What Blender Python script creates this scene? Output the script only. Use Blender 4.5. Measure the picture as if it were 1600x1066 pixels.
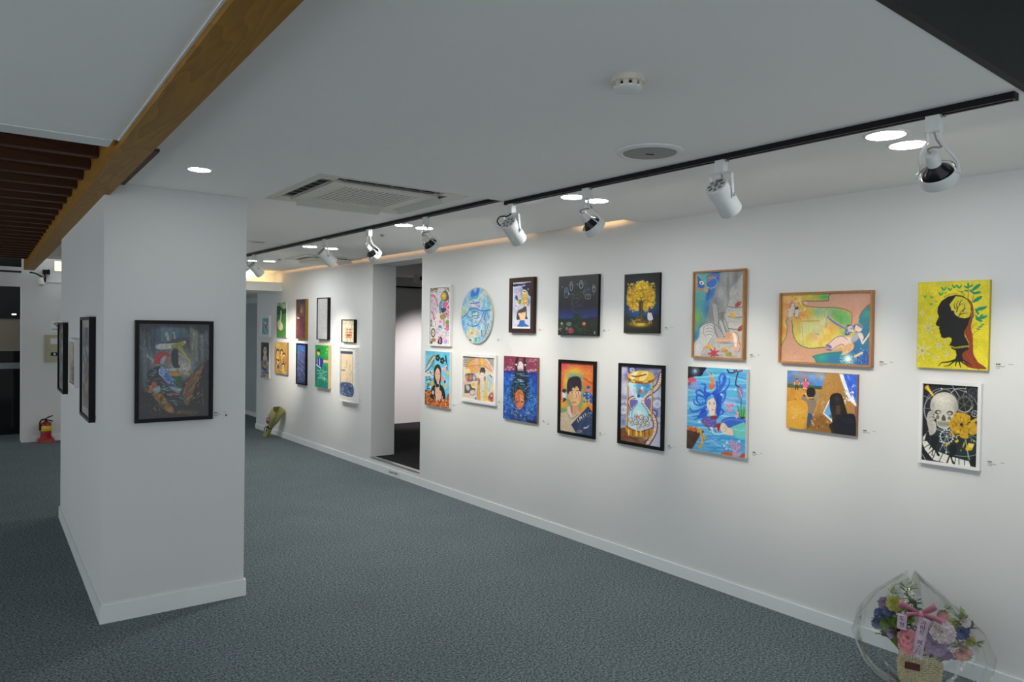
import bpy, bmesh, math, random
import numpy as np
from mathutils import Vector, Matrix

sc = bpy.context.scene
COL = sc.collection
for o in list(bpy.data.objects):
    bpy.data.objects.remove(o)

# ------------------------------------------------------------------ camera
# fitted to the photograph: X across to the long picture wall, Y along it, Z up, metres
EYE = Vector((0.0, 0.0, 1.62))
FPX, YAW, PIT, ROL = 1121.23, 0.6642, -0.0161, 0.0149
_fw = Vector((math.sin(YAW) * math.cos(PIT), math.cos(YAW) * math.cos(PIT), math.sin(PIT)))
_r = Vector((math.cos(YAW), -math.sin(YAW), 0))
_u = _r.cross(_fw)
_r2 = _r * math.cos(ROL) + _u * math.sin(ROL)
_u2 = -_r * math.sin(ROL) + _u * math.cos(ROL)
cam_d = bpy.data.cameras.new('camera')
cam = bpy.data.objects.new('camera', cam_d)
COL.objects.link(cam)
cam_d.sensor_width = 36.0
cam_d.lens = FPX / 1600.0 * 36.0
cam_d.clip_start = 0.05
cam_d.clip_end = 100
_m = Matrix((_r2, _u2, -_fw)).transposed().to_4x4()
_m.translation = EYE
cam.matrix_world = _m
sc.camera = cam

# ------------------------------------------------------------------ world, exposure
SPOT_W = 19.5          # track spot power
DOWN_E = 35.0          # downlight disc radiance
AMB = 0.50             # soft cool daylight from the glazed foyer behind the camera
wd = bpy.data.worlds.new('foyer_daylight')
sc.world = wd
wd.use_nodes = True
wd.node_tree.nodes['Background'].inputs[0].default_value = (0.87, 0.95, 1.0, 1)
wd.node_tree.nodes['Background'].inputs[1].default_value = AMB
vs = sc.view_settings
vs.view_transform = 'Standard'
vs.look = 'None'
vs.exposure = 1.08
vs.gamma = 1.0
vs.use_curve_mapping = False

# ------------------------------------------------------------------ dimensions
W = 3.807            # front face of the picture wall
H1, H2 = 2.379, 2.413
EDGE_Y = 3.40        # where the near ceiling stops and the raised one starts
DL = -0.0292         # the partition, beam and slats stand a little askew to the picture wall
P0 = Vector((0.6343, 4.365, 0))
AX = Vector((math.cos(DL), math.sin(DL), 0))
AY = Vector((-math.sin(DL), math.cos(DL), 0))
PW, PD = 0.767, 2.624

def PL(a, b, z):
    """partition frame -> world"""
    v = P0 + AX * a + AY * b
    return Vector((v.x, v.y, z))

# ------------------------------------------------------------------ colour and materials
def lin(c):
    return c / 12.92 if c <= 0.04045 else ((c + 0.055) / 1.055) ** 2.4
def S(r, g=None, b=None):
    if isinstance(r, str):
        h = r.lstrip('#')
        if len(h) == 3:
            h = ''.join(c * 2 for c in h)
        r, g, b = (int(h[i:i + 2], 16) for i in (0, 2, 4))
    return (lin(r / 255), lin(g / 255), lin(b / 255), 1)

MATS = {}
def mat(name, col, rough=0.6, metal=0.0, var=0.0, vscale=8.0, bump=0.0, bscale=60.0, emit=None, estr=0.0,
        coat=0.0, spec=0.5, sheen=0.0, alpha=None, subsurf=0.0):
    """principled material with a procedural noise on colour and a fine relief"""
    if name in MATS:
        return MATS[name]
    m = bpy.data.materials.new(name)
    m.use_nodes = True
    nt = m.node_tree
    b = nt.nodes['Principled BSDF']
    b.inputs['Roughness'].default_value = rough
    b.inputs['Metallic'].default_value = metal
    b.inputs['Coat Weight'].default_value = coat
    b.inputs['Specular IOR Level'].default_value = spec
    b.inputs['Sheen Weight'].default_value = sheen
    tc = nt.nodes.new('ShaderNodeTexCoord')
    if var > 0:
        n = nt.nodes.new('ShaderNodeTexNoise')
        n.inputs['Scale'].default_value = vscale
        n.inputs['Detail'].default_value = 4
        nt.links.new(tc.outputs['Object'], n.inputs['Vector'])
        r = nt.nodes.new('ShaderNodeValToRGB')
        r.color_ramp.elements[0].position = 0.3
        r.color_ramp.elements[1].position = 0.7
        r.color_ramp.elements[0].color = tuple(max(0, c * (1 - var)) for c in col[:3]) + (1,)
        r.color_ramp.elements[1].color = tuple(min(1, c * (1 + var)) for c in col[:3]) + (1,)
        nt.links.new(n.outputs['Fac'], r.inputs['Fac'])
        nt.links.new(r.outputs['Color'], b.inputs['Base Color'])
    else:
        b.inputs['Base Color'].default_value = col
    if bump > 0:
        n2 = nt.nodes.new('ShaderNodeTexNoise')
        n2.inputs['Scale'].default_value = bscale
        n2.inputs['Detail'].default_value = 3
        nt.links.new(tc.outputs['Object'], n2.inputs['Vector'])
        bp = nt.nodes.new('ShaderNodeBump')
        bp.inputs['Strength'].default_value = bump
        bp.inputs['Distance'].default_value = 0.01
        nt.links.new(n2.outputs['Fac'], bp.inputs['Height'])
        nt.links.new(bp.outputs['Normal'], b.inputs['Normal'])
    if emit is not None:
        b.inputs['Emission Color'].default_value = emit
        b.inputs['Emission Strength'].default_value = estr
    if alpha is not None:
        b.inputs['Alpha'].default_value = alpha
    MATS[name] = m
    return m

def wood_mat(name, c0, c1, scale=3.0, axis='Y', rough=0.5, stretch=0.12):
    m = bpy.data.materials.new(name)
    m.use_nodes = True
    nt = m.node_tree
    b = nt.nodes['Principled BSDF']
    b.inputs['Roughness'].default_value = rough
    b.inputs['Specular IOR Level'].default_value = 0.2
    tc = nt.nodes.new('ShaderNodeTexCoord')
    mp = nt.nodes.new('ShaderNodeMapping')
    sca = [1, 1, 1]
    sca['XYZ'.index(axis)] = stretch
    mp.inputs['Scale'].default_value = sca
    nt.links.new(tc.outputs['Object'], mp.inputs['Vector'])
    n0 = nt.nodes.new('ShaderNodeTexNoise')
    n0.inputs['Scale'].default_value = scale * 2.2
    n0.inputs['Detail'].default_value = 2
    nt.links.new(mp.outputs['Vector'], n0.inputs['Vector'])
    mul = nt.nodes.new('ShaderNodeMath')
    mul.operation = 'MULTIPLY'
    mul.inputs[1].default_value = 14.0
    nt.links.new(n0.outputs['Fac'], mul.inputs[0])
    fr = nt.nodes.new('ShaderNodeMath')
    fr.operation = 'FRACT'
    nt.links.new(mul.outputs[0], fr.inputs[0])
    n1 = nt.nodes.new('ShaderNodeTexNoise')
    n1.inputs['Scale'].default_value = scale * 30
    nt.links.new(mp.outputs['Vector'], n1.inputs['Vector'])
    mx = nt.nodes.new('ShaderNodeMath')
    mx.operation = 'MULTIPLY_ADD'
    mx.inputs[1].default_value = 0.5
    nt.links.new(fr.outputs[0], mx.inputs[0])
    m3 = nt.nodes.new('ShaderNodeMath')
    m3.operation = 'MULTIPLY'
    m3.inputs[1].default_value = 0.6
    nt.links.new(n1.outputs['Fac'], m3.inputs[0])
    nt.links.new(m3.outputs[0], mx.inputs[2])
    r = nt.nodes.new('ShaderNodeValToRGB')
    r.color_ramp.elements[0].color = c0
    r.color_ramp.elements[1].color = c1
    nt.links.new(mx.outputs[0], r.inputs['Fac'])
    nt.links.new(r.outputs['Color'], b.inputs['Base Color'])
    bp = nt.nodes.new('ShaderNodeBump')
    bp.inputs['Strength'].default_value = 0.15
    bp.inputs['Distance'].default_value = 0.003
    nt.links.new(mx.outputs[0], bp.inputs['Height'])
    nt.links.new(bp.outputs['Normal'], b.inputs['Normal'])
    MATS[name] = m
    return m

def carpet_mat(name, dark, mid, light):
    m = bpy.data.materials.new(name)
    m.use_nodes = True
    nt = m.node_tree
    b = nt.nodes['Principled BSDF']
    b.inputs['Roughness'].default_value = 0.95
    b.inputs['Specular IOR Level'].default_value = 0.1
    tc = nt.nodes.new('ShaderNodeTexCoord')
    n = nt.nodes.new('ShaderNodeTexNoise')
    n.inputs['Scale'].default_value = 80
    n.inputs['Detail'].default_value = 3
    n.inputs['Roughness'].default_value = 0.8
    nt.links.new(tc.outputs['Object'], n.inputs['Vector'])
    r = nt.nodes.new('ShaderNodeValToRGB')
    r.color_ramp.elements[0].position = 0.38
    r.color_ramp.elements[1].position = 0.64
    r.color_ramp.elements[0].color = dark
    r.color_ramp.elements[1].color = light
    e = r.color_ramp.elements.new(0.5)
    e.color = mid
    nt.links.new(n.outputs['Fac'], r.inputs['Fac'])
    nb = nt.nodes.new('ShaderNodeTexNoise')
    nb.inputs['Scale'].default_value = 2.2
    nb.inputs['Detail'].default_value = 3
    nt.links.new(tc.outputs['Object'], nb.inputs['Vector'])
    mr = nt.nodes.new('ShaderNodeMapRange')
    mr.inputs[3].default_value = 0.86
    mr.inputs[4].default_value = 1.12
    nt.links.new(nb.outputs['Fac'], mr.inputs[0])
    mm = nt.nodes.new('ShaderNodeVectorMath')
    mm.operation = 'SCALE'
    nt.links.new(r.outputs['Color'], mm.inputs[0])
    nt.links.new(mr.outputs[0], mm.inputs['Scale'])
    nt.links.new(mm.outputs[0], b.inputs['Base Color'])
    bp = nt.nodes.new('ShaderNodeBump')
    bp.inputs['Strength'].default_value = 0.6
    bp.inputs['Distance'].default_value = 0.006
    nt.links.new(n.outputs['Fac'], bp.inputs['Height'])
    nt.links.new(bp.outputs['Normal'], b.inputs['Normal'])
    MATS[name] = m
    return m

M_WALL = mat('white_wall_paint', (0.70, 0.705, 0.695, 1), 0.7, var=0.015, vscale=1.2, bump=0.04, bscale=220)
M_CEIL = mat('white_ceiling_paint', (0.93, 0.925, 0.90, 1), 0.8, var=0.015, vscale=1.0, bump=0.03, bscale=200)
M_BASE = mat('white_gloss_paint', (0.80, 0.82, 0.82, 1), 0.4, var=0.02, vscale=3)
M_BLACKP = mat('black_matt_paint', (0.012, 0.014, 0.014, 1), 0.7, var=0.2, vscale=4)
M_CARPET = carpet_mat('blue_grey_carpet', S(62, 71, 75), S(104, 115, 119), S(144, 155, 158))
M_CARPET2 = carpet_mat('charcoal_carpet', S(22, 23, 25), S(40, 41, 44), S(62, 62, 64))
M_BEAM = wood_mat('oak_veneer', S(126, 88, 18), S(172, 124, 34), 2.6, 'Y', 0.5)
M_SLAT = wood_mat('dark_brown_wood', S(58, 32, 17), S(88, 53, 33), 3.0, 'X', 0.5)
M_DARKWOOD = wood_mat('shadow_brown_wood', S(66, 42, 20), S(92, 62, 34), 3.0, 'Y', 0.55)
M_WHITE = mat('white_plastic', (0.78, 0.78, 0.76, 1), 0.35, var=0.02, vscale=5)
M_IVORY = mat('ivory_plastic', (0.66, 0.66, 0.58, 1), 0.4, var=0.02, vscale=5)
M_BLACK = mat('black_plastic', (0.008, 0.008, 0.009, 1), 0.45, var=0.1, vscale=20, spec=0.2)
M_BLACKF = mat('black_frame_wood', (0.006, 0.006, 0.007, 1), 0.45, var=0.2, vscale=30, spec=0.2)
M_GREYM = mat('grey_metal', (0.30, 0.31, 0.31, 1), 0.4, 0.6, var=0.05, vscale=20)
M_ALU = mat('brushed_aluminium', (0.55, 0.55, 0.53, 1), 0.35, 0.9, var=0.08, vscale=40)
M_DARKHOLE = mat('dark_interior', (0.015, 0.015, 0.014, 1), 0.8, var=0.1, vscale=20)

# ------------------------------------------------------------------ mesh helpers
def bm_box(bm, x0, x1, y0, y1, z0, z1):
    vs_ = [bm.verts.new((x, y, z)) for z in (z0, z1) for y in (y0, y1) for x in (x0, x1)]
    for f in ((0, 2, 3, 1), (4, 5, 7, 6), (0, 1, 5, 4), (2, 6, 7, 3), (0, 4, 6, 2), (1, 3, 7, 5)):
        bm.faces.new([vs_[i] for i in f])
    return vs_

def bm_obox(bm, c, ex, ey, ez, hx, hy, hz):
    """box about c with axes ex, ey, ez and half sizes"""
    c = Vector(c)
    vs_ = [bm.verts.new(c + ex * (hx * sx) + ey * (hy * sy) + ez * (hz * sz)) for sz in (-1, 1) for sy in (-1, 1) for sx in (-1, 1)]
    for f in ((0, 2, 3, 1), (4, 5, 7, 6), (0, 1, 5, 4), (2, 6, 7, 3), (0, 4, 6, 2), (1, 3, 7, 5)):
        bm.faces.new([vs_[i] for i in f])
    return vs_

def bm_prism(bm, pts, z0, z1):
    n = len(pts)
    lo = [bm.verts.new((p[0], p[1], z0)) for p in pts]
    hi = [bm.verts.new((p[0], p[1], z1)) for p in pts]
    bm.faces.new(lo[::-1])
    bm.faces.new(hi)
    for i in range(n):
        j = (i + 1) % n
        bm.faces.new((lo[i], lo[j], hi[j], hi[i]))

def basis(d):
    d = Vector(d).normalized()
    a = Vector((0, 0, 1)) if abs(d.z) < 0.9 else Vector((1, 0, 0))
    x = a.cross(d).normalized()
    y = d.cross(x).normalized()
    return x, y, d

def bm_lathe(bm, c, d, prof, n=24, cap0=True, cap1=True):
    """prof: list of (t along d, radius)"""
    c = Vector(c)
    x, y, d = basis(d)
    rings = []
    for t, r in prof:
        rings.append([bm.verts.new(c + d * t + (x * math.cos(2 * math.pi * i / n) + y * math.sin(2 * math.pi * i / n)) * max(r, 1e-5)) for i in range(n)])
    for a, b in zip(rings, rings[1:]):
        for i in range(n):
            j = (i + 1) % n
            bm.faces.new((a[i], a[j], b[j], b[i]))
    if cap0:
        bm.faces.new(rings[0][::-1])
    if cap1:
        bm.faces.new(rings[-1])
    return rings

def bm_tube(bm, pts, r, n=8, closed=False):
    pts = [Vector(p) for p in pts]
    rings = []
    N = len(pts)
    prev = None
    for i, p in enumerate(pts):
        if closed:
            t = pts[(i + 1) % N] - pts[i - 1]
        else:
            t = pts[min(i + 1, N - 1)] - pts[max(i - 1, 0)]
        t.normalize()
        if prev is None:
            x, y, _ = basis(t)
        else:
            x = prev - t * prev.dot(t)
            if x.length < 1e-6:
                x, y, _ = basis(t)
            x.normalize()
            y = t.cross(x)
        prev = x
        rr = r[i] if isinstance(r, (list, tuple)) else r
        rings.append([bm.verts.new(p + (x * math.cos(2 * math.pi * k / n) + y * math.sin(2 * math.pi * k / n)) * rr) for k in range(n)])
    m = N if closed else N - 1
    for i in range(m):
        a, b = rings[i], rings[(i + 1) % N]
        for k in range(n):
            j = (k + 1) % n
            bm.faces.new((a[k], a[j], b[j], b[k]))
    if not closed:
        bm.faces.new(rings[0][::-1])
        bm.faces.new(rings[-1])

def spline(pts, n=8, closed=False):
    pts = [Vector(p) for p in pts]
    N = len(pts)
    out = []
    for i in range(N if closed else N - 1):
        if closed:
            p0, p1, p2, p3 = pts[i - 1], pts[i], pts[(i + 1) % N], pts[(i + 2) % N]
        else:
            p0, p1, p2, p3 = pts[max(i - 1, 0)], pts[i], pts[i + 1], pts[min(i + 2, N - 1)]
        for k in range(n):
            t = k / n
            out.append(0.5 * (2 * p1 + (p2 - p0) * t + (2 * p0 - 5 * p1 + 4 * p2 - p3) * t * t + (3 * p1 - p0 - 3 * p2 + p3) * t ** 3))
    if not closed:
        out.append(pts[-1])
    return out

def bevel(bm, w, seg=2, ang=0.6):
    ed = [e for e in bm.edges if len(e.link_faces) == 2 and e.calc_face_angle(0) > ang]
    bmesh.ops.bevel(bm, geom=ed, offset=w, segments=seg, profile=0.6, affect='EDGES', clamp_overlap=True)

def obj(name, bm, m, parent=None, smooth=False, off=None, recalc=True):
    """link a bmesh as ONE mesh object; off is subtracted so that the mesh is local to its thing"""
    if recalc:
        bmesh.ops.recalc_face_normals(bm, faces=bm.faces)
    me = bpy.data.meshes.new(name)
    if off is not None:
        bmesh.ops.translate(bm, verts=bm.verts, vec=-Vector(off))
    bm.to_mesh(me)
    bm.free()
    ms = m if isinstance(m, (list, tuple)) else [m]
    for mm in ms:
        me.materials.append(mm)
    if smooth:
        me.polygons.foreach_set('use_smooth', [True] * len(me.polygons))
        try:
            me.set_sharp_from_angle(angle=0.7)
        except Exception:
            pass
    o = bpy.data.objects.new(name, me)
    COL.objects.link(o)
    if parent is not None:
        o.parent = parent
    elif off is not None:
        o.location = off
    return o

def tag(o, label, cat=None, group=None, kind=None):
    if label:
        o['label'] = label
    if cat:
        o['category'] = cat
    if group:
        o['group'] = group
    if kind:
        o['kind'] = kind
    return o

def thing(name, loc, label, cat, group=None):
    o = bpy.data.objects.new(name, None)
    o.empty_display_size = 0.05
    COL.objects.link(o)
    o.location = loc
    return tag(o, label, cat, group)

def struct(name, bm, m, label=None, parent=None, smooth=False):
    o = obj(name, bm, m, parent, smooth)
    if parent is None:
        o['kind'] = 'structure'
    if label:
        o['label'] = label
    return o

# =================================================================== SETTING
# floor
bm = bmesh.new()
bm_box(bm, -3.2, W + 0.02, -2.0, 15.4, -0.10, 0.0)
bm_box(bm, W + 0.02, 4.40, 11.35, 15.4, -0.10, 0.0)
struct('floor', bm, M_CARPET, 'blue-grey speckled carpet over the whole gallery floor')

# picture wall with the doorway
DY0, DY1, DZ0, DZ1 = 6.375, 7.465, 0.132, 2.338
WX2 = W + 0.30
bm = bmesh.new()
bm_box(bm, W, WX2, -2.0, DY0, 0, 3.0)
bm_box(bm, W, WX2, DY1, 11.39, 0, 3.0)
bm_box(bm, W, WX2, DY0, DY1, DZ1, 3.0)
bm_box(bm, W, WX2, DY0, DY1, 0, DZ0 - 0.012)
struct('wall_right', bm, M_WALL, 'long white wall hung with two rows of pictures')
bm = bmesh.new()
bm_box(bm, W - 0.012, W - 0.0005, -2.0, 11.40, 0, 0.076)
bevel(bm, 0.003, 1)
struct('baseboard_right', bm, M_BASE, 'white skirting along the foot of the picture wall')

# near ceiling, raised ceiling
bm = bmesh.new()
bm_prism(bm, [(0.60, 0.79), (W, 0.79), (W, EDGE_Y), (1.44, EDGE_Y), (1.47, 4.345), (0.66, 4.375)], H1, H1 + 0.26)
struct('ceiling', bm, M_CEIL, 'plain white ceiling over the near part of the gallery')
SLOT = 0.035
bm = bmesh.new()
bm_prism(bm, [(1.30, EDGE_Y - 0.05), (W - SLOT, EDGE_Y - 0.05), (W - SLOT, 10.62), (0.80, 10.62), (0.80, 4.30), (1.30, 4.30)], H2, H2 + 0.02)
struct('ceiling', bm, M_CEIL, 'slightly raised white ceiling over the far part of the gallery')
bm = bmesh.new()
bm_box(bm, 0.7, W, EDGE_Y, 10.8, 2.60, 2.64)
struct('ceiling', bm, M_CEIL, 'slab above the raised ceiling and its light slot')
# black bulkhead at the very front
bm = bmesh.new()
bm_box(bm, -3.2, W, 0.765, 0.788, H1 - 0.002, 3.0)
struct('trim_1', bm, M_BLACKP, 'black bulkhead where the near ceiling stops')
bm = bmesh.new()
bm_box(bm, -3.2, W, -2.0, 0.77, 3.0, 3.05)
struct('ceiling', bm, M_BLACKP, 'high black ceiling over the viewer')

# beam
BA0, BA1, BZ = -0.082, 0.036, 2.308
bm = bmesh.new()
bm_prism(bm, [tuple(PL(a, b, 0))[:2] for a, b in ((BA0, -3.58), (BA1, -3.58), (BA1, 7.05), (BA0, 7.05))], BZ, 2.62)
bevel(bm, 0.002, 1)
struct('trim_2', bm, M_BEAM, 'long oak-faced beam running along the ceiling above the partition')
bm = bmesh.new()
bm_prism(bm, [tuple(PL(a, b, 0))[:2] for a, b in ((BA1, -0.95), (0.107, -0.955), (0.104, -0.012), (BA1, -0.012))], H1 - 0.012, H1 + 0.01)
struct('trim_3', bm, M_DARKWOOD, 'short dark wood board beside the beam')

# lower ceiling left of the beam, its edge board, slatted field beyond
LZ = 2.330
bm = bmesh.new()
bm_prism(bm, [tuple(PL(a, b, 0))[:2] for a, b in ((-3.6, -3.58), (BA0 + 0.004, -3.58), (BA0 + 0.004, -1.22), (-3.6, -1.22))], LZ, LZ + 0.12)
struct('ceiling', bm, M_CEIL, 'lower white ceiling panel beside the oak beam')
bm = bmesh.new()
bm_prism(bm, [tuple(PL(a, b, 0))[:2] for a, b in ((BA0 - 0.007, -3.58), (BA0 - 0.0005, -3.58), (BA0 - 0.0005, -1.22), (BA0 - 0.007, -1.22))], LZ - 0.003, LZ + 0.01)
struct('trim_4', bm, M_BASE, 'thin white bead between beam and ceiling panel')
bm = bmesh.new()
bm_prism(bm, [tuple(PL(a, b, 0))[:2] for a, b in ((-3.6, -1.218), (BA0 - 0.024, -1.218), (BA0 - 0.024, -1.095), (-3.6, -1.095))], LZ - 0.004, LZ + 0.10)
struct('trim_5', bm, M_BASE, 'white edge board in front of the brown ceiling slats')
bm = bmesh.new()
bm_prism(bm, [tuple(PL(a, b, 0))[:2] for a, b in ((-3.6, -1.22), (BA0 + 0.01, -1.22), (BA0 + 0.01, 7.2), (-3.6, 7.2))], 2.60, 2.64)
slat_root = struct('ceiling', bm, M_DARKWOOD, 'dark timber slats hung under a brown board, left of the beam')
me_slat = None
for i in range(24):
    b0 = -0.915 + 0.3155 * i
    if b0 > 6.15:
        break
    if me_slat is None:
        bm = bmesh.new()
        bm_box(bm, -3.5, 0.0, 0.0, 0.055, 0.0, 0.215)
        o = obj('slat', bm, M_SLAT, slat_root)
        me_slat = o.data
    else:
        o = bpy.data.objects.new('slat', me_slat)
        COL.objects.link(o)
        o.parent = slat_root
    q = PL(BA0 - 0.002, b0, 2.382)
    o.location = q
    o.rotation_euler = (0, 0, DL)

# partition
bm = bmesh.new()
bm_prism(bm, [tuple(PL(a, b, 0))[:2] for a, b in ((0.012, 0.012), (PW - 0.012, 0.012), (PW - 0.012, PD), (0.012, PD))], 0, 2.60)
struct('wall_partition', bm, M_WALL, 'thick free-standing white partition with a framed picture on its end')
bm = bmesh.new()
for (a0, b0, a1, b1) in ((0, 0, PW, 0.0125), (0, 0.0125, 0.0125, PD), (PW - 0.0125, 0.0125, PW, PD)):
    bm_prism(bm, [tuple(PL(a, b, 0))[:2] for a, b in ((a0, b0), (a1, b0), (a1, b1), (a0, b1))], 0, 0.096)
struct('baseboard_partition', bm, M_BASE, 'white skirting round the foot of the partition')

# far end: bulkhead with a cove, alcove wall and grey door
bm = bmesh.new()
bm_box(bm, 1.5, W, 10.30, 10.34, 2.125, 2.25)
bm_box(bm, 1.5, W, 10.34, 10.60, 2.125, 2.165)
bm_box(bm, 1.5, W, 10.60, 10.66, 2.125, 2.60)
bm_box(bm, 1.5, 4.40, 10.66, 15.4, 2.125, 2.20)
struct('ceiling', bm, M_CEIL, 'dropped white bulkhead with a warm cove light at the far end')
bm = bmesh.new()
bm_box(bm, 4.27, 4.40, 11.39, 15.4, 0, 2.3)
bm_box(bm, WX2, 4.27, 11.25, 11.39, 0, 2.3)
bm_box(bm, 0.4, 4.40, 15.3, 15.4, 0, 2.3)
struct('wall_far', bm, M_WALL, 'white alcove wall beyond the end of the picture wall')
bm = bmesh.new()
bm_box(bm, 4.258, 4.27, 11.39, 15.3, 0, 0.085)
struct('baseboard_far', bm, M_BASE, 'white skirting in the far alcove')
M_GREYDOOR = mat('grey_door_paint', (0.42, 0.47, 0.49, 1), 0.5, var=0.05, vscale=3)
bm = bmesh.new()
bm_box(bm, 4.245, 4.262, 12.35, 13.75, 0.086, 2.02)
d1 = struct('door_1', bm, M_GREYDOOR, 'pale grey door in the far alcove')
bm = bmesh.new()
bm_box(bm, 4.235, 4.262, 12.29, 12.35, 0.086, 2.08)
bm_box(bm, 4.235, 4.262, 13.75, 13.81, 0.086, 2.08)
bm_box(bm, 4.235, 4.262, 12.35, 13.75, 2.02, 2.08)
obj('door_frame', bm, M_WALL, d1)

# room seen through the doorway
bm = bmesh.new()
bm_box(bm, W + 0.052, WX2, DY0, DY1, DZ0 - 0.012, DZ0)
bm_box(bm, WX2, 7.6, 2.0, 9.85, DZ0 - 0.10, DZ0)
struct('floor', bm, M_CARPET2, 'charcoal carpet on the raised floor behind the doorway')
bm = bmesh.new()
bm_box(bm, W - 0.002, W + 0.05, DY0 + 0.001, DY1 - 0.001, DZ0 - 0.012, DZ0 + 0.004)
bevel(bm, 0.003, 1)
struct('trim_6', bm, M_ALU, 'metal threshold strip of the doorway')
bm = bmesh.new()
bm_box(bm, WX2 + 0.3, 7.7, 9.85, 9.95, 0, 2.75)
struct('wall_inner', bm, M_WALL, 'white wall of the room behind the doorway')
bm = bmesh.new()
bm_box(bm, WX2, 7.7, 2.0, 9.95, 2.62, 2.70)
bm_box(bm, WX2 + 0.3, 7.7, 9.45, 9.85, 2.40, 2.62)
struct('ceiling', bm, M_CEIL, 'ceiling of the room behind the doorway')
bm = bmesh.new()
bm_box(bm, 7.6, 7.7, 2.0, 9.85, 0, 2.7)
bm_box(bm, WX2, 7.7, 1.9, 2.0, 0, 2.7)
struct('wall_inner_side', bm, M_WALL, 'side walls of the room behind the doorway')
bm = bmesh.new()
bm_box(bm, 4.8, 7.3, 9.815, 9.849, 2.245, 2.265)
tag(obj('inner_track_rail', bm, M_BLACK), 'thin black rail high on the wall seen through the doorway', 'track rail')

# back of the building, left of the partition
YB = 11.62
bm = bmesh.new()
bm_box(bm, 0.752, 2.7, YB, YB + 0.25, 0, 2.62)
struct('wall_back', bm, M_WALL, 'white back wall with breaker panel and extinguisher')
bm = bmesh.new()
bm_box(bm, 0.88, 2.7, YB - 0.010, YB - 0.0005, 0, 0.085)
struct('baseboard_back', bm, M_BASE, 'white skirting on the back wall')
bm = bmesh.new()
bm_box(bm, -3.2, 0.752, YB, YB + 0.10, 2.095, 2.28)
bm_box(bm, -3.2, 0.752, YB - 0.02, YB, 2.095, 2.125)
struct('wall_header', bm, M_WALL, 'white header over the dark opening')
bm = bmesh.new()
bm_box(bm, -3.2, 0.745, YB - 0.06, YB + 0.02, 2.305, 2.352)
struct('trim_7', bm, M_BASE, 'white rail above the header')
bm = bmesh.new()
bm_box(bm, -3.2, 2.7, YB + 0.10, YB + 0.14, 2.28, 2.64)
struct('trim_8', bm, M_BLACKP, 'black strip above the white rail')
YD = 12.55
bm = bmesh.new()
bm_box(bm, -3.2, 1.2, YD, YD + 0.1, 1.665, 2.6)
bm_box(bm, 1.0, 1.2, YB + 0.25, YD, 0, 2.6)
struct('wall_dark_room', bm, M_BLACKP, 'black upper wall inside the dark opening')
M_BEIGE = mat('beige_paint', S(150, 140, 122), 0.7, var=0.03, vscale=3)
bm = bmesh.new()
bm_box(bm, -3.2, 1.2, YD + 0.01, YD + 0.1, 1.21, 1.665)
struct('wall_beige_band', bm, M_BEIGE, 'beige wall band inside the dark opening')

# =================================================================== FIXED THINGS OF THE CEILING
def emis(name, col, strength):
    m = bpy.data.materials.new(name)
    m.use_nodes = True
    nt = m.node_tree
    b = nt.nodes['Principled BSDF']
    b.inputs['Base Color'].default_value = (0.8, 0.8, 0.8, 1)
    b.inputs['Emission Color'].default_value = col
    b.inputs['Emission Strength'].default_value = strength
    MATS[name] = m
    return m
M_LAMP = emis('lit_diffuser', (0.95, 0.98, 1.0, 1), DOWN_E)
M_LAMPF = emis('lit_diffuser_far', (0.97, 0.98, 0.97, 1), DOWN_E * 2.6)
M_WARM = emis('warm_led', (1.0, 0.62, 0.24, 1), 2.2)
M_BULB = emis('lit_lamp_face', (1.0, 0.92, 0.78, 1), 14.0)

def downlight(x, y, z, label, r=0.066, lit=True):
    t = thing('downlight', (x, y, z), label, 'downlight', 'lit ceiling downlights' if lit else None)
    bm = bmesh.new()
    bm_lathe(bm, (0, 0, 0), (0, 0, -1), [(0.0, r + 0.012), (0.004, r + 0.010), (0.006, r + 0.002), (0.003, r)], 32, True, False)
    obj('trim_ring', bm, M_WHITE, t, True)
    bm = bmesh.new()
    bm_lathe(bm, (0, 0, 0), (0, 0, -1), [(0.001, r), (0.0035, r - 0.001)], 32)
    obj('diffuser', bm, (M_LAMPF if y > 4 else M_LAMP) if lit else M_GREYM, t, True)
    return t

downlight(2.785, 1.283, H1, 'lit downlight beside the front end of the black track, the one nearer the track')
downlight(2.990, 1.289, H1, 'lit downlight near the front end of the black track, the one nearer the wall')
downlight(2.776, 3.007, H1, 'lit downlight above the golden tree painting, the one nearer the track')
downlight(2.959, 3.002, H1, 'lit downlight above the golden tree painting, the one nearer the wall')
downlight(0.954, 3.706, H1, 'lone lit downlight between the oak beam and the air conditioner', 0.05)
downlight(2.745, 4.88, H2, 'lit downlight in front of the doorway, the one nearer the track')
downlight(2.945, 4.906, H2, 'lit downlight in front of the doorway, the one nearer the wall')
downlight(2.798, 6.841, H2, 'lit downlight by the far ceiling vent, the one nearer the track')
downlight(3.023, 6.849, H2, 'lit downlight by the far ceiling vent, the one nearer the wall')
downlight(2.876, 8.848, H2, 'lit downlight at the far end of the track, the one nearer the track')
downlight(3.071, 8.758, H2, 'lit downlight at the far end of the track, the one nearer the wall')
downlight(2.284, 6.846, H2, 'dark unlit ceiling disc beyond the air conditioner', 0.075, False)

# small ceiling sensors
for x, y, lab in ((2.904, 5.533, 'tiny dark ceiling sensor near the doorway'), (3.071, 8.412, 'tiny dark ceiling sensor near the far downlights')):
    bm = bmesh.new()
    bm_lathe(bm, (x, y, H2), (0, 0, -1), [(0, 0.022), (0.003, 0.022), (0.004, 0.012), (0.014, 0.010), (0.018, 0.004)], 12)
    tag(obj('ceiling_sensor', bm, M_GREYM, None, True, (x, y, H2)), lab, 'sensor')

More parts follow.
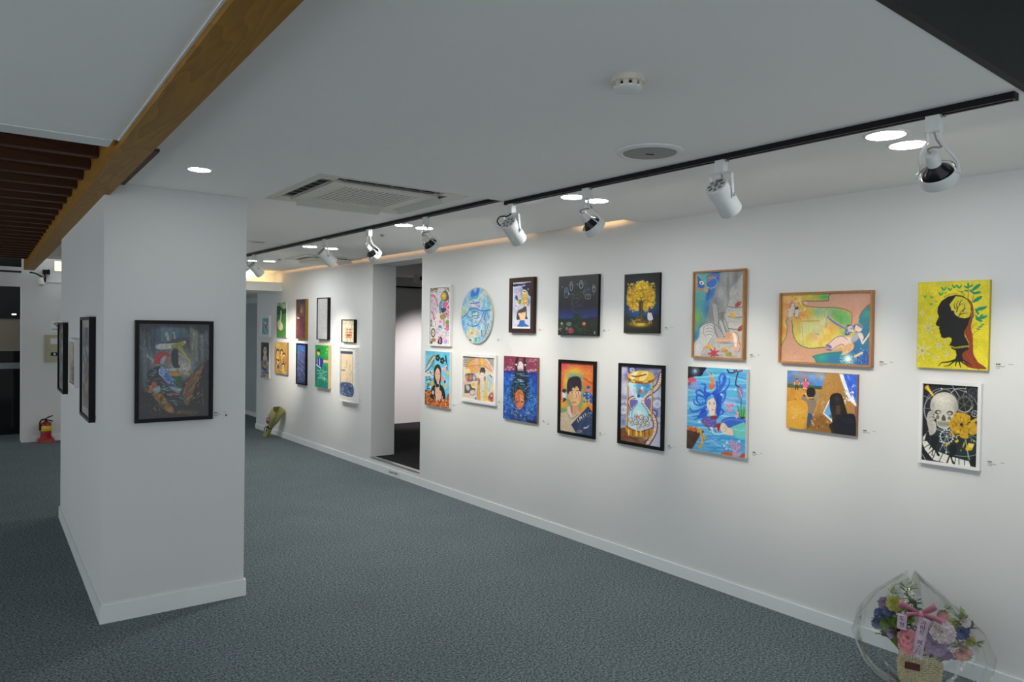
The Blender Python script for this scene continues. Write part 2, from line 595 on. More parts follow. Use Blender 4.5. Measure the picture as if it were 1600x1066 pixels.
# smoke detector
t = thing('smoke_detector', (1.598, 1.497, H1), 'round yellowed smoke detector on the near ceiling', 'smoke detector')
M_YEL = mat('yellowed_plastic', (0.66, 0.60, 0.52, 1), 0.45, var=0.12, vscale=30)
bm = bmesh.new()
bm_lathe(bm, (0, 0, 0), (0, 0, -1), [(0, 0.050), (0.016, 0.050), (0.018, 0.047)], 32)
obj('base', bm, M_YEL, t, True)
bm = bmesh.new()
for k in range(10):
    a = 2 * math.pi * k / 10
    c = Vector((math.cos(a) * 0.041, math.sin(a) * 0.041, -0.024))
    bm_obox(bm, c, Vector((math.cos(a), math.sin(a), 0)), Vector((-math.sin(a), math.cos(a), 0)), Vector((0, 0, 1)), 0.003, 0.008, 0.008)
obj('sensor_fin', bm, M_YEL, t)
bm = bmesh.new()
bm_lathe(bm, (0, 0, 0), (0, 0, -1), [(0.016, 0.034), (0.030, 0.034)], 24)
obj('chamber', bm, M_DARKHOLE, t, True)
bm = bmesh.new()
bm_lathe(bm, (0, 0, 0), (0, 0, -1), [(0.029, 0.044), (0.033, 0.043), (0.038, 0.036), (0.040, 0.022), (0.041, 0.004)], 32)
obj('cover', bm, M_WHITE, t, True)

# ceiling speaker
t = thing('ceiling_speaker', (2.325, 2.045, H1), 'round grey-grilled speaker set in the near ceiling', 'speaker')
bm = bmesh.new()
bm_lathe(bm, (0, 0, 0), (0, 0, -1), [(0, 0.142), (0.005, 0.140), (0.009, 0.130), (0.010, 0.118), (0.005, 0.112)], 48, True, False)
obj('rim', bm, M_WHITE, t, True)
bm = bmesh.new()
bm_lathe(bm, (0, 0, 0), (0, 0, -1), [(0.002, 0.114), (0.006, 0.112), (0.009, 0.06), (0.010, 0.004)], 48)
obj('grille', bm, mat('perforated_grille', (0.30, 0.31, 0.29, 1), 0.6, 0.2, var=0.25, vscale=400), t, True)
bm = bmesh.new()
bm_obox(bm, (0.0, 0.0, -0.0112), Vector((0.9, -0.43, 0)).normalized(), Vector((0.43, 0.9, 0)).normalized(), Vector((0, 0, 1)), 0.018, 0.003, 0.0012)
obj('badge', bm, M_BLACK, t)

# cassette air conditioner in the raised ceiling
def cassette(c0, ex, ey, half, z, label, detail=True):
    t = thing('ceiling_air_conditioner', Vector((c0.x, c0.y, z)), label, 'air conditioner')
    ez = Vector((0, 0, 1))
    O = Vector((0, 0, 0))
    ho, hs, hi_ = half, half * 0.80, half * 0.66
    # outer frame, four rails with the air slots inside
    bm = bmesh.new()
    w = (ho - hs) / 2
    for s in (-1, 1):
        bm_obox(bm, ey * (s * (hs + w)) + ez * -0.006, ex, ey, ez, ho, w, 0.0055)
        bm_obox(bm, ex * (s * (hs + w)) + ez * -0.006, ex, ey, ez, w, hs, 0.0055)
    for sx in (-1, 1):
        for sy in (-1, 1):
            g = (hs - hi_) / 2
            bm_obox(bm, ex * (sx * (hi_ + g)) + ey * (sy * (hi_ + g)) + ez * -0.007, ex, ey, ez, g, g, 0.006)
    obj('outer_frame', bm, M_IVORY, t)
    bm = bmesh.new()
    bm_obox(bm, ez * -0.0015, ex, ey, ez, hs, hs, 0.001)
    obj('dark_cavity', bm, M_DARKHOLE, t)
    g = (hs - hi_) / 2
    if detail:
        for s in (-1, 1):
            for k in range(7):
                u = -hi_ * 0.86 + hi_ * 1.72 * k / 6
                bm = bmesh.new()
                bm_obox(bm, ex * u + ey * (s * (hi_ + g)) + ez * -0.0065, ex, ey, ez, 0.003, g * 0.8, 0.004)
                obj('air_fin', bm, M_GREYM, t)
                bm = bmesh.new()
                bm_obox(bm, ey * u + ex * (s * (hi_ + g)) + ez * -0.0065, ex, ey, ez, g * 0.8, 0.003, 0.004)
                obj('air_fin', bm, M_GREYM, t)
    # centre panel
    bm = bmesh.new()
    hg = hi_ * 0.74
    w2 = (hi_ - hg) / 2
    for s in (-1, 1):
        bm_obox(bm, ey * (s * (hg + w2)) + ez * -0.013, ex, ey, ez, hi_, w2, 0.009)
        bm_obox(bm, ex * (s * (hg + w2)) + ez * -0.013, ex, ey, ez, w2, hg, 0.009)
    obj('centre_panel', bm, M_IVORY, t)
    bm = bmesh.new()
    bm_obox(bm, ez * -0.016, ex, ey, ez, hg, hg, 0.002)
    obj('filter', bm, M_DARKHOLE, t)
    bm = bmesh.new()
    n = 15 if detail else 9
    for k in range(n):
        u = -hg + 2 * hg * (k + 0.5) / n
        bm_obox(bm, ey * u + ez * -0.0195, ex, ey, ez, hg, hg / n * 0.40, 0.0008)
    for k in range(n):
        u = -hg + 2 * hg * (k + 0.5) / n
        bm_obox(bm, ex * u + ez * -0.0192, ex, ey, ez, hg / n * 0.40, hg, 0.0008)
    gr = obj('intake_grille', bm, M_IVORY, t)
    gr['kind'] = 'stuff'
    # four hinged louvers, open
    for dx, dy in ((1, 0), (-1, 0), (0, 1), (0, -1)):
        out = ex * dx + ey * dy
        al = ex * dy + ey * dx
        bm = bmesh.new()
        tl = 0.62
        lw = 0.030 if dx + dy > 0 else 0.008
        v = (out * math.cos(tl) - ez * math.sin(tl)).normalized()
        bm_obox(bm, out * (hi_ + 0.012) + ez * -0.012 + v * lw, al, v, al.cross(v), hi_ * 0.86, lw, 0.002)
        obj('louver', bm, M_IVORY, t)
    return t
_c = PL(1.318, -0.400, 0)
cassette(_c, AX.copy(), AY.copy(), 0.487, H2, 'large cream four-way cassette air conditioner between partition and black track')
_c2 = Vector((3.42, 7.95, 0))
cassette(_c2, Vector((1, 0, 0)), Vector((0, 1, 0)), 0.33, H2, 'small cassette air conditioner far down the ceiling by the wall', False)

# =================================================================== TRACKS AND SPOTS
TX = 2.60
def track(y0, y1, z, label):
    t = thing('lighting_track', (TX, (y0 + y1) / 2, z), label, 'lighting track')
    off = Vector((TX, (y0 + y1) / 2, z))
    bm = bmesh.new()
    for s in (-1, 1):
        bm_box(bm, TX + s * 0.0130 - 0.006, TX + s * 0.0130 + 0.006, y0, y1, z - 0.022, z - 0.0002)
    bm_box(bm, TX - 0.0075, TX + 0.0075, y0, y1, z - 0.006, z - 0.0002)
    obj('rail', bm, M_BLACK, t, off=off)
    for yy in (y0, y1):
        bm = bmesh.new()
        s = -1 if yy == y0 else 1
        bm_box(bm, TX - 0.020, TX + 0.020, min(yy, yy + s * 0.008), max(yy, yy + s * 0.008), z - 0.023, z - 0.0002)
        obj('end_cap', bm, M_BLACK, t, off=off)
    return t
track(0.812, 3.385, H1, 'black lighting track along the near ceiling')
track(3.46, 9.90, H2, 'black lighting track along the raised far ceiling')

M_SPOTW = mat('white_spot_enamel', (0.74, 0.75, 0.74, 1), 0.32, var=0.02, vscale=8)
M_REFL = mat('black_reflector', (0.008, 0.008, 0.010, 1), 0.18, 0.3, var=0.1, vscale=20)

def spot_light(parent, loc, d, power, col=(1.0, 0.92, 0.79), ang=49, blend=1.0):
    l = bpy.data.lights.new('spot_beam', 'SPOT')
    l.energy = power
    l.color = col
    l.spot_size = math.radians(ang)
    l.spot_blend = blend
    l.shadow_soft_size = 0.035
    o = bpy.data.objects.new('spot_beam', l)
    COL.objects.link(o)
    o.parent = parent
    o.location = loc
    o.rotation_euler = Vector(d).to_track_quat('-Z', 'Y').to_euler()

def adapter(t, z0):
    bm = bmesh.new()
    bm_box(bm, -0.016, 0.016, -0.022, 0.022, -z0 - 0.055, -z0)
    bevel(bm, 0.004, 2)
    obj('adapter', bm, M_SPOTW, t)
    bm = bmesh.new()
    bm_lathe(bm, (0, -0.022, -z0 - 0.008), (0, -1, 0), [(0, 0.003), (0.010, 0.003), (0.011, 0.005), (0.014, 0.005)], 10)
    obj('locking_pin', bm, M_GREYM, t)

def cyl_head(y, z, aim, label, cable='pale', power=None):
    """white cylinder spot in a yoke"""
    t = thing('cylinder_spotlight', (TX, y, z), label, 'spotlight', 'white track spotlights')
    adapter(t, 0.020)
    d = Vector(aim).normalized()
    side = d.cross(Vector((0, 0, 1))).normalized()
    up = side.cross(d).normalized()
    piv = Vector((0.012, 0, -0.172))
    R, L = 0.050, 0.150
    c0 = piv - d * 0.062
    bm = bmesh.new()
    bm_lathe(bm, c0, d, [(0.0, R - 0.004), (0.004, R), (L - 0.003, R), (L, R - 0.002), (L, R - 0.006), (L - 0.02, R - 0.007)], 40, True, False)
    obj('body', bm, M_SPOTW, t, True)
    bm = bmesh.new()
    bm_lathe(bm, c0 + d * (L - 0.021), d, [(0, R - 0.005), (0.004, R - 0.006)], 32)
    obj('lens', bm, M_BULB, t)
    vent = None
    for k in range(8):
        a = 2 * math.pi * (k + 0.3) / 8
        rr = side * math.cos(a) + up * math.sin(a)
        tt = side * -math.sin(a) + up * math.cos(a)
        bm = bmesh.new()
        for s in (-1, 1):
            bm_obox(bm, c0 + rr * 0.029 + tt * (s * 0.0035) - d * 0.0004, rr, tt, d, 0.009, 0.0017, 0.0006)
        obj('vent_slot', bm, M_DARKHOLE, t)
    bm = bmesh.new()
    bm_lathe(bm, c0 + d * 0.001, -d, [(0, 0.010), (0.003, 0.010), (0.004, 0.007)], 16)
    obj('cable_gland', bm, M_GREYM, t)
    # yoke: strap with two arms
    bm = bmesh.new()
    top = Vector((0, 0, -0.078))
    for s in (-1, 1):
        e = piv + side * (s * (R + 0.004))
        kne = top + side * (s * (R + 0.004)) + Vector((0, 0, -0.006))
        pts = [top, top + side * (s * R * 0.8), kne, kne * 0.4 + e * 0.6, e - Vector((0, 0, 0.012))]
        for p, q in zip(pts, pts[1:]):
            v = q - p
            ln = v.length
            v.normalize()
            x_ = d - v * d.dot(v)
            if x_.length < 0.2:
                x_ = up - v * up.dot(v)
            x_.normalize()
            bm_obox(bm, (p + q) / 2, x_, v.cross(x_), v, 0.008, 0.0012, ln / 2 + 0.001)
    obj('yoke', bm, M_SPOTW, t)
    for s in (-1, 1):
        bm = bmesh.new()
        bm_lathe(bm, piv + side * (s * R), side * s, [(0, 0.008), (0.008, 0.008), (0.009, 0.005)], 12)
        obj('pivot_knob', bm, M_GREYM, t)
    bm = bmesh.new()
    b0 = Vector((0, 0, -0.075))
    if cable == 'black':
        pts = [b0, b0 + Vector((-0.02, 0.012, -0.018)), b0 + Vector((-0.055, 0.035, -0.022)), b0 + Vector((-0.07, 0.045, -0.05)), b0 + Vector((-0.05, 0.03, -0.075)), c0]
        bm_tube(bm, spline(pts, 6), 0.004, 8)
        obj('cable', bm, M_BLACK, t, True)
    else:
        pts = [b0, b0 + Vector((0.004, -0.004, -0.02)), (b0 + c0) / 2 + Vector((0.006, -0.008, 0)), c0 - d * 0.006]
        bm_tube(bm, spline(pts, 6), 0.003, 8)
        obj('cable', bm, M_GREYM, t, True)
    spot_light(t, piv + d * (L - 0.07), d, power or SPOT_W)
    return t

def par_head(y, z, aim, label, power=None, lit=True):
    """open ring spot: socket, black reflector lamp, white front ring on two arms"""
    t = thing('ring_spotlight', (TX, y, z), label, 'spotlight', 'white track spotlights')
    adapter(t, 0.020)
    d = Vector(aim).normalized()
    side = d.cross(Vector((0, 0, 1))).normalized()
    piv = Vector((0.020, 0, -0.190))
    c0 = piv - d * 0.060
    bm = bmesh.new()
    bm_lathe(bm, c0, d, [(0, 0.016), (0.002, 0.020), (0.050, 0.022), (0.052, 0.020)], 24)
    obj('socket', bm, M_SPOTW, t, True)
    bm = bmesh.new()
    bm_lathe(bm, c0, d, [(0.046, 0.021), (0.060, 0.030), (0.080, 0.044), (0.092, 0.049), (0.104, 0.050)], 32, True, False)
    obj('reflector_lamp', bm, M_REFL, t, True)
    for k in range(18):
        pass
    bm = bmesh.new()
    bm_lathe(bm, c0, d, [(0.103, 0.049), (0.106, 0.046)], 32)
    obj('lamp_face', bm, M_BULB if lit else M_GREYM, t)
    bm = bmesh.new()
    R = 0.058
    bm_lathe(bm, c0, d, [(0.078, R - 0.002), (0.080, R), (0.118, R + 0.002), (0.120, R + 0.001), (0.120, R - 0.002), (0.080, R - 0.004)], 40, False, False)
    obj('front_ring', bm, M_SPOTW, t, True)
    for s in (-1, 1):
        bm = bmesh.new()
        e = c0 + d * 0.088 + side * (s * (R + 0.002))
        p0 = Vector((0, 0, -0.070)) + side * (s * 0.020)
        pts = [p0, p0 + Vector((0, 0, -0.035)), p0 + side * (s * 0.022) + Vector((0, 0, -0.070)) , e + Vector((0, 0, 0.03)), e]
        bm_tube(bm, spline(pts, 5), 0.0045, 8)
        obj('arm', bm, M_SPOTW, t, True)
        bm = bmesh.new()
        bm_lathe(bm, e - side * (s * 0.003), side * s, [(0, 0.009), (0.010, 0.009), (0.012, 0.006)], 12)
        obj('pivot_knob', bm, M_SPOTW, t)
        # arm from ring back to the socket
        bm = bmesh.new()
        bm_tube(bm, [c0 + d * 0.040 + side * (s * 0.021), c0 + d * 0.045 + side * (s * 0.045), c0 + d * 0.082 + side * (s * R)], 0.003, 6)
        obj('bracket', bm, M_SPOTW, t, True)
    bm = bmesh.new()
    b0 = Vector((0, 0, -0.075))
    pts = [b0, b0 + Vector((0.008, -0.006, -0.025)), b0 + Vector((0.022, -0.016, -0.048)), b0 + Vector((-0.004, 0.0, -0.052)), c0 + Vector((-0.008, 0.006, 0.012)), c0]
    bm_tube(bm, spline(pts, 6), 0.0035, 8)
    obj('cable', bm, M_GREYM, t, True)
    spot_light(t, c0 + d * 0.125, d, power or SPOT_W)
    return t

par_head(1.04, H1, (0.74, 0.04, -0.61), 'ring spotlight with black lamp at the front end of the near track', SPOT_W * 0.92)
cyl_head(1.885, H1, (0.74, 0.02, -0.61), 'white cylinder spotlight with pale cable, second from the front on the near track')
par_head(2.71, H1, (0.74, -0.10, -0.61), 'ring spotlight with black lamp, hung before a pair of downlights on the near track')
cyl_head(3.345, H1, (0.74, 0.22, -0.61), 'white cylinder spotlight with looping black cable at the far end of the near track', 'black', SPOT_W * 1.1)
par_head(4.31, H2, (0.74, 0.20, -0.61), 'ring spotlight beside the air conditioner, first on the far track', SPOT_W * 1.1)
par_head(5.17, H2, (0.76, 0.20, -0.61), 'bright white ring spotlight seen side-on, second on the far track')
cyl_head(6.02, H2, (0.74, -0.02, -0.61), 'white cylinder spotlight in front of the far ceiling vent', 'pale', SPOT_W * 0.8)
cyl_head(7.88, H2, (0.72, 0.25, -0.61), 'white cylinder spotlight second from the far end of the far track', 'pale', SPOT_W * 2.8)
par_head(8.16, H2, (0.15, -0.8, -0.50), 'lit spotlight facing into the room at the partition corner', 8.0)
cyl_head(9.20, H2, (0.72, 0.45, -0.61), 'white cylinder spotlight added out of sight beyond the partition corner', 'pale', SPOT_W * 4.0)  # unseen head, added because the far stretch of wall needs its light

# warm strip light in the ceiling slot, cove and riser
def area(name, loc, sx, sy, d, power, col):
    l = bpy.data.lights.new(name, 'AREA')
    l.shape = 'RECTANGLE'
    l.size, l.size_y = sx, sy
    l.energy = power
    l.color = col
    o = bpy.data.objects.new(name, l)
    COL.objects.link(o)
    o.location = loc
    return o
WARM = (1.0, 0.55, 0.22)
_slot = area('slot_strip_light', (W - 0.06, 7.4, H2 + 0.06), 5.6, 0.02, None, 1.5, WARM)
_slot.matrix_world = Matrix.Translation((W - 0.06, 7.4, H2 + 0.06)) @ Matrix(((0, 0, -1), (1, 0, 0), (0, -1, 0))).to_4x4()
_slot2 = area('slot_strip_light', (W - 0.06, 3.78, H2 + 0.06), 0.5, 0.02, None, 0.3, WARM)
_slot2.matrix_world = Matrix.Translation((W - 0.06, 3.80, H2 + 0.06)) @ Matrix(((0, 0, -1), (1, 0, 0), (0, -1, 0))).to_4x4()
_cove = area('cove_strip_light', (2.6, 10.42, 2.19), 2.2, 0.03, None, 1.7, (1.0, 0.66, 0.28))
_cove.matrix_world = Matrix.Translation((2.6, 10.42, 2.20)) @ Matrix.Rotation(math.radians(150), 4, 'X')
# spot of the room behind the doorway, standing for its own track
_in = bpy.data.lights.new('inner_room_spot', 'SPOT')
_in.energy = 140
_in.color = (1.0, 0.90, 0.90)
_in.spot_size = 1.0
_in.spot_blend = 0.9
_in.shadow_soft_size = 0.05
_io = bpy.data.objects.new('inner_room_spot', _in)
COL.objects.link(_io)
_io.location = (5.9, 8.2, 2.5)
_io.rotation_euler = Vector((0.0, 1.6, -1.75)).to_track_quat('-Z', 'Y').to_euler()

# emergency light box behind the doorway
t = thing('emergency_light', (5.62, 9.44, 2.40), 'white emergency light box with black lens above the inner rail', 'emergency light')
bm = bmesh.new()
bm_box(bm, -0.13, 0.13, -0.05, 0.0, -0.09, 0.03)
bevel(bm, 0.01, 2)
obj('housing', bm, M_WHITE, t)
bm = bmesh.new()
bm_lathe(bm, (-0.02, -0.05, -0.03), (0, -1, -0.3), [(0, 0.035), (0.03, 0.028), (0.035, 0.01)], 20)
obj('lamp', bm, M_BLACK, t, True)
bm = bmesh.new()
bm_box(bm, 0.16, 0.26, -0.05, 0.0, -0.09, 0.01)
bevel(bm, 0.008, 2)
obj('side_unit', bm, M_WHITE, t)

# =================================================================== PICTURES
def hexc(c):
    if isinstance(c, str):
        h = c.lstrip('#')
        if len(h) == 3:
            h = ''.join(k * 2 for k in h)
        return np.array([int(h[i:i + 2], 16) / 255 for i in (0, 2, 4)])
    return np.array(c, float)

def homog(src, dst):
    A = []
    for (x, y), (u, v) in zip(src, dst):
        A.append([x, y, 1, 0, 0, 0, -u * x, -u * y, -u])
        A.append([0, 0, 0, x, y, 1, -v * x, -v * y, -v])
    _, _, V = np.linalg.svd(np.array(A, float))
    return V[-1].reshape(3, 3)

class Art:
    """a small paint box: flat shapes brushed on a grid of w x h samples.
    quad gives the sketch coordinates of the four corners (top left, top right, bottom right, bottom left)."""
    def __init__(s, w, h, quad, bg='#fff', seed=1):
        s.w, s.h = w, h
        s.M = homog(quad, [(0, 0), (w - 1, 0), (w - 1, h - 1), (0, h - 1)])
        q = np.array(quad, float)
        aw = (np.hypot(*(q[1] - q[0])) + np.hypot(*(q[2] - q[3]))) / 2
        ah = (np.hypot(*(q[3] - q[0])) + np.hypot(*(q[2] - q[1]))) / 2
        s.sx, s.sy = w / aw, h / ah
        s.sc = math.sqrt(s.sx * s.sy)
        s.img = np.tile(hexc(bg), (h, w, 1)).astype(float)
        s.rng = np.random.default_rng(seed)
    def T(s, pts):
        p = np.array(pts, float).reshape(-1, 2)
        q = np.c_[p, np.ones(len(p))] @ s.M.T
        return q[:, :2] / q[:, 2:3]
    def _box(s, lo, hi):
        x0, y0 = max(0, int(lo[0]) - 2), max(0, int(lo[1]) - 2)
        x1, y1 = min(s.w, int(hi[0]) + 3), min(s.h, int(hi[1]) + 3)
        if x1 <= x0 or y1 <= y0:
            return None
        yy, xx = np.mgrid[y0:y1, x0:x1].astype(float)
        return x0, x1, y0, y1, xx, yy
    def _mix(s, b, m, c):
        x0, x1, y0, y1 = b[:4]
        reg = s.img[y0:y1, x0:x1]
        m = np.clip(m, 0, 1)[..., None]
        reg[:] = reg * (1 - m) + hexc(c) * m
    @staticmethod
    def _smooth(p, closed, n=6):
        N = len(p)
        out = []
        for i in range(N if closed else N - 1):
            if closed:
                a, b, c, d = p[i - 1], p[i], p[(i + 1) % N], p[(i + 2) % N]
            else:
                a, b, c, d = p[max(i - 1, 0)], p[i], p[i + 1], p[min(i + 2, N - 1)]
            for k in range(n):
                t = k / n
                out.append(0.5 * (2 * b + (c - a) * t + (2 * a - 5 * b + 4 * c - d) * t * t + (3 * b - a - 3 * c + d) * t ** 3))
        if not closed:
            out.append(p[-1])
        return np.array(out)
    def p(s, pts, c, a=1.0, sm=False, soft=0.7):
        q = s.T(pts)
        if sm:
            q = s._smooth(q, True)
        b = s._box(q.min(0) - soft, q.max(0) + soft)
        if b is None:
            return s
        xx, yy = b[4], b[5]
        ins = np.zeros(xx.shape, bool)
        dist = np.full(xx.shape, 1e9)
        for i in range(len(q)):
            x1, y1 = q[i]
            x2, y2 = q[(i + 1) % len(q)]
            if y1 != y2:
                cr = ((y1 > yy) != (y2 > yy)) & (xx < (x2 - x1) * (yy - y1) / (y2 - y1) + x1)
                ins ^= cr
            dx, dy = x2 - x1, y2 - y1
            L = dx * dx + dy * dy + 1e-9
            t = np.clip(((xx - x1) * dx + (yy - y1) * dy) / L, 0, 1)
            dist = np.minimum(dist, np.hypot(xx - x1 - t * dx, yy - y1 - t * dy))
        sd = np.where(ins, dist, -dist)
        s._mix(b, a * np.clip(0.5 + sd / (2 * soft), 0, 1), c)
        return s
    def l(s, pts, wd, c, a=1.0, sm=True, soft=0.6, w2=None):
        q = s.T(pts)
        if sm and len(q) > 2:
            q = s._smooth(q, False)
        r0 = max(wd * s.sc / 2, 0.35)
        r1 = r0 if w2 is None else max(w2 * s.sc / 2, 0.2)
        R = max(r0, r1) + soft
        b = s._box(q.min(0) - R, q.max(0) + R)
        if b is None:
            return s
        xx, yy = b[4], b[5]
        m = np.zeros(xx.shape)
        n = len(q) - 1
        for i in range(n):
            x1, y1 = q[i]
            x2, y2 = q[i + 1]
            dx, dy = x2 - x1, y2 - y1
            L = dx * dx + dy * dy + 1e-9
            t = np.clip(((xx - x1) * dx + (yy - y1) * dy) / L, 0, 1)
            d = np.hypot(xx - x1 - t * dx, yy - y1 - t * dy)
            r = r0 + (r1 - r0) * (i + t) / n
            m = np.maximum(m, np.clip(0.5 + (r - d) / (2 * soft), 0, 1))
        s._mix(b, a * m, c)
        return s
    def e(s, x, y, rx, ry, c, rot=0, a=1.0, soft=0.7):
        n = 20
        th = np.arange(n) * 2 * np.pi / n
        R = math.radians(rot)
        px = x + rx * np.cos(th) * math.cos(R) - ry * np.sin(th) * math.sin(R)
        py = y + rx * np.cos(th) * math.sin(R) + ry * np.sin(th) * math.cos(R)
        return s.p(np.c_[px, py], c, a, False, soft)
    def ring(s, x, y, rx, ry, wd, c, a=1.0):
        th = np.linspace(0, 2 * np.pi, 25)
        return s.l(np.c_[x + rx * np.cos(th), y + ry * np.sin(th)], wd, c, a, False)
    def g(s, x, y, rx, ry, c, a=1.0):
        """soft round wash"""
        q = s.T([(x, y)])[0]
        ax, ay = rx * s.sx, ry * s.sy
        b = s._box((q[0] - 2.5 * ax, q[1] - 2.5 * ay), (q[0] + 2.5 * ax, q[1] + 2.5 * ay))
        if b is None:
            return s
        m = np.exp(-((b[4] - q[0]) / ax) ** 2 - ((b[5] - q[1]) / ay) ** 2)
        s._mix(b, a * m, c)
        return s
    def grad(s, stops):
        """vertical gradient over the whole sheet, stops (v 0..1, colour)"""
        v = np.linspace(0, 1, s.h)
        xs = [k for k, _ in stops]
        cs = np.array([hexc(c) for _, c in stops])
        for k in range(3):
            s.img[..., k] = np.interp(v, xs, cs[:, k])[:, None]
        return s
    def noise(s, cx, cy):
        gw, gh = max(2, int(cx) + 1), max(2, int(cy) + 1)
        G = s.rng.random((gh + 1, gw + 1))
        y = np.linspace(0, gh - 1e-3, s.h)
        x = np.linspace(0, gw - 1e-3, s.w)
        yi, xi = y.astype(int), x.astype(int)
        fy, fx = (y - yi)[:, None], (x - xi)[None]
        fy, fx = fy * fy * (3 - 2 * fy), fx * fx * (3 - 2 * fx)
        a = G[yi][:, xi]
        b = G[yi][:, xi + 1]
        c = G[yi + 1][:, xi]
        d = G[yi + 1][:, xi + 1]
        return a * (1 - fx) * (1 - fy) + b * fx * (1 - fy) + c * (1 - fx) * fy + d * fx * fy
    def tint(s, cx, cy, c, a, lo=0.45, hi=0.7):
        """patchy glaze over the sheet"""
        n = np.clip((s.noise(cx, cy) - lo) / (hi - lo), 0, 1)[..., None] * a
        s.img[:] = s.img * (1 - n) + hexc(c) * n
        return s
    def grain(s, cx, cy, amt):
        s.img *= 1 + (s.noise(cx, cy)[..., None] - 0.5) * 2 * amt
        return s
    def scat(s, n, x0, y0, x1, y1, r0, r1, cols, a=1.0, asp=1.0):
        for _ in range(n):
            r = s.rng.uniform(r0, r1)
            s.e(s.rng.uniform(x0, x1), s.rng.uniform(y0, y1), r, r * asp, cols[s.rng.integers(len(cols))], s.rng.uniform(0, 180), a)
        return s
    def dash(s, n, x0, y0, x1, y1, ln, wd, cols, a=1.0, ang=None):
        for _ in range(n):
            x, y = s.rng.uniform(x0, x1), s.rng.uniform(y0, y1)
            t = s.rng.uniform(0, 6.28) if ang is None else math.radians(ang + s.rng.normal(0, 15))
            k = s.rng.uniform(0.5, 1) * ln / 2
            s.l([(x - k * math.cos(t), y - k * math.sin(t)), (x + k * math.cos(t), y + k * math.sin(t))], wd, cols[s.rng.integers(len(cols))], a, False)
        return s
    def star(s, x, y, r, n, c, wd, rot=0, a=1.0, core=None):
        for k in range(n):
            t = math.radians(rot) + 2 * math.pi * k / n
            s.l([(x + 0.12 * r * math.cos(t), y + 0.12 * r * math.sin(t)), (x + r * math.cos(t), y + r * math.sin(t))], wd, c, a, False, w2=wd * 0.35)
        if core:
            s.e(x, y, wd * 0.6, wd * 0.6, core)
        return s
    def out(s):
        return np.clip(s.img, 0, 1)

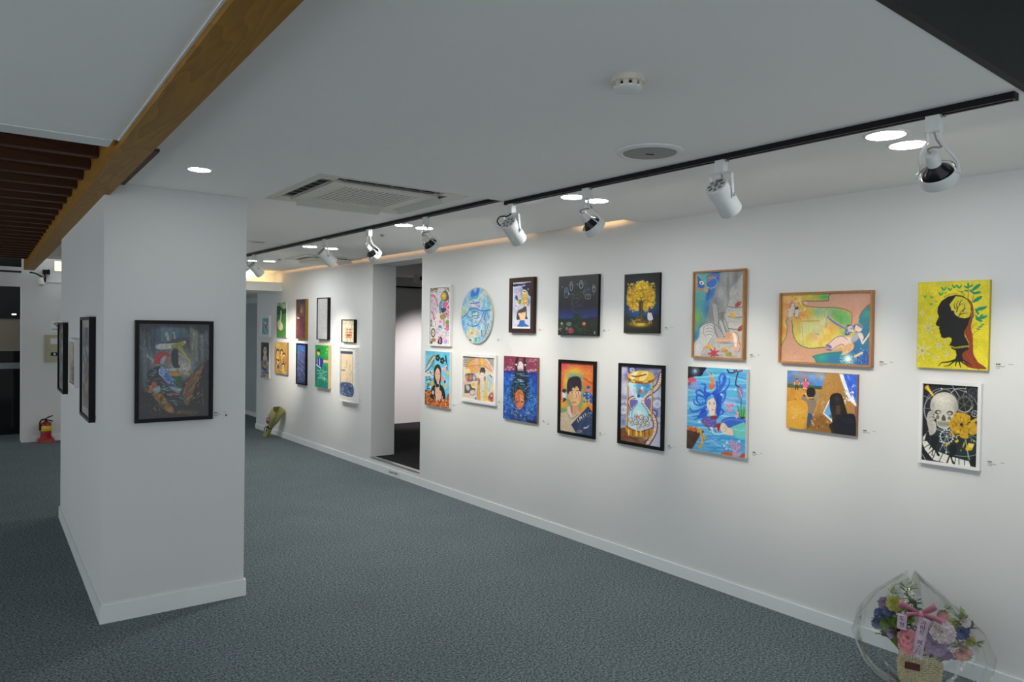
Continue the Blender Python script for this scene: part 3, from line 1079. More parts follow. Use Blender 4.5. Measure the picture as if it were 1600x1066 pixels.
def art_a8():
    A = Art(200, 250, [(38, 55), (845, 38), (818, 1022), (18, 980)], '#e0cf1c', 3)
    A.tint(5, 6, '#c9bd12', .5).tint(8, 9, '#ecdc2c', .5)
    for x, y, r, w in ((150, 555, 80, 22), (80, 800, 105, 30), (270, 745, 58, 17), (240, 880, 46, 14), (360, 835, 46, 14), (62, 640, 32, 10), (165, 450, 34, 10), (78, 390, 44, 12), (350, 705, 30, 9), (165, 670, 24, 7), (235, 645, 22, 7)):
        A.star(x, y, r, 7, '#d8d3a6', w, x, .85, '#b9ad52')
    A.p([(590, 230), (645, 290), (662, 400), (640, 500), (632, 560), (650, 640), (655, 740), (660, 840), (705, 925), (805, 1005), (600, 985), (545, 905), (530, 850), (560, 800), (600, 770), (610, 720), (570, 640), (560, 600), (600, 520), (630, 440), (640, 350), (610, 270)], '#8c3512', sm=True)
    for k in range(14):
        x = 590 + 9 * (k % 7)
        y = 640 + 25 * k * .7
        A.l([(x, y), (x - 10, y + 70), (x + 20 + 6 * k, y + 170)], 5, '#b9583a' if k % 2 else '#611f0a', .7)
    A.p([(460, 193), (370, 213), (295, 262), (256, 330), (252, 385), (270, 432), (250, 470), (232, 508), (244, 528), (275, 540), (270, 562), (280, 582), (278, 605), (292, 622), (296, 655), (330, 668), (385, 655), (412, 668), (416, 695), (388, 745), (420, 785), (458, 800), (470, 850), (452, 900), (500, 930), (545, 905), (530, 850), (548, 820), (608, 785), (606, 730), (560, 640), (556, 600), (600, 520), (628, 440), (640, 350), (600, 250), (540, 205)], '#0d0c0b')
    A.p([(460, 208), (388, 300), (402, 330), (410, 366), (438, 368), (450, 408), (490, 440), (560, 452), (612, 440), (632, 380), (626, 310), (590, 250), (530, 216)], '#d9c92c')
    for br in ([(490, 440), (520, 380), (575, 340)], [(510, 410), (560, 395), (600, 400)], [(470, 380), (490, 320), (540, 290)], [(480, 350), (470, 300), (490, 260)], [(540, 380), (560, 330), (555, 290)], [(455, 345), (440, 310), (450, 280)], [(500, 300), (520, 260), (540, 250)]):
        A.l(br, 10, '#2a2210', 1, w2=3)
    A.l([(400, 758), (450, 770), (520, 765), (600, 760)], 20, '#d9c92c', .9, False)
    for k in range(12):
        A.e(415 + k * 16, 766, 6, 5, '#1a1608')
    for rt in ([(450, 905), (380, 925), (300, 935), (262, 975)], [(460, 910), (420, 935), (380, 965), (330, 970)], [(480, 915), (460, 945), (462, 975)], [(500, 920), (505, 950), (520, 990)], [(520, 915), (560, 950), (600, 965)], [(530, 905), (590, 935), (640, 960)]):
        A.l(rt, 20, '#120d08', 1, w2=5)
    for tw in ([(640, 290), (660, 200), (665, 130)], [(600, 230), (605, 160), (600, 90)], [(660, 440), (680, 390), (740, 350)], [(630, 580), (660, 530), (700, 510)], [(640, 650), (680, 600), (720, 590)], [(560, 200), (510, 160), (470, 150)], [(330, 215), (400, 185), (480, 180)]):
        A.l(tw, 8, '#a8641e', 1, w2=3)
    for x, y, r, an in ((690, 115, 60, -35), (705, 245, 62, -30), (700, 175, 46, -10), (640, 160, 34, 40), (600, 95, 34, 90), (575, 110, 26, 30), (632, 100, 30, -30), (580, 150, 26, 10), (730, 350, 52, -20), (770, 345, 46, -25), (700, 380, 40, 60), (770, 445, 48, -20), (720, 470, 44, 25), (740, 440, 40, -50), (700, 440, 30, 45), (762, 525, 22, -15), (735, 548, 24, -10), (715, 572, 22, 10)):
        A.e(x, y, r, r * .32, '#0c9070', an)
        A.l([(x - r * .8 * math.cos(math.radians(an)), y - r * .8 * math.sin(math.radians(an))), (x + r * .8 * math.cos(math.radians(an)), y + r * .8 * math.sin(math.radians(an)))], 4, '#06664c', .8, False)
    for x, y, r in ((325, 125, 38), (395, 130, 32), (445, 100, 34), (500, 105, 36), (292, 180, 34), (112, 205, 26), (188, 215, 22), (180, 290, 22), (238, 262, 15), (535, 160, 18), (345, 170, 14)):
        A.e(x - r * .4, y, r * .7, r * .26, '#0f9a5c', 55)
        A.e(x + r * .4, y, r * .7, r * .26, '#16a868', -55)
    return A.grain(50, 60, .04).out()

def gear(A, x, y, r, c, n=12, wd=6, sp=5):
    A.ring(x, y, r, r, wd, c)
    for k in range(n):
        t = 2 * math.pi * k / n
        A.l([(x + r * math.cos(t), y + r * math.sin(t)), (x + r * 1.13 * math.cos(t), y + r * 1.13 * math.sin(t))], wd * 1.5, c, 1, False)
    for k in range(sp):
        t = 2 * math.pi * k / sp + .3
        A.l([(x, y), (x + r * math.cos(t), y + r * math.sin(t))], wd * .6, c, 1, False)
    A.e(x, y, r * .14, r * .14, c)

def art_b8():
    A = Art(180, 250, [(57, 42), (710, 75), (690, 980), (45, 905)], '#0e1218', 5)
    A.p([(210, 560), (700, 600), (700, 900), (300, 860), (150, 720)], '#12302f', .9, True, 20)
    A.tint(6, 8, '#1a2028', .5)
    A.ring(385, 350, 320, 250, 7, '#c2c6c6', .85)
    A.ring(270, 330, 200, 230, 6, '#b8bcbc', .8)
    A.l([(390, 60), (480, 190)], 6, '#c8caca').l([(520, 200), (560, 70)], 5, '#a8acac').l([(60, 185), (140, 220)], 5, '#a8acac').l([(60, 325), (140, 330)], 4, '#a8acac')
    A.l([(380, 150), (450, 100), (560, 100)], 8, '#c8caca')
    A.e(270, 103, 9, 9, '#eee').e(560, 130, 7, 7, '#eee')
    gear(A, 540, 280, 88, '#5d5d55', 14, 16, 6)
    gear(A, 640, 150, 54, '#3c4046', 12, 12, 6)
    gear(A, 660, 380, 34, '#c6cad0', 0, 7, 4)
    A.l([(470, 340), (560, 365), (640, 300)], 9, '#c8c9c6', .9)
    A.ring(540, 740, 240, 120, 7, '#a9b0ae', .8)
    gear(A, 335, 640, 74, '#c6ccd2', 16, 9, 7)
    A.l([(240, 690), (310, 720)], 7, '#ddd').l([(285, 740), (255, 800)], 5, '#ccc').l([(335, 740), (330, 820)], 5, '#ccc').e(330, 820, 9, 12, '#ddd').e(285, 737, 8, 8, '#ddd').e(450, 650, 9, 9, '#ddd')
    A.l([(550, 670), (605, 900)], 5, '#ccc').l([(560, 670), (590, 890)], 5, '#ccc').l([(600, 640), (700, 720)], 5, '#bbb').e(655, 685, 9, 9, '#e8e8e8')
    # piano path
    A.p([(55, 650), (120, 580), (128, 610), (90, 680), (180, 790), (290, 830), (420, 870), (560, 905), (630, 910), (690, 935), (690, 985), (350, 940), (180, 905), (80, 790), (50, 720)], '#dcdcd2', 1, False)
    for k, (x0, y0, x1, y1) in enumerate(((62, 690, 100, 680), (72, 770, 130, 735), (120, 840, 175, 790), (170, 900, 205, 810), (250, 920, 290, 835), (345, 935, 370, 860), (430, 945, 440, 875), (480, 950, 480, 890), (545, 960, 545, 900), (620, 970, 600, 905))):
        A.l([(x0, y0), (x1, y1)], 9, '#15171a', 1, False)
    A.p([(45, 800), (110, 850), (180, 905), (45, 900)], '#0e1218')
    A.l([(48, 840), (90, 905)], 6, '#ccc')
    for pts in ([(150, 640), (235, 640), (245, 700), (210, 760), (255, 850), (230, 858), (190, 790), (170, 850), (200, 860), (160, 850), (180, 740), (130, 790), (160, 700)], [(375, 740), (450, 740), (440, 830), (400, 880), (430, 940), (405, 940), (375, 870), (350, 930), (335, 925), (370, 830)], [(100, 600), (140, 600), (120, 680), (80, 690)], [(610, 900), (690, 860), (690, 975), (620, 960)]):
        A.p(pts, '#0a0c0e', 1, True)
    # hand
    A.p([(130, 360), (190, 350), (200, 375), (170, 400), (210, 410), (165, 430), (210, 435), (180, 460), (210, 500), (205, 590), (140, 630), (120, 560), (98, 460), (108, 390)], '#b5b2a8', 1, True)
    A.l([(120, 400), (160, 380), (195, 372)], 4, '#55534e').l([(125, 430), (165, 418), (205, 415)], 4, '#55534e').l([(140, 470), (180, 455)], 4, '#55534e').l([(190, 470), (200, 530), (185, 590)], 14, '#d2cfc4', .7)
    # skull
    A.p([(300, 142), (210, 165), (158, 220), (138, 290), (150, 345), (190, 355), (185, 420), (210, 440), (215, 500), (240, 535), (300, 555), (355, 545), (375, 500), (395, 450), (430, 415), (440, 370), (462, 330), (455, 250), (420, 190), (370, 155)], '#c9c5b8', 1, True)
    A.g(280, 230, 90, 60, '#e2dfd4', .8).g(440, 300, 30, 90, '#8f8c80', .7).g(165, 300, 30, 60, '#96938a', .6)
    A.e(230, 368, 38, 26, '#4a4842', -5).e(372, 378, 38, 26, '#4a4842', 5).e(240, 370, 22, 14, '#b9b5a8').e(365, 382, 22, 14, '#b9b5a8')
    A.p([(298, 395), (270, 450), (298, 465), (325, 455)], '#4e4b45', 1, True).e(228, 425, 20, 24, '#6a675f').e(365, 435, 20, 20, '#75726a')
    A.p([(225, 468), (370, 478), (360, 520), (300, 535), (235, 515)], '#aaa698', 1, True)
    for k in range(9):
        A.l([(238 + k * 15, 478 + k), (240 + k * 14, 520 + k)], 3.5, '#5a574f')
    A.l([(230, 497), (365, 505)], 3.5, '#5a574f')
    # yellow rose disc and crystals
    A.p([(430, 380), (500, 370), (590, 395), (612, 430), (600, 470), (560, 490), (600, 520), (580, 580), (590, 650), (540, 660), (490, 640), (480, 600), (420, 610), (380, 560), (360, 500), (380, 450), (410, 420)], '#c99d10', 1, True)
    A.p([(590, 490), (660, 480), (690, 530), (685, 590), (640, 620), (590, 600), (575, 550)], '#caa018', 1, True)
    A.scat(60, 375, 385, 610, 640, 8, 24, ['#e3bd2a', '#a87a08', '#d9ad14', '#8a6408'], .8, .5)
    A.scat(14, 590, 500, 680, 610, 6, 16, ['#e3bd2a', '#a87a08'], .8, .5)
    for k in range(11):
        t = 2 * math.pi * k / 11
        A.l([(505, 505), (505 + 110 * math.cos(t), 505 + 110 * math.sin(t))], 6, '#5c4206', .8, False, w2=2)
    A.e(508, 505, 18, 18, '#122').p([(605, 468), (690, 425), (700, 450), (640, 480)], '#d8b428', 1, True)
    A.p([(555, 770), (590, 710), (660, 715), (630, 790), (560, 795)], '#e0b41c').p([(590, 715), (655, 722), (640, 760), (600, 760)], '#f4e08a', .8)
    A.p([(425, 690), (465, 668), (478, 690), (450, 712)], '#e0b41c').p([(520, 750), (540, 690), (548, 720), (525, 770)], '#d8aa14').p([(305, 755), (330, 720), (375, 722), (340, 745)], '#d8aa14').p([(615, 690), (625, 665), (632, 690)], '#d8aa14').p([(490, 790), (510, 785), (505, 805)], '#d8aa14')
    A.p([(70, 95), (110, 60), (135, 110), (180, 170), (165, 190), (120, 140)], '#dba412', 1, True).l([(100, 80), (130, 130), (165, 170)], 10, '#f6dc7c', .9)
    return A.grain(60, 80, .06).out()

def art_a7():
    A = Art(270, 190, [(72, 103), (1245, 65), (1232, 985), (72, 952)], '#d9c04a', 7)
    for x, y, r, c in ((150, 180, 130, '#df8a3a'), (120, 350, 120, '#dd9a54'), (100, 560, 90, '#e08a2a'), (330, 130, 130, '#dcb818'), (480, 130, 120, '#b9b81c'), (640, 110, 90, '#2f9a3c'), (350, 370, 90, '#df8a28'), (560, 320, 110, '#76b48a'), (430, 330, 60, '#e0b628'), (800, 340, 110, '#4c9e3a'), (900, 430, 110, '#3c9a44'), (700, 300, 70, '#9cc0a8'), (480, 560, 150, '#c6cf8c'), (400, 680, 100, '#d6cf4a'), (620, 480, 110, '#cfd2a0'), (720, 540, 90, '#e09a3a'), (650, 650, 100, '#dfb93a'), (520, 640, 80, '#dcae78'), (800, 590, 80, '#ddb640'), (900, 590, 60, '#6aa84a'), (200, 240, 60, '#e07a4a')):
        A.g(x, y, r, r * .8, c, .9)
    A.tint(14, 10, '#fff2a0', .25).tint(18, 14, '#e07c1e', .18, .55, .8)
    A.p([(690, 210), (980, 330), (985, 500), (900, 560), (880, 480), (760, 420), (700, 380)], '#4aa24c', .5, True, 14)
    A.p([(1080, 430), (1120, 320), (1200, 240), (1245, 220), (1240, 990), (520, 990), (490, 885), (700, 830), (860, 815), (1000, 700), (1050, 560), (1090, 500)], '#0f7c8a', 1, False, 2)
    A.g(1200, 330, 90, 70, '#2f9a8a', .9).g(1190, 560, 70, 90, '#0d6a94', .9).g(1180, 900, 130, 120, '#1846a8', 1).g(1060, 880, 90, 70, '#1258a8', .9).g(620, 900, 90, 50, '#1fa890', .9).g(760, 920, 90, 40, '#1570b0', .9).g(1000, 760, 60, 60, '#1258a0', .8)
    A.dash(60, 1000, 300, 1230, 970, 60, 7, ['#1a8a9a', '#1f5cb4', '#27a58e'], .35, -50)
    sk, ln, lg = '#cf9878', '#9a3a34', '#1d6a34'
    up = [(715, 83), (690, 120), (690, 168), (640, 178), (440, 183), (370, 180), (345, 196), (360, 226), (400, 245), (520, 262), (720, 262), (860, 275), (950, 305), (990, 340), (998, 400), (988, 490), (1010, 520), (1075, 470), (1085, 400), (1120, 320), (1190, 245), (1245, 215), (1245, 65)]
    A.p(up, sk)
    A.l(up[:4] + up[4:7], 9, '#4c2a3c').l(up[6:18], 9, ln).l(up[18:22], 9, ln)
    A.e(385, 205, 34, 20, '#e0a8a8', 10)
    A.g(1100, 150, 120, 50, '#d8a486', .6).g(1000, 330, 30, 60, '#bb8466', .5)
    dn = [(72, 760), (110, 690), (145, 600), (150, 510), (130, 450), (160, 400), (205, 430), (220, 500), (225, 590), (255, 670), (310, 735), (380, 770), (470, 785), (600, 772), (690, 765), (760, 800), (870, 765), (880, 820), (700, 838), (560, 865), (490, 888), (520, 915), (540, 968), (72, 952)]
    A.p(dn, sk)
    A.l(dn[:6], 9, lg).l(dn[6:15], 9, lg).l(dn[17:23], 9, '#2a7a44')
    A.l([(210, 870), (270, 835), (320, 790)], 4, '#a9765a').l([(230, 930), (380, 920)], 5, '#bb8566').g(230, 905, 90, 40, '#d6a386', .5)
    # swing and slide
    A.l([(340, 440), (575, 435)], 9, '#b0863c').l([(350, 460), (300, 640)], 5, '#c8c040').l([(345, 465), (365, 745)], 9, '#9a9ad0').l([(575, 440), (610, 600)], 5, '#b8c070').l([(560, 450), (580, 620)], 6, '#c4c888')
    for x in (400, 430, 505, 550):
        A.l([(x, 440), (x + (8 if x < 460 else 10), 600)], 3, '#8fb6a0')
    A.l([(525, 602), (570, 605)], 7, '#5a86b8')
    A.l([(645, 390), (650, 300), (690, 292), (700, 380)], 7, '#8a7a78').l([(665, 395), (662, 520)], 9, '#8a8ac8').l([(672, 300), (676, 380)], 5, '#9a8a84')
    A.l([(685, 385), (780, 460), (905, 522)], 24, '#6a5fa8').l([(690, 380), (790, 448), (905, 512)], 8, '#b8a8d0')
    # children sketched top left
    for pts in ([(160, 400), (155, 300), (190, 260), (205, 190), (232, 200), (245, 280), (225, 380)], [(245, 310), (265, 260), (300, 275), (295, 380), (250, 385)]):
        A.p(pts, '#d6cfc4', .8, True)
        A.l(pts + pts[:1], 5, '#57508a')
    A.e(270, 276, 26, 16, '#3a3350').e(215, 205, 16, 14, '#8a7aa0').scat(26, 150, 150, 330, 400, 4, 10, ['#e9dcd0', '#6a5a8c', '#c86a5a', '#f0e6c0'], .8)
    A.l([(300, 320), (370, 300)], 12, '#dcb094').e(378, 285, 10, 12, '#fffbe0').scat(12, 200, 120, 320, 230, 8, 18, ['#e88a6a', '#d86a4a', '#e8a8a0', '#f0d8c0'], .7)
    # swinging girl
    A.p([(905, 600), (940, 480), (1000, 500), (1050, 470), (1010, 560), (960, 610)], '#3a4a80', 1, True).p([(935, 560), (960, 500), (1010, 510), (1000, 570)], '#cfc4cc', .9, True).scat(14, 920, 500, 1020, 590, 5, 14, ['#2c3a78', '#d8d0d8', '#8a88a8'], .8)
    A.p([(660, 740), (690, 725), (800, 640), (885, 625), (1000, 660), (990, 760), (890, 740), (800, 770), (720, 815), (690, 790)], '#e3c4b4', 1, True)
    A.l([(690, 730), (800, 640), (885, 628), (940, 670)], 7, '#4a4a90').l([(735, 800), (860, 730), (900, 745)], 7, '#4a4a90')
    A.e(700, 755, 44, 20, '#75689a', 25).e(705, 800, 38, 16, '#75689a', 10)
    A.p([(985, 660), (1040, 590), (1090, 570), (1110, 610), (1040, 700), (1000, 700)], '#a9a6b4', 1, True).e(1085, 515, 48, 55, '#e6cdbd').p([(1040, 480), (1080, 460), (1130, 480), (1140, 530), (1110, 520), (1060, 490)], '#7f7a86', 1, True)
    A.p([(1080, 600), (1120, 580), (1150, 640), (1130, 690), (1180, 640), (1230, 560), (1240, 590), (1150, 720), (1120, 715), (1100, 660)], '#e6cdbd', 1, True)
    A.l([(1100, 660), (1120, 715), (1150, 720), (1238, 592)], 6, '#4a4a90').l([(1060, 520), (1075, 524)], 4, '#6a4a4a')
    A.p([(880, 860), (890, 770), (940, 725), (1010, 715), (1030, 770), (960, 830)], '#dfa870', 1, True).l([(905, 830), (935, 740)], 5, '#b87a44').l([(960, 815), (985, 725)], 5, '#b87a44').l([(1000, 705), (1040, 690), (1020, 790)], 6, '#5a5490')
    A.star(950, 910, 110, 22, '#dff0e8', 7, 4, .85).g(950, 910, 45, 40, '#f4fff4', .9).scat(30, 850, 840, 1060, 980, 3, 7, ['#e8e8b0', '#fff', '#b0e0d0'])
    A.l([(1040, 880), (1130, 830)], 26, '#e8c27c').scat(30, 1080, 780, 1230, 970, 2, 4, ['#dfe8ff'])
    return A.grain(90, 60, .03).out()

def art_b7():
    A = Art(210, 165, [(62, 47), (1120, 98), (1108, 1005), (32, 880)], '#b07c30', 9)
    A.p([(55, 40), (650, 70), (580, 300), (50, 250)], '#4a86d8').g(300, 110, 200, 60, '#7aaae8', .8).g(560, 120, 110, 60, '#a9c6ee', .9).g(100, 160, 80, 60, '#3f78cc', .8).g(240, 95, 70, 25, '#b8a8d0', .5)
    A.p([(50, 230), (590, 268), (575, 318), (45, 290)], '#1d5a52')
    A.p([(45, 288), (575, 318), (540, 420), (500, 620), (350, 890), (30, 880)], '#cb9230')
    A.tint(10, 8, '#9a6c24', .35)
    A.scat(90, 560, 330, 1000, 900, 6, 18, ['#8a6026', '#c89a58', '#a87a3a', '#d0a868', '#7a521e'], .6, .6)
    A.p([(650, 72), (850, 80), (880, 180), (930, 280), (960, 400), (1090, 560), (1090, 690), (960, 680), (900, 420), (800, 365), (720, 400), (640, 560), (590, 660), (560, 560), (560, 400), (590, 290)], '#b98a48', .7, True, 6)
    A.dash(120, 590, 90, 960, 620, 26, 8, ['#a2743a', '#cfa066', '#93642c', '#c29050'], .6)
    A.p([(845, 86), (1120, 98), (1110, 560), (1085, 548), (1000, 470), (940, 330), (880, 190)], '#eef0f4').p([(905, 88), (1120, 98), (1112, 520), (1080, 470), (1010, 380), (960, 250)], '#2f62d8').dash(50, 930, 110, 1110, 460, 60, 6, ['#5a8af0', '#8fb2f4', '#dfe8ff'], .6, 50)
    A.scat(30, 900, 250, 1080, 530, 5, 16, ['#ffffff', '#e4eaf4'], .9)
    A.p([(1090, 560), (1110, 560), (1108, 800), (1085, 780)], '#9a4a54')
    # boulder of sand, boy photographing
    A.p([(32, 600), (40, 500), (240, 480), (330, 530), (358, 600), (355, 760), (340, 890), (32, 880)], '#d0992c', 1, True).g(180, 650, 120, 90, '#dcae54', .8).l([(260, 490), (335, 535), (356, 620), (350, 780), (320, 885)], 14, '#dfae38', .9)
    A.dash(26, 60, 560, 330, 860, 70, 6, ['#b98422', '#e0b04c'], .5, 5)
    A.e(142, 735, 18, 18, '#d8b0a0').e(175, 460, 12, 10, '#7a4a1c').e(295, 735, 12, 10, '#a8701c').g(270, 370, 60, 30, '#e08a28', .7)
    A.p([(290, 400), (340, 380), (330, 430), (380, 470), (440, 450), (490, 480), (500, 540), (460, 640), (440, 690), (360, 680), (370, 560), (330, 490), (268, 460)], '#85786c', 1, True).p([(480, 360), (540, 380), (530, 460), (500, 490), (470, 400)], '#9a8a78', .9, True)
    A.p([(365, 680), (440, 690), (420, 800), (380, 880), (350, 880)], '#2f4c8a', 1, True).e(415, 360, 70, 78, '#101210').p([(385, 430), (450, 430), (440, 450), (395, 450)], '#e0c8b0').l([(390, 455), (455, 455)], 12, '#222').e(330, 385, 16, 20, '#e2bfa4').e(315, 405, 16, 14, '#1a1a1a', 30)
    # two children
    A.e(200, 170, 15, 12, '#14100e').e(203, 185, 10, 9, '#e8cdb4').p([(175, 200), (225, 198), (235, 255), (170, 252)], '#c8702c', 1, True).l([(165, 215), (160, 248)], 9, '#e8d8c8').l([(235, 215), (240, 245)], 9, '#e8d8c8').l([(190, 255), (178, 318)], 14, '#16181c').l([(206, 255), (214, 320)], 14, '#16181c')
    A.e(335, 180, 26, 22, '#2a1a1c').e(335, 150, 32, 20, '#e0607c').e(335, 182, 13, 14, '#f0d4c0').p([(300, 205), (375, 208), (350, 300), (300, 282)], '#e25a78', 1, True).l([(295, 215), (270, 240)], 9, '#f0b8c8').l([(370, 215), (380, 242)], 9, '#e8d8e8').l([(308, 285), (302, 320)], 10, '#f0e0d0').l([(335, 295), (340, 320)], 10, '#f0e0d0').e(302, 322, 14, 6, '#151515').e(338, 326, 12, 6, '#151515')
    # photograph under a shoe
    A.p([(700, 450), (595, 665), (735, 795), (760, 700), (740, 480)], '#eef2f6').p([(700, 490), (612, 660), (725, 755), (745, 690)], '#6aa6d8').p([(690, 690), (725, 755), (745, 690)], '#2f6a78')
    A.p([(700, 470), (720, 400), (790, 365), (860, 375), (900, 430), (930, 530), (970, 660), (960, 720), (760, 800), (735, 700), (705, 590)], '#17110f', 1, True).g(815, 450, 40, 45, '#4a4040', .7).g(850, 600, 50, 90, '#3a2a22', .6).p([(720, 560), (750, 560), (790, 740), (760, 790), (730, 690)], '#33211a', .8, True)
    for k in range(5):
        A.l([(795, 565 + k * 28), (835, 555 + k * 28), (862, 562 + k * 28)], 7, '#8a6a4a')
    A.p([(690, 840), (800, 770), (900, 700), (980, 670), (1075, 680), (1108, 800), (1108, 1005), (760, 965), (720, 920)], '#0c0f1c', 1, True)
    A.l([(880, 740), (960, 800), (1080, 800)], 10, '#1d2440').l([(720, 850), (820, 850), (900, 920)], 9, '#1a2038').l([(950, 880), (1050, 940)], 9, '#1d2440').g(1010, 760, 50, 30, '#1a2140', .8)
    A.p([(400, 760), (560, 700), (680, 800), (730, 960), (350, 900)], '#6c4a20', .55, True, 8).scat(24, 420, 680, 680, 900, 6, 16, ['#c89a64', '#5a3a14', '#d8b488', '#7a5424'], .8)
    A.scat(18, 520, 430, 620, 660, 5, 10, ['#d8a0a0', '#9ab0a0', '#e0d0b0'], .7)
    return A.grain(70, 60, .05).out()

def art_a6():
    A = Art(165, 250, [(57, 72), (615, 50), (600, 1025), (42, 992)], '#b4b2ac', 11)
    A.p([(50, 60), (370, 55), (250, 330), (170, 640), (40, 860)], '#5aa9a0', 1, False, 3)
    A.g(80, 130, 60, 120, '#8cc4b4', .8).g(120, 430, 60, 90, '#3f9ca8', .8).g(80, 570, 50, 90, '#92b84e', .95).g(110, 620, 30, 60, '#5fa468', .7).g(60, 780, 40, 60, '#2a7ab8', .9).g(190, 480, 40, 120, '#2b72b4', .9).g(320, 130, 40, 120, '#2f62b4', 1).g(260, 300, 40, 80, '#2864b0', .9).g(140, 700, 40, 60, '#2456a4', .9)
    # stone ground
    A.p([(440, 260), (615, 60), (600, 1025), (120, 1010), (140, 880), (250, 780), (420, 700)], '#b9b6b2', 1, False, 3)
    A.tint(16, 30, '#8f8c88', .25)
    for y in (450, 560, 690):
        A.l([(430, y), (520, y + 12), (610, y + 4)], 9, '#4d4b4a', .8)
    A.g(520, 600, 70, 40, '#9a9795', .6).g(540, 400, 50, 40, '#a5a29e', .6).scat(40, 440, 300, 605, 1000, 3, 9, ['#8a8784', '#d0cdc8'], .5)
    # bird
    A.p([(75, 100), (120, 140), (160, 200), (140, 245), (95, 235), (78, 180)], '#2d63b8', 1, True).p([(180, 130), (230, 80), (310, 70), (305, 150), (260, 230), (200, 240)], '#2f6ac4', 1, True).p([(190, 270), (260, 280), (250, 340), (175, 390)], '#3b7cc8', 1, True)
    for k in range(6):
        A.l([(180, 180), (215 + 18 * k, 85 + 4 * k)], 9, '#b08a66' if k % 2 else '#8a6a50', .9)
        A.l([(210, 250), (180 + 17 * k, 385 - 16 * k)], 4, '#173a78')
    A.l([(62, 80), (75, 170), (60, 220)], 22, '#c89a72').l([(70, 235), (130, 255), (180, 240)], 26, '#b98a62').e(130, 180, 28, 20, '#e8ead8', 30).e(128, 182, 10, 9, '#161a20').p([(160, 240), (200, 230), (205, 280), (170, 280)], '#c79a70', 1, True).ring(240, 180, 70, 60, 4, '#c8dcec')
    # big grey hand
    A.p([(365, 58), (600, 55), (530, 170), (450, 270), (452, 360), (420, 470), (385, 560), (400, 620), (440, 720), (410, 740), (400, 790), (350, 800), (300, 780), (270, 690), (262, 640), (170, 640), (200, 540), (240, 380), (290, 270), (330, 150)], '#8d8d8c', 1, True)
    A.g(430, 120, 60, 90, '#a4a4a3', .9).g(520, 120, 30, 110, '#6a6a6a', .7).g(350, 300, 50, 70, '#b5b5b4', .9).g(290, 420, 30, 80, '#6f6f6e', .6).g(400, 400, 30, 80, '#a9a9a8', .8).g(230, 540, 30, 80, '#767675', .6).g(300, 560, 26, 80, '#b2b2b1', .9).g(365, 560, 30, 50, '#5f5f5e', .7)
    A.p([(250, 420), (300, 430), (322, 560), (318, 640), (290, 655), (270, 610), (255, 520)], '#a3a3a2', 1, True).l([(318, 460), (325, 560), (318, 640)], 6, '#454545').l([(250, 440), (258, 540), (275, 620)], 5, '#5a5a5a')
    for f, c in (([(275, 660), (300, 650), (380, 760), (370, 800), (320, 790)], '#a0a09f'), ([(325, 610), (360, 600), (410, 740), (400, 790), (370, 740)], '#aeaead'), ([(370, 600), (400, 590), (440, 700), (435, 735), (400, 690)], '#9c9c9b')):
        A.p(f, c, 1, True)
        A.l(f + f[:1], 4, '#4c4c4c')
    A.l([(330, 520), (400, 515)], 5, '#555').g(430, 180, 14, 120, '#5c5c5c', .5)
    # small pale hand
    A.p([(185, 640), (240, 630), (262, 680), (255, 770), (220, 840), (160, 900), (120, 1000), (42, 995), (45, 860), (105, 780), (110, 690), (150, 650)], '#c9c7c4', 1, True)
    for y in (665, 700, 735, 770):
        A.l([(180, y - 8), (230, y - 18), (255, y)], 5, '#6a6866')
    A.l([(165, 660), (150, 720), (180, 790)], 6, '#807e7c').l([(255, 780), (215, 845), (150, 920), (120, 1000)], 5, '#7a7876').g(80, 900, 30, 60, '#dedcd8', .8)
    # gull-like wooden bird
    A.p([(300, 800), (400, 790), (470, 750), (500, 720), (540, 760), (560, 850), (575, 900), (550, 950), (520, 900), (505, 965), (485, 950), (490, 860), (465, 830), (320, 840)], '#dca988', 1, True).p([(490, 740), (525, 770), (535, 850), (520, 900), (495, 830)], '#efe0d2', .95, True)
    A.l([(500, 725), (545, 770), (555, 840), (575, 890), (550, 950)], 4, '#6c4a3a').l([(310, 808), (470, 800)], 4, '#a87250').l([(420, 760), (440, 830)], 5, '#b8845e').g(400, 850, 90, 12, '#6e6a66', .7).e(490, 795, 4, 6, '#222').p([(400, 760), (440, 730), (470, 760), (450, 800)], '#d09468', .9, True)
    # leaves
    for x, y, r, c, d_ in ((545, 425, 44, '#b02f38', -35), (480, 545, 44, '#d2a63a', 30), (580, 690, 48, '#8c3c34', -40), (210, 890, 44, '#e0b03a', 5), (395, 925, 40, '#d8903c', 10), (440, 975, 42, '#9aa03a', -5)):
        A.e(x, y, r, r * .5, c, d_)
        A.dash(6, x - r * .6, y - r * .3, x + r * .6, y + r * .3, r * .8, 4, ['#6a2a1a', '#f0d070'], .6, d_)
    A.star(270, 965, 66, 7, '#c4303a', 30, 180, 1).g(270, 985, 90, 12, '#6a6664', .6).g(400, 948, 60, 8, '#5a5654', .5).g(470, 1000, 60, 8, '#5a5654', .5)
    return A.grain(50, 80, .05).out()

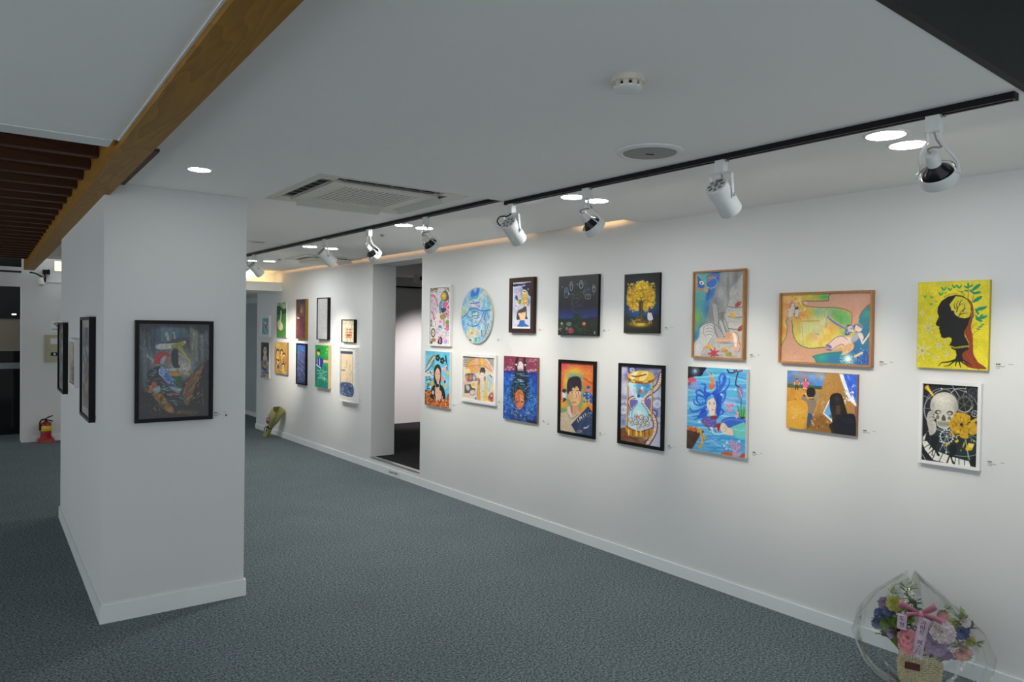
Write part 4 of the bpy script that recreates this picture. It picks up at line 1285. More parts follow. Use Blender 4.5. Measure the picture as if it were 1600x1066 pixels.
def art_b6():
    A = Art(185, 245, [(50, 30), (705, 65), (690, 1020), (30, 920)], '#59b2e4', 13)
    for k in range(34):
        y = 60 + k * 28
        A.l([(40, y), (200, y + 18 * math.sin(k)), (420, y + 22 * math.cos(k * 1.3)), (700, y + 26 * math.sin(k * .7) + 20)], 16, ['#8fd0f0', '#3a96d8', '#2f86cc', '#b8e2f4', '#56c4d4'][k % 5], .55)
    A.g(370, 80, 90, 30, '#4ab8c8', .8).g(100, 440, 50, 40, '#a8dcf0', .8).g(560, 130, 60, 30, '#4aa8dc', .8)
    A.p([(30, 820), (250, 800), (420, 770), (690, 800), (690, 960), (420, 960), (100, 900)], '#2f86cc', .45, True, 14)
    A.p([(50, 30), (245, 40), (225, 90), (200, 130), (120, 140), (48, 165)], '#10131f', 1, True).star(128, 82, 58, 16, '#a8d8e8', 6, 5, .9, '#e8f8ff')
    A.p([(52, 165), (100, 145), (138, 175), (130, 200), (70, 210)], '#e0566a', 1, True).p([(48, 200), (80, 210), (70, 240), (46, 235)], '#c8405a', 1, True)
    for k in range(6):
        A.l([(95 + 10 * k, 195), (105 + 12 * k, 240), (90 + 18 * k, 300)], 7, '#9a86d8' if k % 2 else '#b8a4e4')
    # hair
    hb = '#1e4fc4'
    A.p([(320, 330), (260, 380), (240, 470), (260, 560), (150, 590), (240, 440), (230, 330), (300, 320), (350, 300), (420, 330), (430, 420), (400, 560), (380, 580), (355, 480), (355, 400)], hb, 1, True)
    for pts, w in (([(290, 330), (240, 300), (245, 230), (205, 220)], 34), ([(260, 350), (190, 290), (140, 300), (150, 330)], 30), ([(250, 370), (160, 340), (150, 400), (200, 440), (215, 410)], 26), ([(250, 420), (190, 450), (120, 430), (115, 380)], 24), ([(250, 470), (180, 500), (100, 520), (70, 480)], 26), ([(255, 520), (180, 560), (100, 570)], 24), ([(260, 540), (190, 580), (115, 605)], 20), ([(340, 310), (380, 260), (370, 200), (405, 215), (400, 260)], 26), ([(370, 320), (430, 250), (470, 160), (440, 110), (400, 150), (410, 200)], 34), ([(400, 330), (460, 290), (510, 220), (510, 160)], 24), ([(410, 340), (470, 310), (450, 400), (410, 440)], 26), ([(400, 470), (450, 520), (380, 570)], 24), ([(450, 150), (445, 190), (420, 230)], 24)):
        A.l(pts, w, hb, 1, w2=w * .45)
        A.l([(x + 5, y - 3) for x, y in pts], w * .25, '#4f86ea', .8)
    A.dash(20, 250, 330, 420, 560, 80, 5, ['#123a9c', '#3a6cdc'], .7, 80)
    # face
    A.p([(325, 370), (268, 410), (262, 460), (285, 510), (290, 555), (350, 560), (352, 510), (365, 450), (355, 400)], '#e9d2bf', 1, True)
    A.l([(280, 425), (300, 418)], 5, '#2a4a90').l([(335, 425), (352, 420)], 5, '#2a4a90').e(296, 436, 10, 5, '#6a7ab0').e(342, 436, 9, 5, '#6a7ab0').l([(318, 440), (322, 470)], 4, '#c8a490').e(325, 497, 13, 7, '#c88a80').g(355, 500, 8, 40, '#c8a894', .6)
    # body of fish, tail, arm
    A.p([(420, 620), (470, 585), (560, 570), (690, 600), (690, 640), (560, 690), (450, 670)], '#3a66c4', 1, True).l([(440, 630), (520, 600), (680, 615)], 12, '#5c8ae0', .8)
    A.p([(570, 740), (530, 690), (620, 650), (690, 640), (690, 800), (580, 790)], '#6cc8c0', 1, True).l([(560, 700), (640, 720), (690, 710)], 8, '#9ce0d8', .8)
    A.p([(200, 610), (260, 570), (340, 590), (370, 640), (320, 680), (240, 680)], '#5a58a8', 1, True).scat(40, 215, 585, 360, 670, 5, 10, ['#8a5a9c', '#3a6ac8', '#c05a6a', '#7a80d0'], .8)
    A.p([(300, 570), (370, 560), (375, 600), (330, 600)], '#8a2a34', 1, True).p([(330, 680), (400, 640), (415, 660), (390, 740), (360, 690)], '#9a2434', 1, True)
    for k in range(4):
        A.p([(262 + 34 * k, 680), (285 + 30 * k, 690), (330 + 22 * k, 775)], '#f4eef0' if k % 2 else '#8c2838')
    A.p([(410, 700), (430, 640), (470, 650), (500, 690), (540, 700), (560, 770), (500, 770), (450, 755)], '#e5cdb4', 1, True).l([(470, 660), (480, 710), (450, 740)], 5, '#c0a488').e(452, 690, 12, 14, '#b9c4d4')
    A.l([(300, 730), (370, 760), (470, 750)], 14, '#c8ecf8', .8)
    # goldfish, jellyfish, plants
    A.e(315, 240, 28, 44, '#e8661e', 15).e(320, 190, 22, 40, '#ee8a3a').l([(320, 150), (285, 110), (255, 75)], 16, '#f0a860', .9, w2=6).l([(325, 150), (330, 110)], 12, '#f0a860')
    A.g(515, 430, 60, 50, '#d8b8e0', .5).scat(40, 470, 440, 560, 530, 4, 9, ['#e87a9a', '#f0a4b4', '#d85a7a'], .8).ring(520, 430, 60, 50, 4, '#c8d0f0', .7)
    A.p([(600, 250), (630, 230), (665, 290), (655, 370), (610, 370)], '#8a84b4', 1, True).l([(610, 90), (590, 160), (585, 225), (620, 250)], 12, '#2a2438').l([(490, 65), (510, 95), (560, 95), (590, 70)], 14, '#251d28').l([(560, 70), (600, 85), (655, 75)], 14, '#8c3040').l([(645, 380), (645, 445)], 14, '#6a6a80').l([(620, 280), (650, 350)], 6, '#d0c8e0')
    for k in range(9):
        A.l([(625 + 7 * k, 575), (615 + 10 * k, 500), (600 + 12 * k, 440 + 10 * (k % 3))], 12, ['#1e7a34', '#3aa04a', '#6cc060'][k % 3], 1, w2=3)
    A.p([(635, 570), (690, 570), (690, 590), (640, 590)], '#1a2418').scat(14, 580, 505, 625, 580, 6, 13, ['#e88aa0', '#f4b0bc'], .9)
    # rock, coral, seahorse
    A.p([(30, 700), (90, 705), (225, 730), (180, 780), (150, 830), (90, 925), (28, 918)], '#4a3326', 1, True).scat(30, 35, 690, 150, 730, 6, 14, ['#d8602a', '#e88a3a', '#b8481e'], .9).dash(20, 40, 750, 150, 900, 40, 6, ['#2c1c14', '#664a36'], .7, 10)
    A.l([(110, 700), (105, 670)], 6, '#e89aa0').l([(105, 700), (90, 680)], 6, '#e89aa0').l([(112, 700), (128, 678)], 6, '#e89aa0')
    A.l([(160, 735), (190, 720), (195, 780), (210, 850), (190, 910), (165, 900), (170, 875), (190, 880)], 30, '#dca02a', 1, w2=12).e(232, 800, 16, 22, '#d89a24', 20).scat(26, 165, 730, 225, 910, 3, 6, ['#8c5a14', '#f4d070'], .9)
    for pts in ([(570, 1000), (560, 930), (530, 880), (510, 870)], [(560, 940), (570, 870), (555, 830)], [(575, 990), (600, 920), (640, 890)], [(580, 1000), (620, 960), (660, 950)], [(545, 900), (535, 850), (540, 820)], [(600, 920), (595, 870), (610, 840)], [(620, 910), (640, 870)]):
        A.l(pts, 22, '#e58aa0', 1, w2=10)
    A.p([(425, 965), (500, 950), (545, 975), (540, 1000), (440, 985)], '#d4562a', 1, True).p([(640, 985), (690, 970), (690, 1020), (630, 1010)], '#c84a2a', 1, True)
    for x, y, r in ((480, 915, 14), (455, 890, 11), (488, 850, 12), (625, 835, 11), (175, 630, 14), (580, 275, 12), (425, 332, 14), (520, 920, 9)):
        A.e(x, y, r, r, '#d8f0fa', 0, .85)
    A.dash(30, 220, 800, 690, 960, 130, 9, ['#1f74c0', '#7cc4ec', '#bfe6f6'], .5, 8)
    return A.grain(60, 80, .03).out()

def art_b5():
    A = Art(150, 245, [(66, 75), (545, 103), (527, 1005), (55, 928)], '#c6c8de', 15)
    A.g(110, 130, 60, 60, '#e8e8f0', .9).g(300, 110, 150, 50, '#5a5a9c', .9).g(120, 200, 40, 70, '#6a6aac', .9).g(470, 180, 40, 60, '#5c5ca0', .9).g(110, 330, 50, 70, '#cfd0e4', .9).g(510, 300, 40, 80, '#9ba4d0', .9).g(110, 440, 60, 30, '#7a78b8', .8).g(90, 720, 40, 60, '#5a6ea8', .8).g(480, 600, 50, 50, '#8288bc', .7).g(500, 850, 40, 90, '#b8bcd8', .8)
    A.dash(50, 70, 90, 530, 330, 40, 6, ['#3c3c80', '#8a88c4', '#e4e4f4'], .5)
    A.p([(55, 800), (130, 790), (180, 880), (330, 930), (420, 860), (400, 960), (340, 985), (52, 925)], '#7c4a2a', 1, True).dash(24, 60, 820, 340, 950, 60, 7, ['#5a3018', '#a87048', '#d0a888'], .6, 15)
    for x, y, r, c in ((90, 580, 66, '#8a94b8'), (480, 510, 64, '#8f98bc'), (505, 690, 34, '#9aa2c4'), (190, 120, 40, '#4c4c8a'), (440, 620, 34, '#5a5f9a')):
        gear(A, x, y, r, c, 9, 22, 0)
        A.ring(x, y, r * .6, r * .6, 7, '#e4e8f4', .9)
    A.l([(530, 170), (500, 280), (440, 350), (340, 420), (310, 480), (350, 560), (430, 650), (460, 740), (440, 850), (360, 975)], 62, '#6c4226', 1)
    A.l([(530, 170), (500, 280), (440, 350), (340, 420), (318, 480), (355, 560), (430, 650), (460, 740), (440, 850), (360, 975)], 34, '#e2d2c0', 1)
    for k in range(26):
        t = k / 25
        x = np.interp(t, [0, .15, .3, .45, .55, .65, .78, .9, 1], [525, 500, 430, 340, 320, 365, 440, 455, 365])
        y = np.interp(t, [0, .15, .3, .45, .55, .65, .78, .9, 1], [180, 285, 355, 420, 500, 575, 680, 790, 970])
        A.l([(x - 18, y - 4), (x + 18, y + 4)], 4, '#7a4a2c', 1, False)
    A.l([(230, 430), (170, 450), (150, 500), (185, 570)], 34, '#7a4a2c').l([(230, 430), (172, 455), (155, 500), (185, 568)], 16, '#e6d6c2')
    # rods
    for x0, x1, y0, y1 in ((142, 128, 240, 790), (428, 412, 255, 700)):
        A.l([(x0, y0), (x1, y1)], 20, '#b97c1c', 1, False).l([(x0 - 3, y0), (x1 - 3, y1)], 6, '#f2cf62', 1, False).l([(x0 + 8, y0), (x1 + 8, y1)], 4, '#4a2c08', 1, False)
    # glass
    A.p([(155, 265), (410, 275), (400, 350), (370, 400), (310, 450), (300, 490), (330, 540), (375, 600), (392, 680), (385, 760), (270, 800), (160, 760), (165, 660), (190, 580), (245, 520), (255, 480), (225, 430), (180, 370)], '#bfe4ec', 1, True)
    A.p([(215, 290), (405, 280), (395, 350), (350, 410), (300, 440), (245, 400), (225, 340)], '#38a4dc', .9, True).g(370, 320, 30, 40, '#1a78c4', .9).g(220, 340, 20, 50, '#d8ecf4', .8).dash(16, 320, 280, 400, 380, 60, 6, ['#1768b4', '#8cd0f0'], .7, 110)
    A.p([(165, 470), (250, 470), (250, 500), (180, 560)], '#5a4aa0', .8, True).p([(340, 470), (400, 450), (400, 560), (345, 520)], '#5a4aa0', .8, True)
    A.p([(250, 500), (305, 500), (360, 580), (385, 660), (370, 700), (190, 690), (195, 600)], '#9cd8e4', .9, True).g(270, 620, 50, 50, '#e2e6dc', .9).l([(190, 700), (190, 600), (250, 510)], 9, '#3a9cc4').l([(380, 700), (370, 600), (300, 505)], 9, '#2a8cbc')
    A.e(280, 365, 20, 32, '#a85a4a', 20).e(325, 385, 22, 20, '#c87850', -20).e(265, 420, 18, 22, '#2a5a94').e(305, 330, 14, 22, '#d8dce4', 30).e(215, 370, 14, 40, '#c8c8d8', -15)
    for x, y in ((195, 735), (235, 720), (268, 770), (320, 755), (345, 705), (290, 720), (370, 740), (300, 665), (240, 665), (175, 700), (350, 680)):
        A.e(x, y, 27, 31, '#3c3c3e').e(x, y, 22, 26, '#d8d8d6').e(x + 2, y, 11, 15, '#6a6a6c').e(x, y - 4, 7, 8, '#e8e8e6')
    A.p([(225, 655), (240, 650), (262, 655), (240, 682)], '#d8506a', 1, True)
    # caps
    A.p([(135, 190), (200, 145), (300, 130), (400, 145), (452, 200), (445, 250), (380, 280), (280, 285), (180, 265), (138, 235)], '#a86c10', 1, True)
    A.p([(140, 185), (200, 142), (300, 128), (400, 145), (450, 195), (430, 230), (340, 250), (230, 240), (155, 215)], '#e3b53c', 1, True).p([(190, 160), (260, 140), (200, 230), (170, 215)], '#f8ecc0', .9, True).p([(320, 140), (380, 150), (330, 240), (270, 240)], '#f6dc84', .9, True)
    A.l([(185, 190), (250, 195), (350, 170)], 12, '#3a240a').l([(150, 235), (230, 262), (330, 268), (440, 235)], 10, '#5c3608').l([(180, 245), (220, 258)], 12, '#f4d878').l([(320, 262), (370, 255)], 12, '#f4d878')
    A.p([(120, 760), (160, 790), (270, 830), (400, 810), (430, 770), (432, 850), (400, 890), (280, 905), (170, 870), (120, 820)], '#c08418', 1, True)
    A.l([(122, 765), (190, 805), (290, 828), (425, 785)], 12, '#6c420c')
    for x in (150, 195, 240, 290, 335, 385):
        A.l([(x, 810), (x + 3, 870)], 20, ['#f4d468', '#8c5410'][(x // 5) % 2], .9)
    A.g(250, 905, 120, 14, '#3a2414', .8)
    return A.grain(40, 70, .04).out()

def art_b4():
    A = Art(135, 245, [(72, 70), (503, 98), (490, 1000), (58, 930)], '#e0913a', 17)
    A.g(120, 120, 160, 110, '#d8455e', 1).g(400, 130, 130, 90, '#d9543e', 1).g(90, 350, 40, 150, '#d84a52', .95).g(480, 350, 40, 160, '#dc5a34', .9).g(250, 200, 120, 70, '#e8c23a', 1).g(140, 330, 50, 120, '#ecc034', .9).g(400, 250, 60, 90, '#e8843a', .9).g(250, 250, 80, 40, '#4ab0a0', .9).g(140, 640, 80, 40, '#a8b83a', .9).g(110, 680, 60, 30, '#4aa08a', .9).g(380, 600, 50, 60, '#b8c23c', .9).g(90, 600, 40, 40, '#e8a02a', .9).g(440, 640, 60, 40, '#e87a2a', .9)
    A.dash(170, 65, 80, 500, 650, 36, 7, ['#e8c840', '#d84a54', '#e87c34', '#f0a83a', '#c83a5a'], .5)
    A.dash(30, 150, 220, 350, 280, 30, 8, ['#3aa08c', '#6cc0b0'], .6)
    A.p([(360, 260), (490, 350), (485, 600), (360, 480)], '#d86a2c', .7).l([(365, 265), (490, 350)], 8, '#8c2a1a')
    A.p([(360, 470), (400, 440), (475, 480), (480, 590), (360, 500)], '#2c5aa4', 1, True).e(425, 400, 24, 30, '#5aa0c8').e(425, 385, 24, 18, '#2a4a80').scat(20, 370, 460, 475, 570, 5, 12, ['#6aa0d8', '#1c3a7c', '#d8e0ec'], .9)
    A.e(115, 480, 32, 60, '#d8dadc').e(115, 430, 30, 26, '#2a2a30').p([(90, 580), (105, 510), (150, 540)], '#303036')
    A.p([(150, 320), (340, 320), (350, 560), (300, 660), (200, 650), (155, 560)], '#46a49a', .8, True, 8)
    # shirt
    A.p([(58, 720), (150, 690), (165, 630), (230, 720), (300, 680), (330, 740), (300, 930), (250, 965), (56, 930)], '#c9b79a', 1, False).p([(150, 640), (185, 620), (220, 720), (200, 780), (155, 710)], '#d8c8ac').l([(150, 700), (205, 785), (300, 720)], 6, '#6a5844').l([(110, 800), (125, 860), (100, 880)], 4, '#a88c74').dash(20, 70, 740, 220, 930, 50, 5, ['#b8a284', '#dccdb2', '#b08a84'], .5, 80)
    # neck and head
    A.p([(200, 600), (290, 600), (285, 700), (240, 735), (205, 710)], '#cf9a76', 1, True).p([(195, 620), (215, 625), (220, 715), (200, 690)], '#a85a7a', .9, True)
    A.p([(165, 400), (230, 370), (330, 390), (332, 470), (322, 560), (290, 620), (240, 630), (205, 590), (180, 530), (162, 490)], '#e2b184', 1, True)
    A.g(205, 520, 20, 60, '#c89a4a', .7).g(310, 520, 14, 60, '#e0885a', .6).g(250, 470, 20, 40, '#eec49a', .8).g(225, 590, 16, 20, '#d08a5a', .6)
    A.p([(148, 440), (150, 340), (175, 275), (235, 250), (300, 255), (335, 310), (335, 420), (320, 440), (300, 400), (270, 370), (250, 400), (225, 385), (205, 430), (180, 440), (165, 480)], '#2b2228', 1, True)
    A.dash(16, 165, 275, 325, 390, 60, 4, ['#443a44', '#181216'], .8, 80)
    A.l([(190, 435), (225, 425)], 7, '#33241c').l([(270, 430), (315, 425)], 7, '#33241c').e(212, 450, 17, 11, '#eee').e(295, 455, 18, 11, '#eee').e(214, 450, 8, 9, '#2a2018').e(296, 456, 8, 9, '#2a2018').l([(258, 440), (272, 510), (258, 522)], 5, '#8a5a34').l([(222, 580), (245, 572), (268, 580)], 9, '#9c4a44').l([(200, 590), (240, 632), (300, 610)], 4, '#7a4a2c')
    A.e(168, 500, 12, 30, '#cf9a6a')
    # book
    A.p([(205, 860), (425, 628), (490, 720), (488, 1000), (330, 985), (265, 960)], '#243a68', 1, False).l([(205, 860), (425, 628), (490, 720)], 6, '#14223c', 1, False).dash(60, 270, 760, 480, 980, 46, 9, ['#3a4c6a', '#5a5844', '#1a2c50', '#6a4a3a', '#4a6a6c'], .7, -35)
    for k in range(5):
        A.l([(285 + k * 24, 790 - k * 20), (296 + k * 24, 825 - k * 20)], 8, '#e8e8ec')
    A.e(320, 768, 13, 14, '#e8a0b0').scat(14, 400, 700, 480, 760, 3, 6, ['#dfe6f0'], .9).dash(6, 370, 870, 440, 900, 40, 7, ['#dfe0d8'], .9, -20).dash(6, 270, 920, 340, 960, 40, 6, ['#c8ccd0'], .8, -20)
    return A.grain(40, 70, .05).out()

def art_a4():
    A = Art(150, 155, [(68, 90), (715, 52), (702, 1028), (62, 995)], '#141d1f', 19)
    A.grad([(0, '#1c2829'), (.3, '#121a1c'), (.5, '#0d1220'), (.62, '#16265c'), (.70, '#1c3a86'), (.74, '#131c30'), (.8, '#121a14'), (1, '#10160f')])
    A.g(120, 820, 70, 70, '#33421c', .8).g(600, 830, 110, 70, '#242616', .8).p([(60, 730), (130, 760), (240, 780), (62, 800)], '#0e1a1c').p([(700, 715), (560, 740), (480, 770), (700, 790)], '#101c34')
    A.p([(350, 650), (300, 720), (270, 850), (300, 990), (430, 1000), (470, 880), (420, 720)], '#0f2418', 1, True).scat(60, 290, 690, 450, 980, 8, 18, ['#143020', '#1c4028', '#0b1c14', '#23482c'], .8)
    A.l([(380, 660), (330, 650), (290, 590), (270, 540), (300, 470), (270, 420)], 6, '#6c7074', .8).l([(300, 590), (320, 520), (380, 480), (430, 400)], 5, '#63686c', .8).l([(330, 560), (400, 530), (440, 560)], 5, '#5c6064', .7).l([(250, 400), (300, 340)], 6, '#5a5a5c', .7).l([(300, 380), (400, 380), (440, 340)], 5, '#5c6064', .7).l([(440, 420), (500, 440)], 5, '#5c6064', .7)
    A.dash(40, 250, 330, 480, 560, 60, 4, ['#51575b', '#6f757a'], .6)
    for x, y, w, h, c in ((190, 340, 32, 80, '#88a0b8'), (190, 300, 30, 36, '#4a7ab0'), (270, 240, 22, 70, '#b0b4b8'), (430, 215, 30, 60, '#c8ccd0'), (490, 220, 20, 60, '#4a545c'), (550, 320, 28, 50, '#4a70b0'), (540, 410, 46, 36, '#9aa890'), (640, 285, 24, 50, '#b8bcbc'), (485, 340, 16, 40, '#8c7c60')):
        A.ring(x, y, w, h, 9, c, .85)
        A.e(x, y - h * .3, w * .5, h * .35, c, 0, .5)
    A.e(125, 250, 12, 12, '#7a6454').e(370, 215, 12, 14, '#8c7c78').e(230, 360, 12, 14, '#98a0a8').scat(30, 150, 190, 660, 440, 3, 8, ['#a8b0b8', '#6a88a8', '#c8c4b8'], .6)
    A.scat(60, 65, 800, 260, 980, 5, 14, ['#3c4a24', '#5a6838', '#2a3c28', '#6c7048', '#324a50'], .8).e(270, 930, 42, 44, '#b03a58').scat(10, 240, 900, 300, 965, 6, 12, ['#d0607c', '#8c2844'], .9).e(480, 835, 34, 36, '#8c4034').e(482, 830, 18, 18, '#d0a088').e(235, 830, 44, 34, '#6c8068').e(200, 900, 22, 30, '#5a8090').scat(40, 470, 860, 690, 1000, 5, 14, ['#2c3018', '#3a3420', '#1c2818', '#40382c'], .8).e(655, 980, 10, 26, '#88a8a0').l([(65, 910), (120, 900)], 8, '#c8c8a8').e(120, 820, 16, 22, '#a8ac90')
    return A.grain(40, 50, .1).out()

def art_a5():
    A = Art(125, 165, [(55, 72), (655, 42), (652, 1020), (52, 1003)], '#07090c', 21)
    A.g(340, 480, 300, 330, '#0f4d86', 1).g(340, 640, 250, 130, '#1a63ae', .9)
    A.g(60, 100, 120, 160, '#07090c', .8).g(640, 90, 130, 160, '#07090c', .8).g(640, 850, 120, 150, '#0a0b0a', .9).g(70, 900, 120, 120, '#0a0b0a', .9)
    A.p([(52, 790), (655, 770), (652, 1020), (52, 1003)], '#17150c', .92, False, 8)
    A.g(320, 860, 180, 50, '#a88a16', 1).g(340, 880, 110, 28, '#e2bf20', .9)
    A.p([(350, 165), (250, 215), (130, 320), (90, 420), (100, 510), (90, 540), (160, 600), (220, 660), (300, 640), (380, 640), (460, 670), (520, 600), (590, 540), (570, 470), (590, 420), (550, 310), (450, 220)], '#cda314', 1, True, 3)
    A.scat(240, 110, 210, 570, 560, 9, 26, ['#e8c622', '#f2d93a', '#c89410', '#b07c0c', '#dcb41a', '#9a6c0a'], .75, .7)
    A.scat(50, 250, 170, 450, 300, 8, 18, ['#e8c622', '#d8ae18', '#f4e05a'], .8)
    A.scat(60, 130, 540, 330, 650, 8, 16, ['#e8c622', '#c88a1c', '#d8682c', '#f0d850'], .7).scat(30, 400, 540, 560, 650, 8, 15, ['#e8c622', '#c88a1c', '#f0d850'], .7)
    for y in (330, 410, 500):
        A.dash(14, 150, y - 20, 540, y + 30, 60, 9, ['#8c6208', '#a87a10'], .6, -10)
    A.p([(310, 500), (370, 500), (372, 640), (385, 760), (430, 820), (470, 850), (340, 850), (210, 840), (280, 780), (310, 700), (305, 600)], '#51401a', 1, True)
    A.l([(330, 520), (330, 700), (280, 820)], 10, '#2a2210', .9).l([(350, 520), (350, 700), (355, 830)], 8, '#7a6420', .9).l([(365, 600), (372, 740), (430, 830)], 9, '#2c2410', .9).l([(300, 740), (240, 820)], 9, '#8c7420').l([(320, 540), (260, 470)], 12, '#4a3a14').l([(360, 530), (420, 470)], 12, '#4a3a14').l([(340, 510), (340, 420)], 12, '#4a3a14')
    A.dash(40, 180, 790, 480, 880, 40, 7, ['#e8c830', '#a88418', '#5c4a10'], .7, 15)
    A.p([(460, 690), (510, 680), (550, 775), (530, 810), (470, 808), (455, 770)], '#dcd4e4', 1, True).p([(470, 610), (500, 600), (515, 660), (500, 690), (475, 680)], '#3a2416', 1, True).l([(475, 620), (450, 570)], 9, '#d8ac88').l([(505, 620), (520, 570)], 9, '#d8ac88').l([(490, 815), (488, 860)], 12, '#d8a878').l([(515, 815), (520, 860)], 12, '#d8a878').g(480, 640, 12, 20, '#a86a40', .6)
    A.e(345, 425, 8, 9, '#fff6c0').e(200, 668, 6, 9, '#d0e8ff').e(415, 668, 6, 7, '#fff')
    return A.grain(50, 60, .06).out()

def art_b3():
    A = Art(115, 180, [(50, 42), (557, 72), (550, 1002), (42, 920)], '#1c55c0', 23)
    A.grad([(0, '#6a2438'), (.1, '#a03a50'), (.2, '#8c3450'), (.225, '#1d2c80'), (.32, '#1c4cc0'), (.6, '#1f62c4'), (1, '#173c90')])
    A.tint(10, 16, '#2f86dc', .6).tint(14, 18, '#0f2a6c', .5)
    A.p([(45, 42), (560, 70), (557, 270), (45, 245)], '#8a3048', .85).scat(40, 55, 80, 540, 250, 5, 14, ['#b06074', '#6a1c30', '#d8b0bc', '#a84458'], .7, .6).scat(26, 60, 190, 200, 245, 4, 10, ['#d8c4cc', '#b88090'], .8).scat(30, 380, 90, 545, 130, 4, 9, ['#d8d0d4', '#8a5460'], .8).scat(26, 380, 230, 545, 270, 5, 12, ['#d8c8d0', '#b07080'], .8)
    A.p([(250, 250), (260, 170), (295, 115), (345, 170), (355, 260)], '#d8d2d0', 1, True).e(300, 230, 30, 26, '#e8b8b8').l([(255, 70), (235, 130), (240, 240)], 34, '#151214').l([(360, 70), (360, 130), (360, 240)], 34, '#151214').p([(215, 150), (250, 155), (238, 185)], '#f0ecec').p([(350, 160), (385, 160), (368, 188)], '#f0ecec').e(300, 268, 40, 14, '#7a1c28')
    A.p([(220, 260), (380, 265), (420, 420), (430, 560), (400, 700), (220, 700), (150, 560), (180, 400)], '#0f1a24', .9, True, 6)
    A.g(290, 420, 60, 80, '#14443c', .7).dash(40, 180, 300, 430, 560, 60, 6, ['#2a5c54', '#0a1014', '#3a6c8c'], .6, 80)
    A.p([(290, 515), (230, 560), (222, 680), (245, 760), (300, 800), (345, 740), (355, 640), (335, 550)], '#d8743c', 1, True)
    A.g(320, 640, 24, 80, '#e8a068', .8).l([(260, 590), (300, 570), (335, 590)], 8, '#7a3018').e(255, 690, 18, 8, '#5a2a18').e(325, 690, 18, 8, '#5a2a18').l([(288, 610), (282, 690)], 8, '#a85028').l([(262, 555), (310, 550)], 9, '#8c2c24').g(240, 700, 14, 50, '#a8502a', .7)
    A.scat(90, 130, 470, 230, 900, 6, 16, ['#9ab0b8', '#5a7c88', '#c8d0cc', '#2a4a54', '#1c6c5c'], .6, .5).scat(110, 200, 780, 440, 960, 6, 16, ['#3c3c3c', '#8c9490', '#1a1c1e', '#c0c4bc', '#5a5a4c'], .7, .5).scat(50, 350, 470, 430, 700, 5, 13, ['#b8c4c8', '#5c7c80', '#1c2c30'], .6, .5)
    A.dash(80, 50, 280, 550, 900, 70, 7, ['#4aa0e8', '#8cc8f0', '#1c3ca0', '#0f2878'], .5)
    A.scat(50, 430, 560, 545, 960, 6, 16, ['#4ab0e4', '#8cd4f0', '#1c4cb0', '#d8ecf4'], .6, .4).scat(30, 50, 600, 140, 920, 6, 16, ['#4a8ce4', '#2a4cb0', '#d0dcec'], .6, .4)
    for k in range(14):
        x = A.rng.uniform(70, 520)
        y = A.rng.uniform(290, 440)
        A.l([(x, y), (x + 60, y + 6)], 7, '#a8c8ec', .8)
    A.g(500, 980, 90, 30, '#0c1024', .8)
    return A.grain(40, 60, .08).out()

def art_a3():
    A = Art(110, 180, [(100, 125), (458, 90), (470, 942), (115, 950)], '#e6e4ea', 25)
    A.p([(120, 180), (447, 125), (455, 905), (130, 915)], '#c6c8de')
    A.g(200, 260, 80, 60, '#a8a8d4', .9).g(170, 620, 60, 60, '#c0b8dc', .8).g(400, 700, 70, 120, '#d0dce0', .9).g(180, 800, 70, 80, '#d4dce8', .9).g(300, 300, 60, 120, '#5a8ac8', .8).g(400, 460, 40, 60, '#3a70b8', .8)
    A.p([(118, 155), (290, 140), (445, 122), (450, 350), (420, 350), (370, 270), (300, 240), (250, 180), (120, 200)], '#1a1c38', 1, True).l([(125, 230), (260, 190), (330, 170)], 12, '#c8cce8').l([(130, 330), (240, 310)], 9, '#e0e0f0').e(300, 160, 24, 7, '#6a7090')
    A.p([(275, 300), (310, 250), (360, 260), (385, 380), (395, 480), (360, 530), (290, 520), (280, 420)], '#e0b050', 1, True).e(320, 290, 36, 34, '#e8e0c0').e(312, 285, 10, 12, '#1a1a1a').e(338, 285, 10, 12, '#1a1a1a').p([(380, 230), (440, 250), (440, 340), (400, 340)], '#161a30', 1, True).e(390, 235, 12, 10, '#e0b0b8')
    A.scat(50, 180, 400, 400, 540, 6, 16, ['#5aa83a', '#e08a4a', '#e8d060', '#d85a4a', '#e8e0d0', '#6ab0a0', '#f0b868'], .85).scat(20, 160, 250, 230, 320, 6, 12, ['#e08a6a', '#d8c0c8'], .7).p([(150, 400), (170, 350), (200, 390), (190, 450)], '#2a3a6a', .9, True).e(240, 470, 28, 40, '#4a9a2c', 20).e(215, 470, 16, 34, '#e09a4a')
    A.scat(14, 150, 480, 220, 600, 6, 14, ['#e8e8ea', '#8aa89a', '#d8dcd0'], .8)
    # girl
    A.p([(205, 640), (280, 590), (355, 545), (375, 620), (380, 720), (402, 760), (370, 780), (340, 770), (230, 790), (190, 780)], '#4a3a36', 1, True)
    A.p([(235, 670), (300, 630), (350, 620), (358, 700), (340, 770), (300, 800), (260, 780), (240, 730)], '#eec795', 1, True).p([(225, 660), (280, 600), (350, 590), (355, 640), (250, 670)], '#4a3a36', 1, True).l([(270, 685), (295, 682)], 4, '#3a2c28').l([(325, 665), (350, 662)], 4, '#3a2c28').l([(310, 690), (318, 712)], 3, '#c8945c').e(228, 690, 8, 24, '#e8d0b8')
    A.p([(255, 805), (335, 800), (350, 850), (415, 890), (405, 908), (210, 912), (240, 860)], '#2a64a8', 1, True).e(335, 900, 12, 8, '#5ab8c0').l([(262, 815), (270, 850)], 5, '#1c4a84')
    return A.grain(40, 60, .03).out()

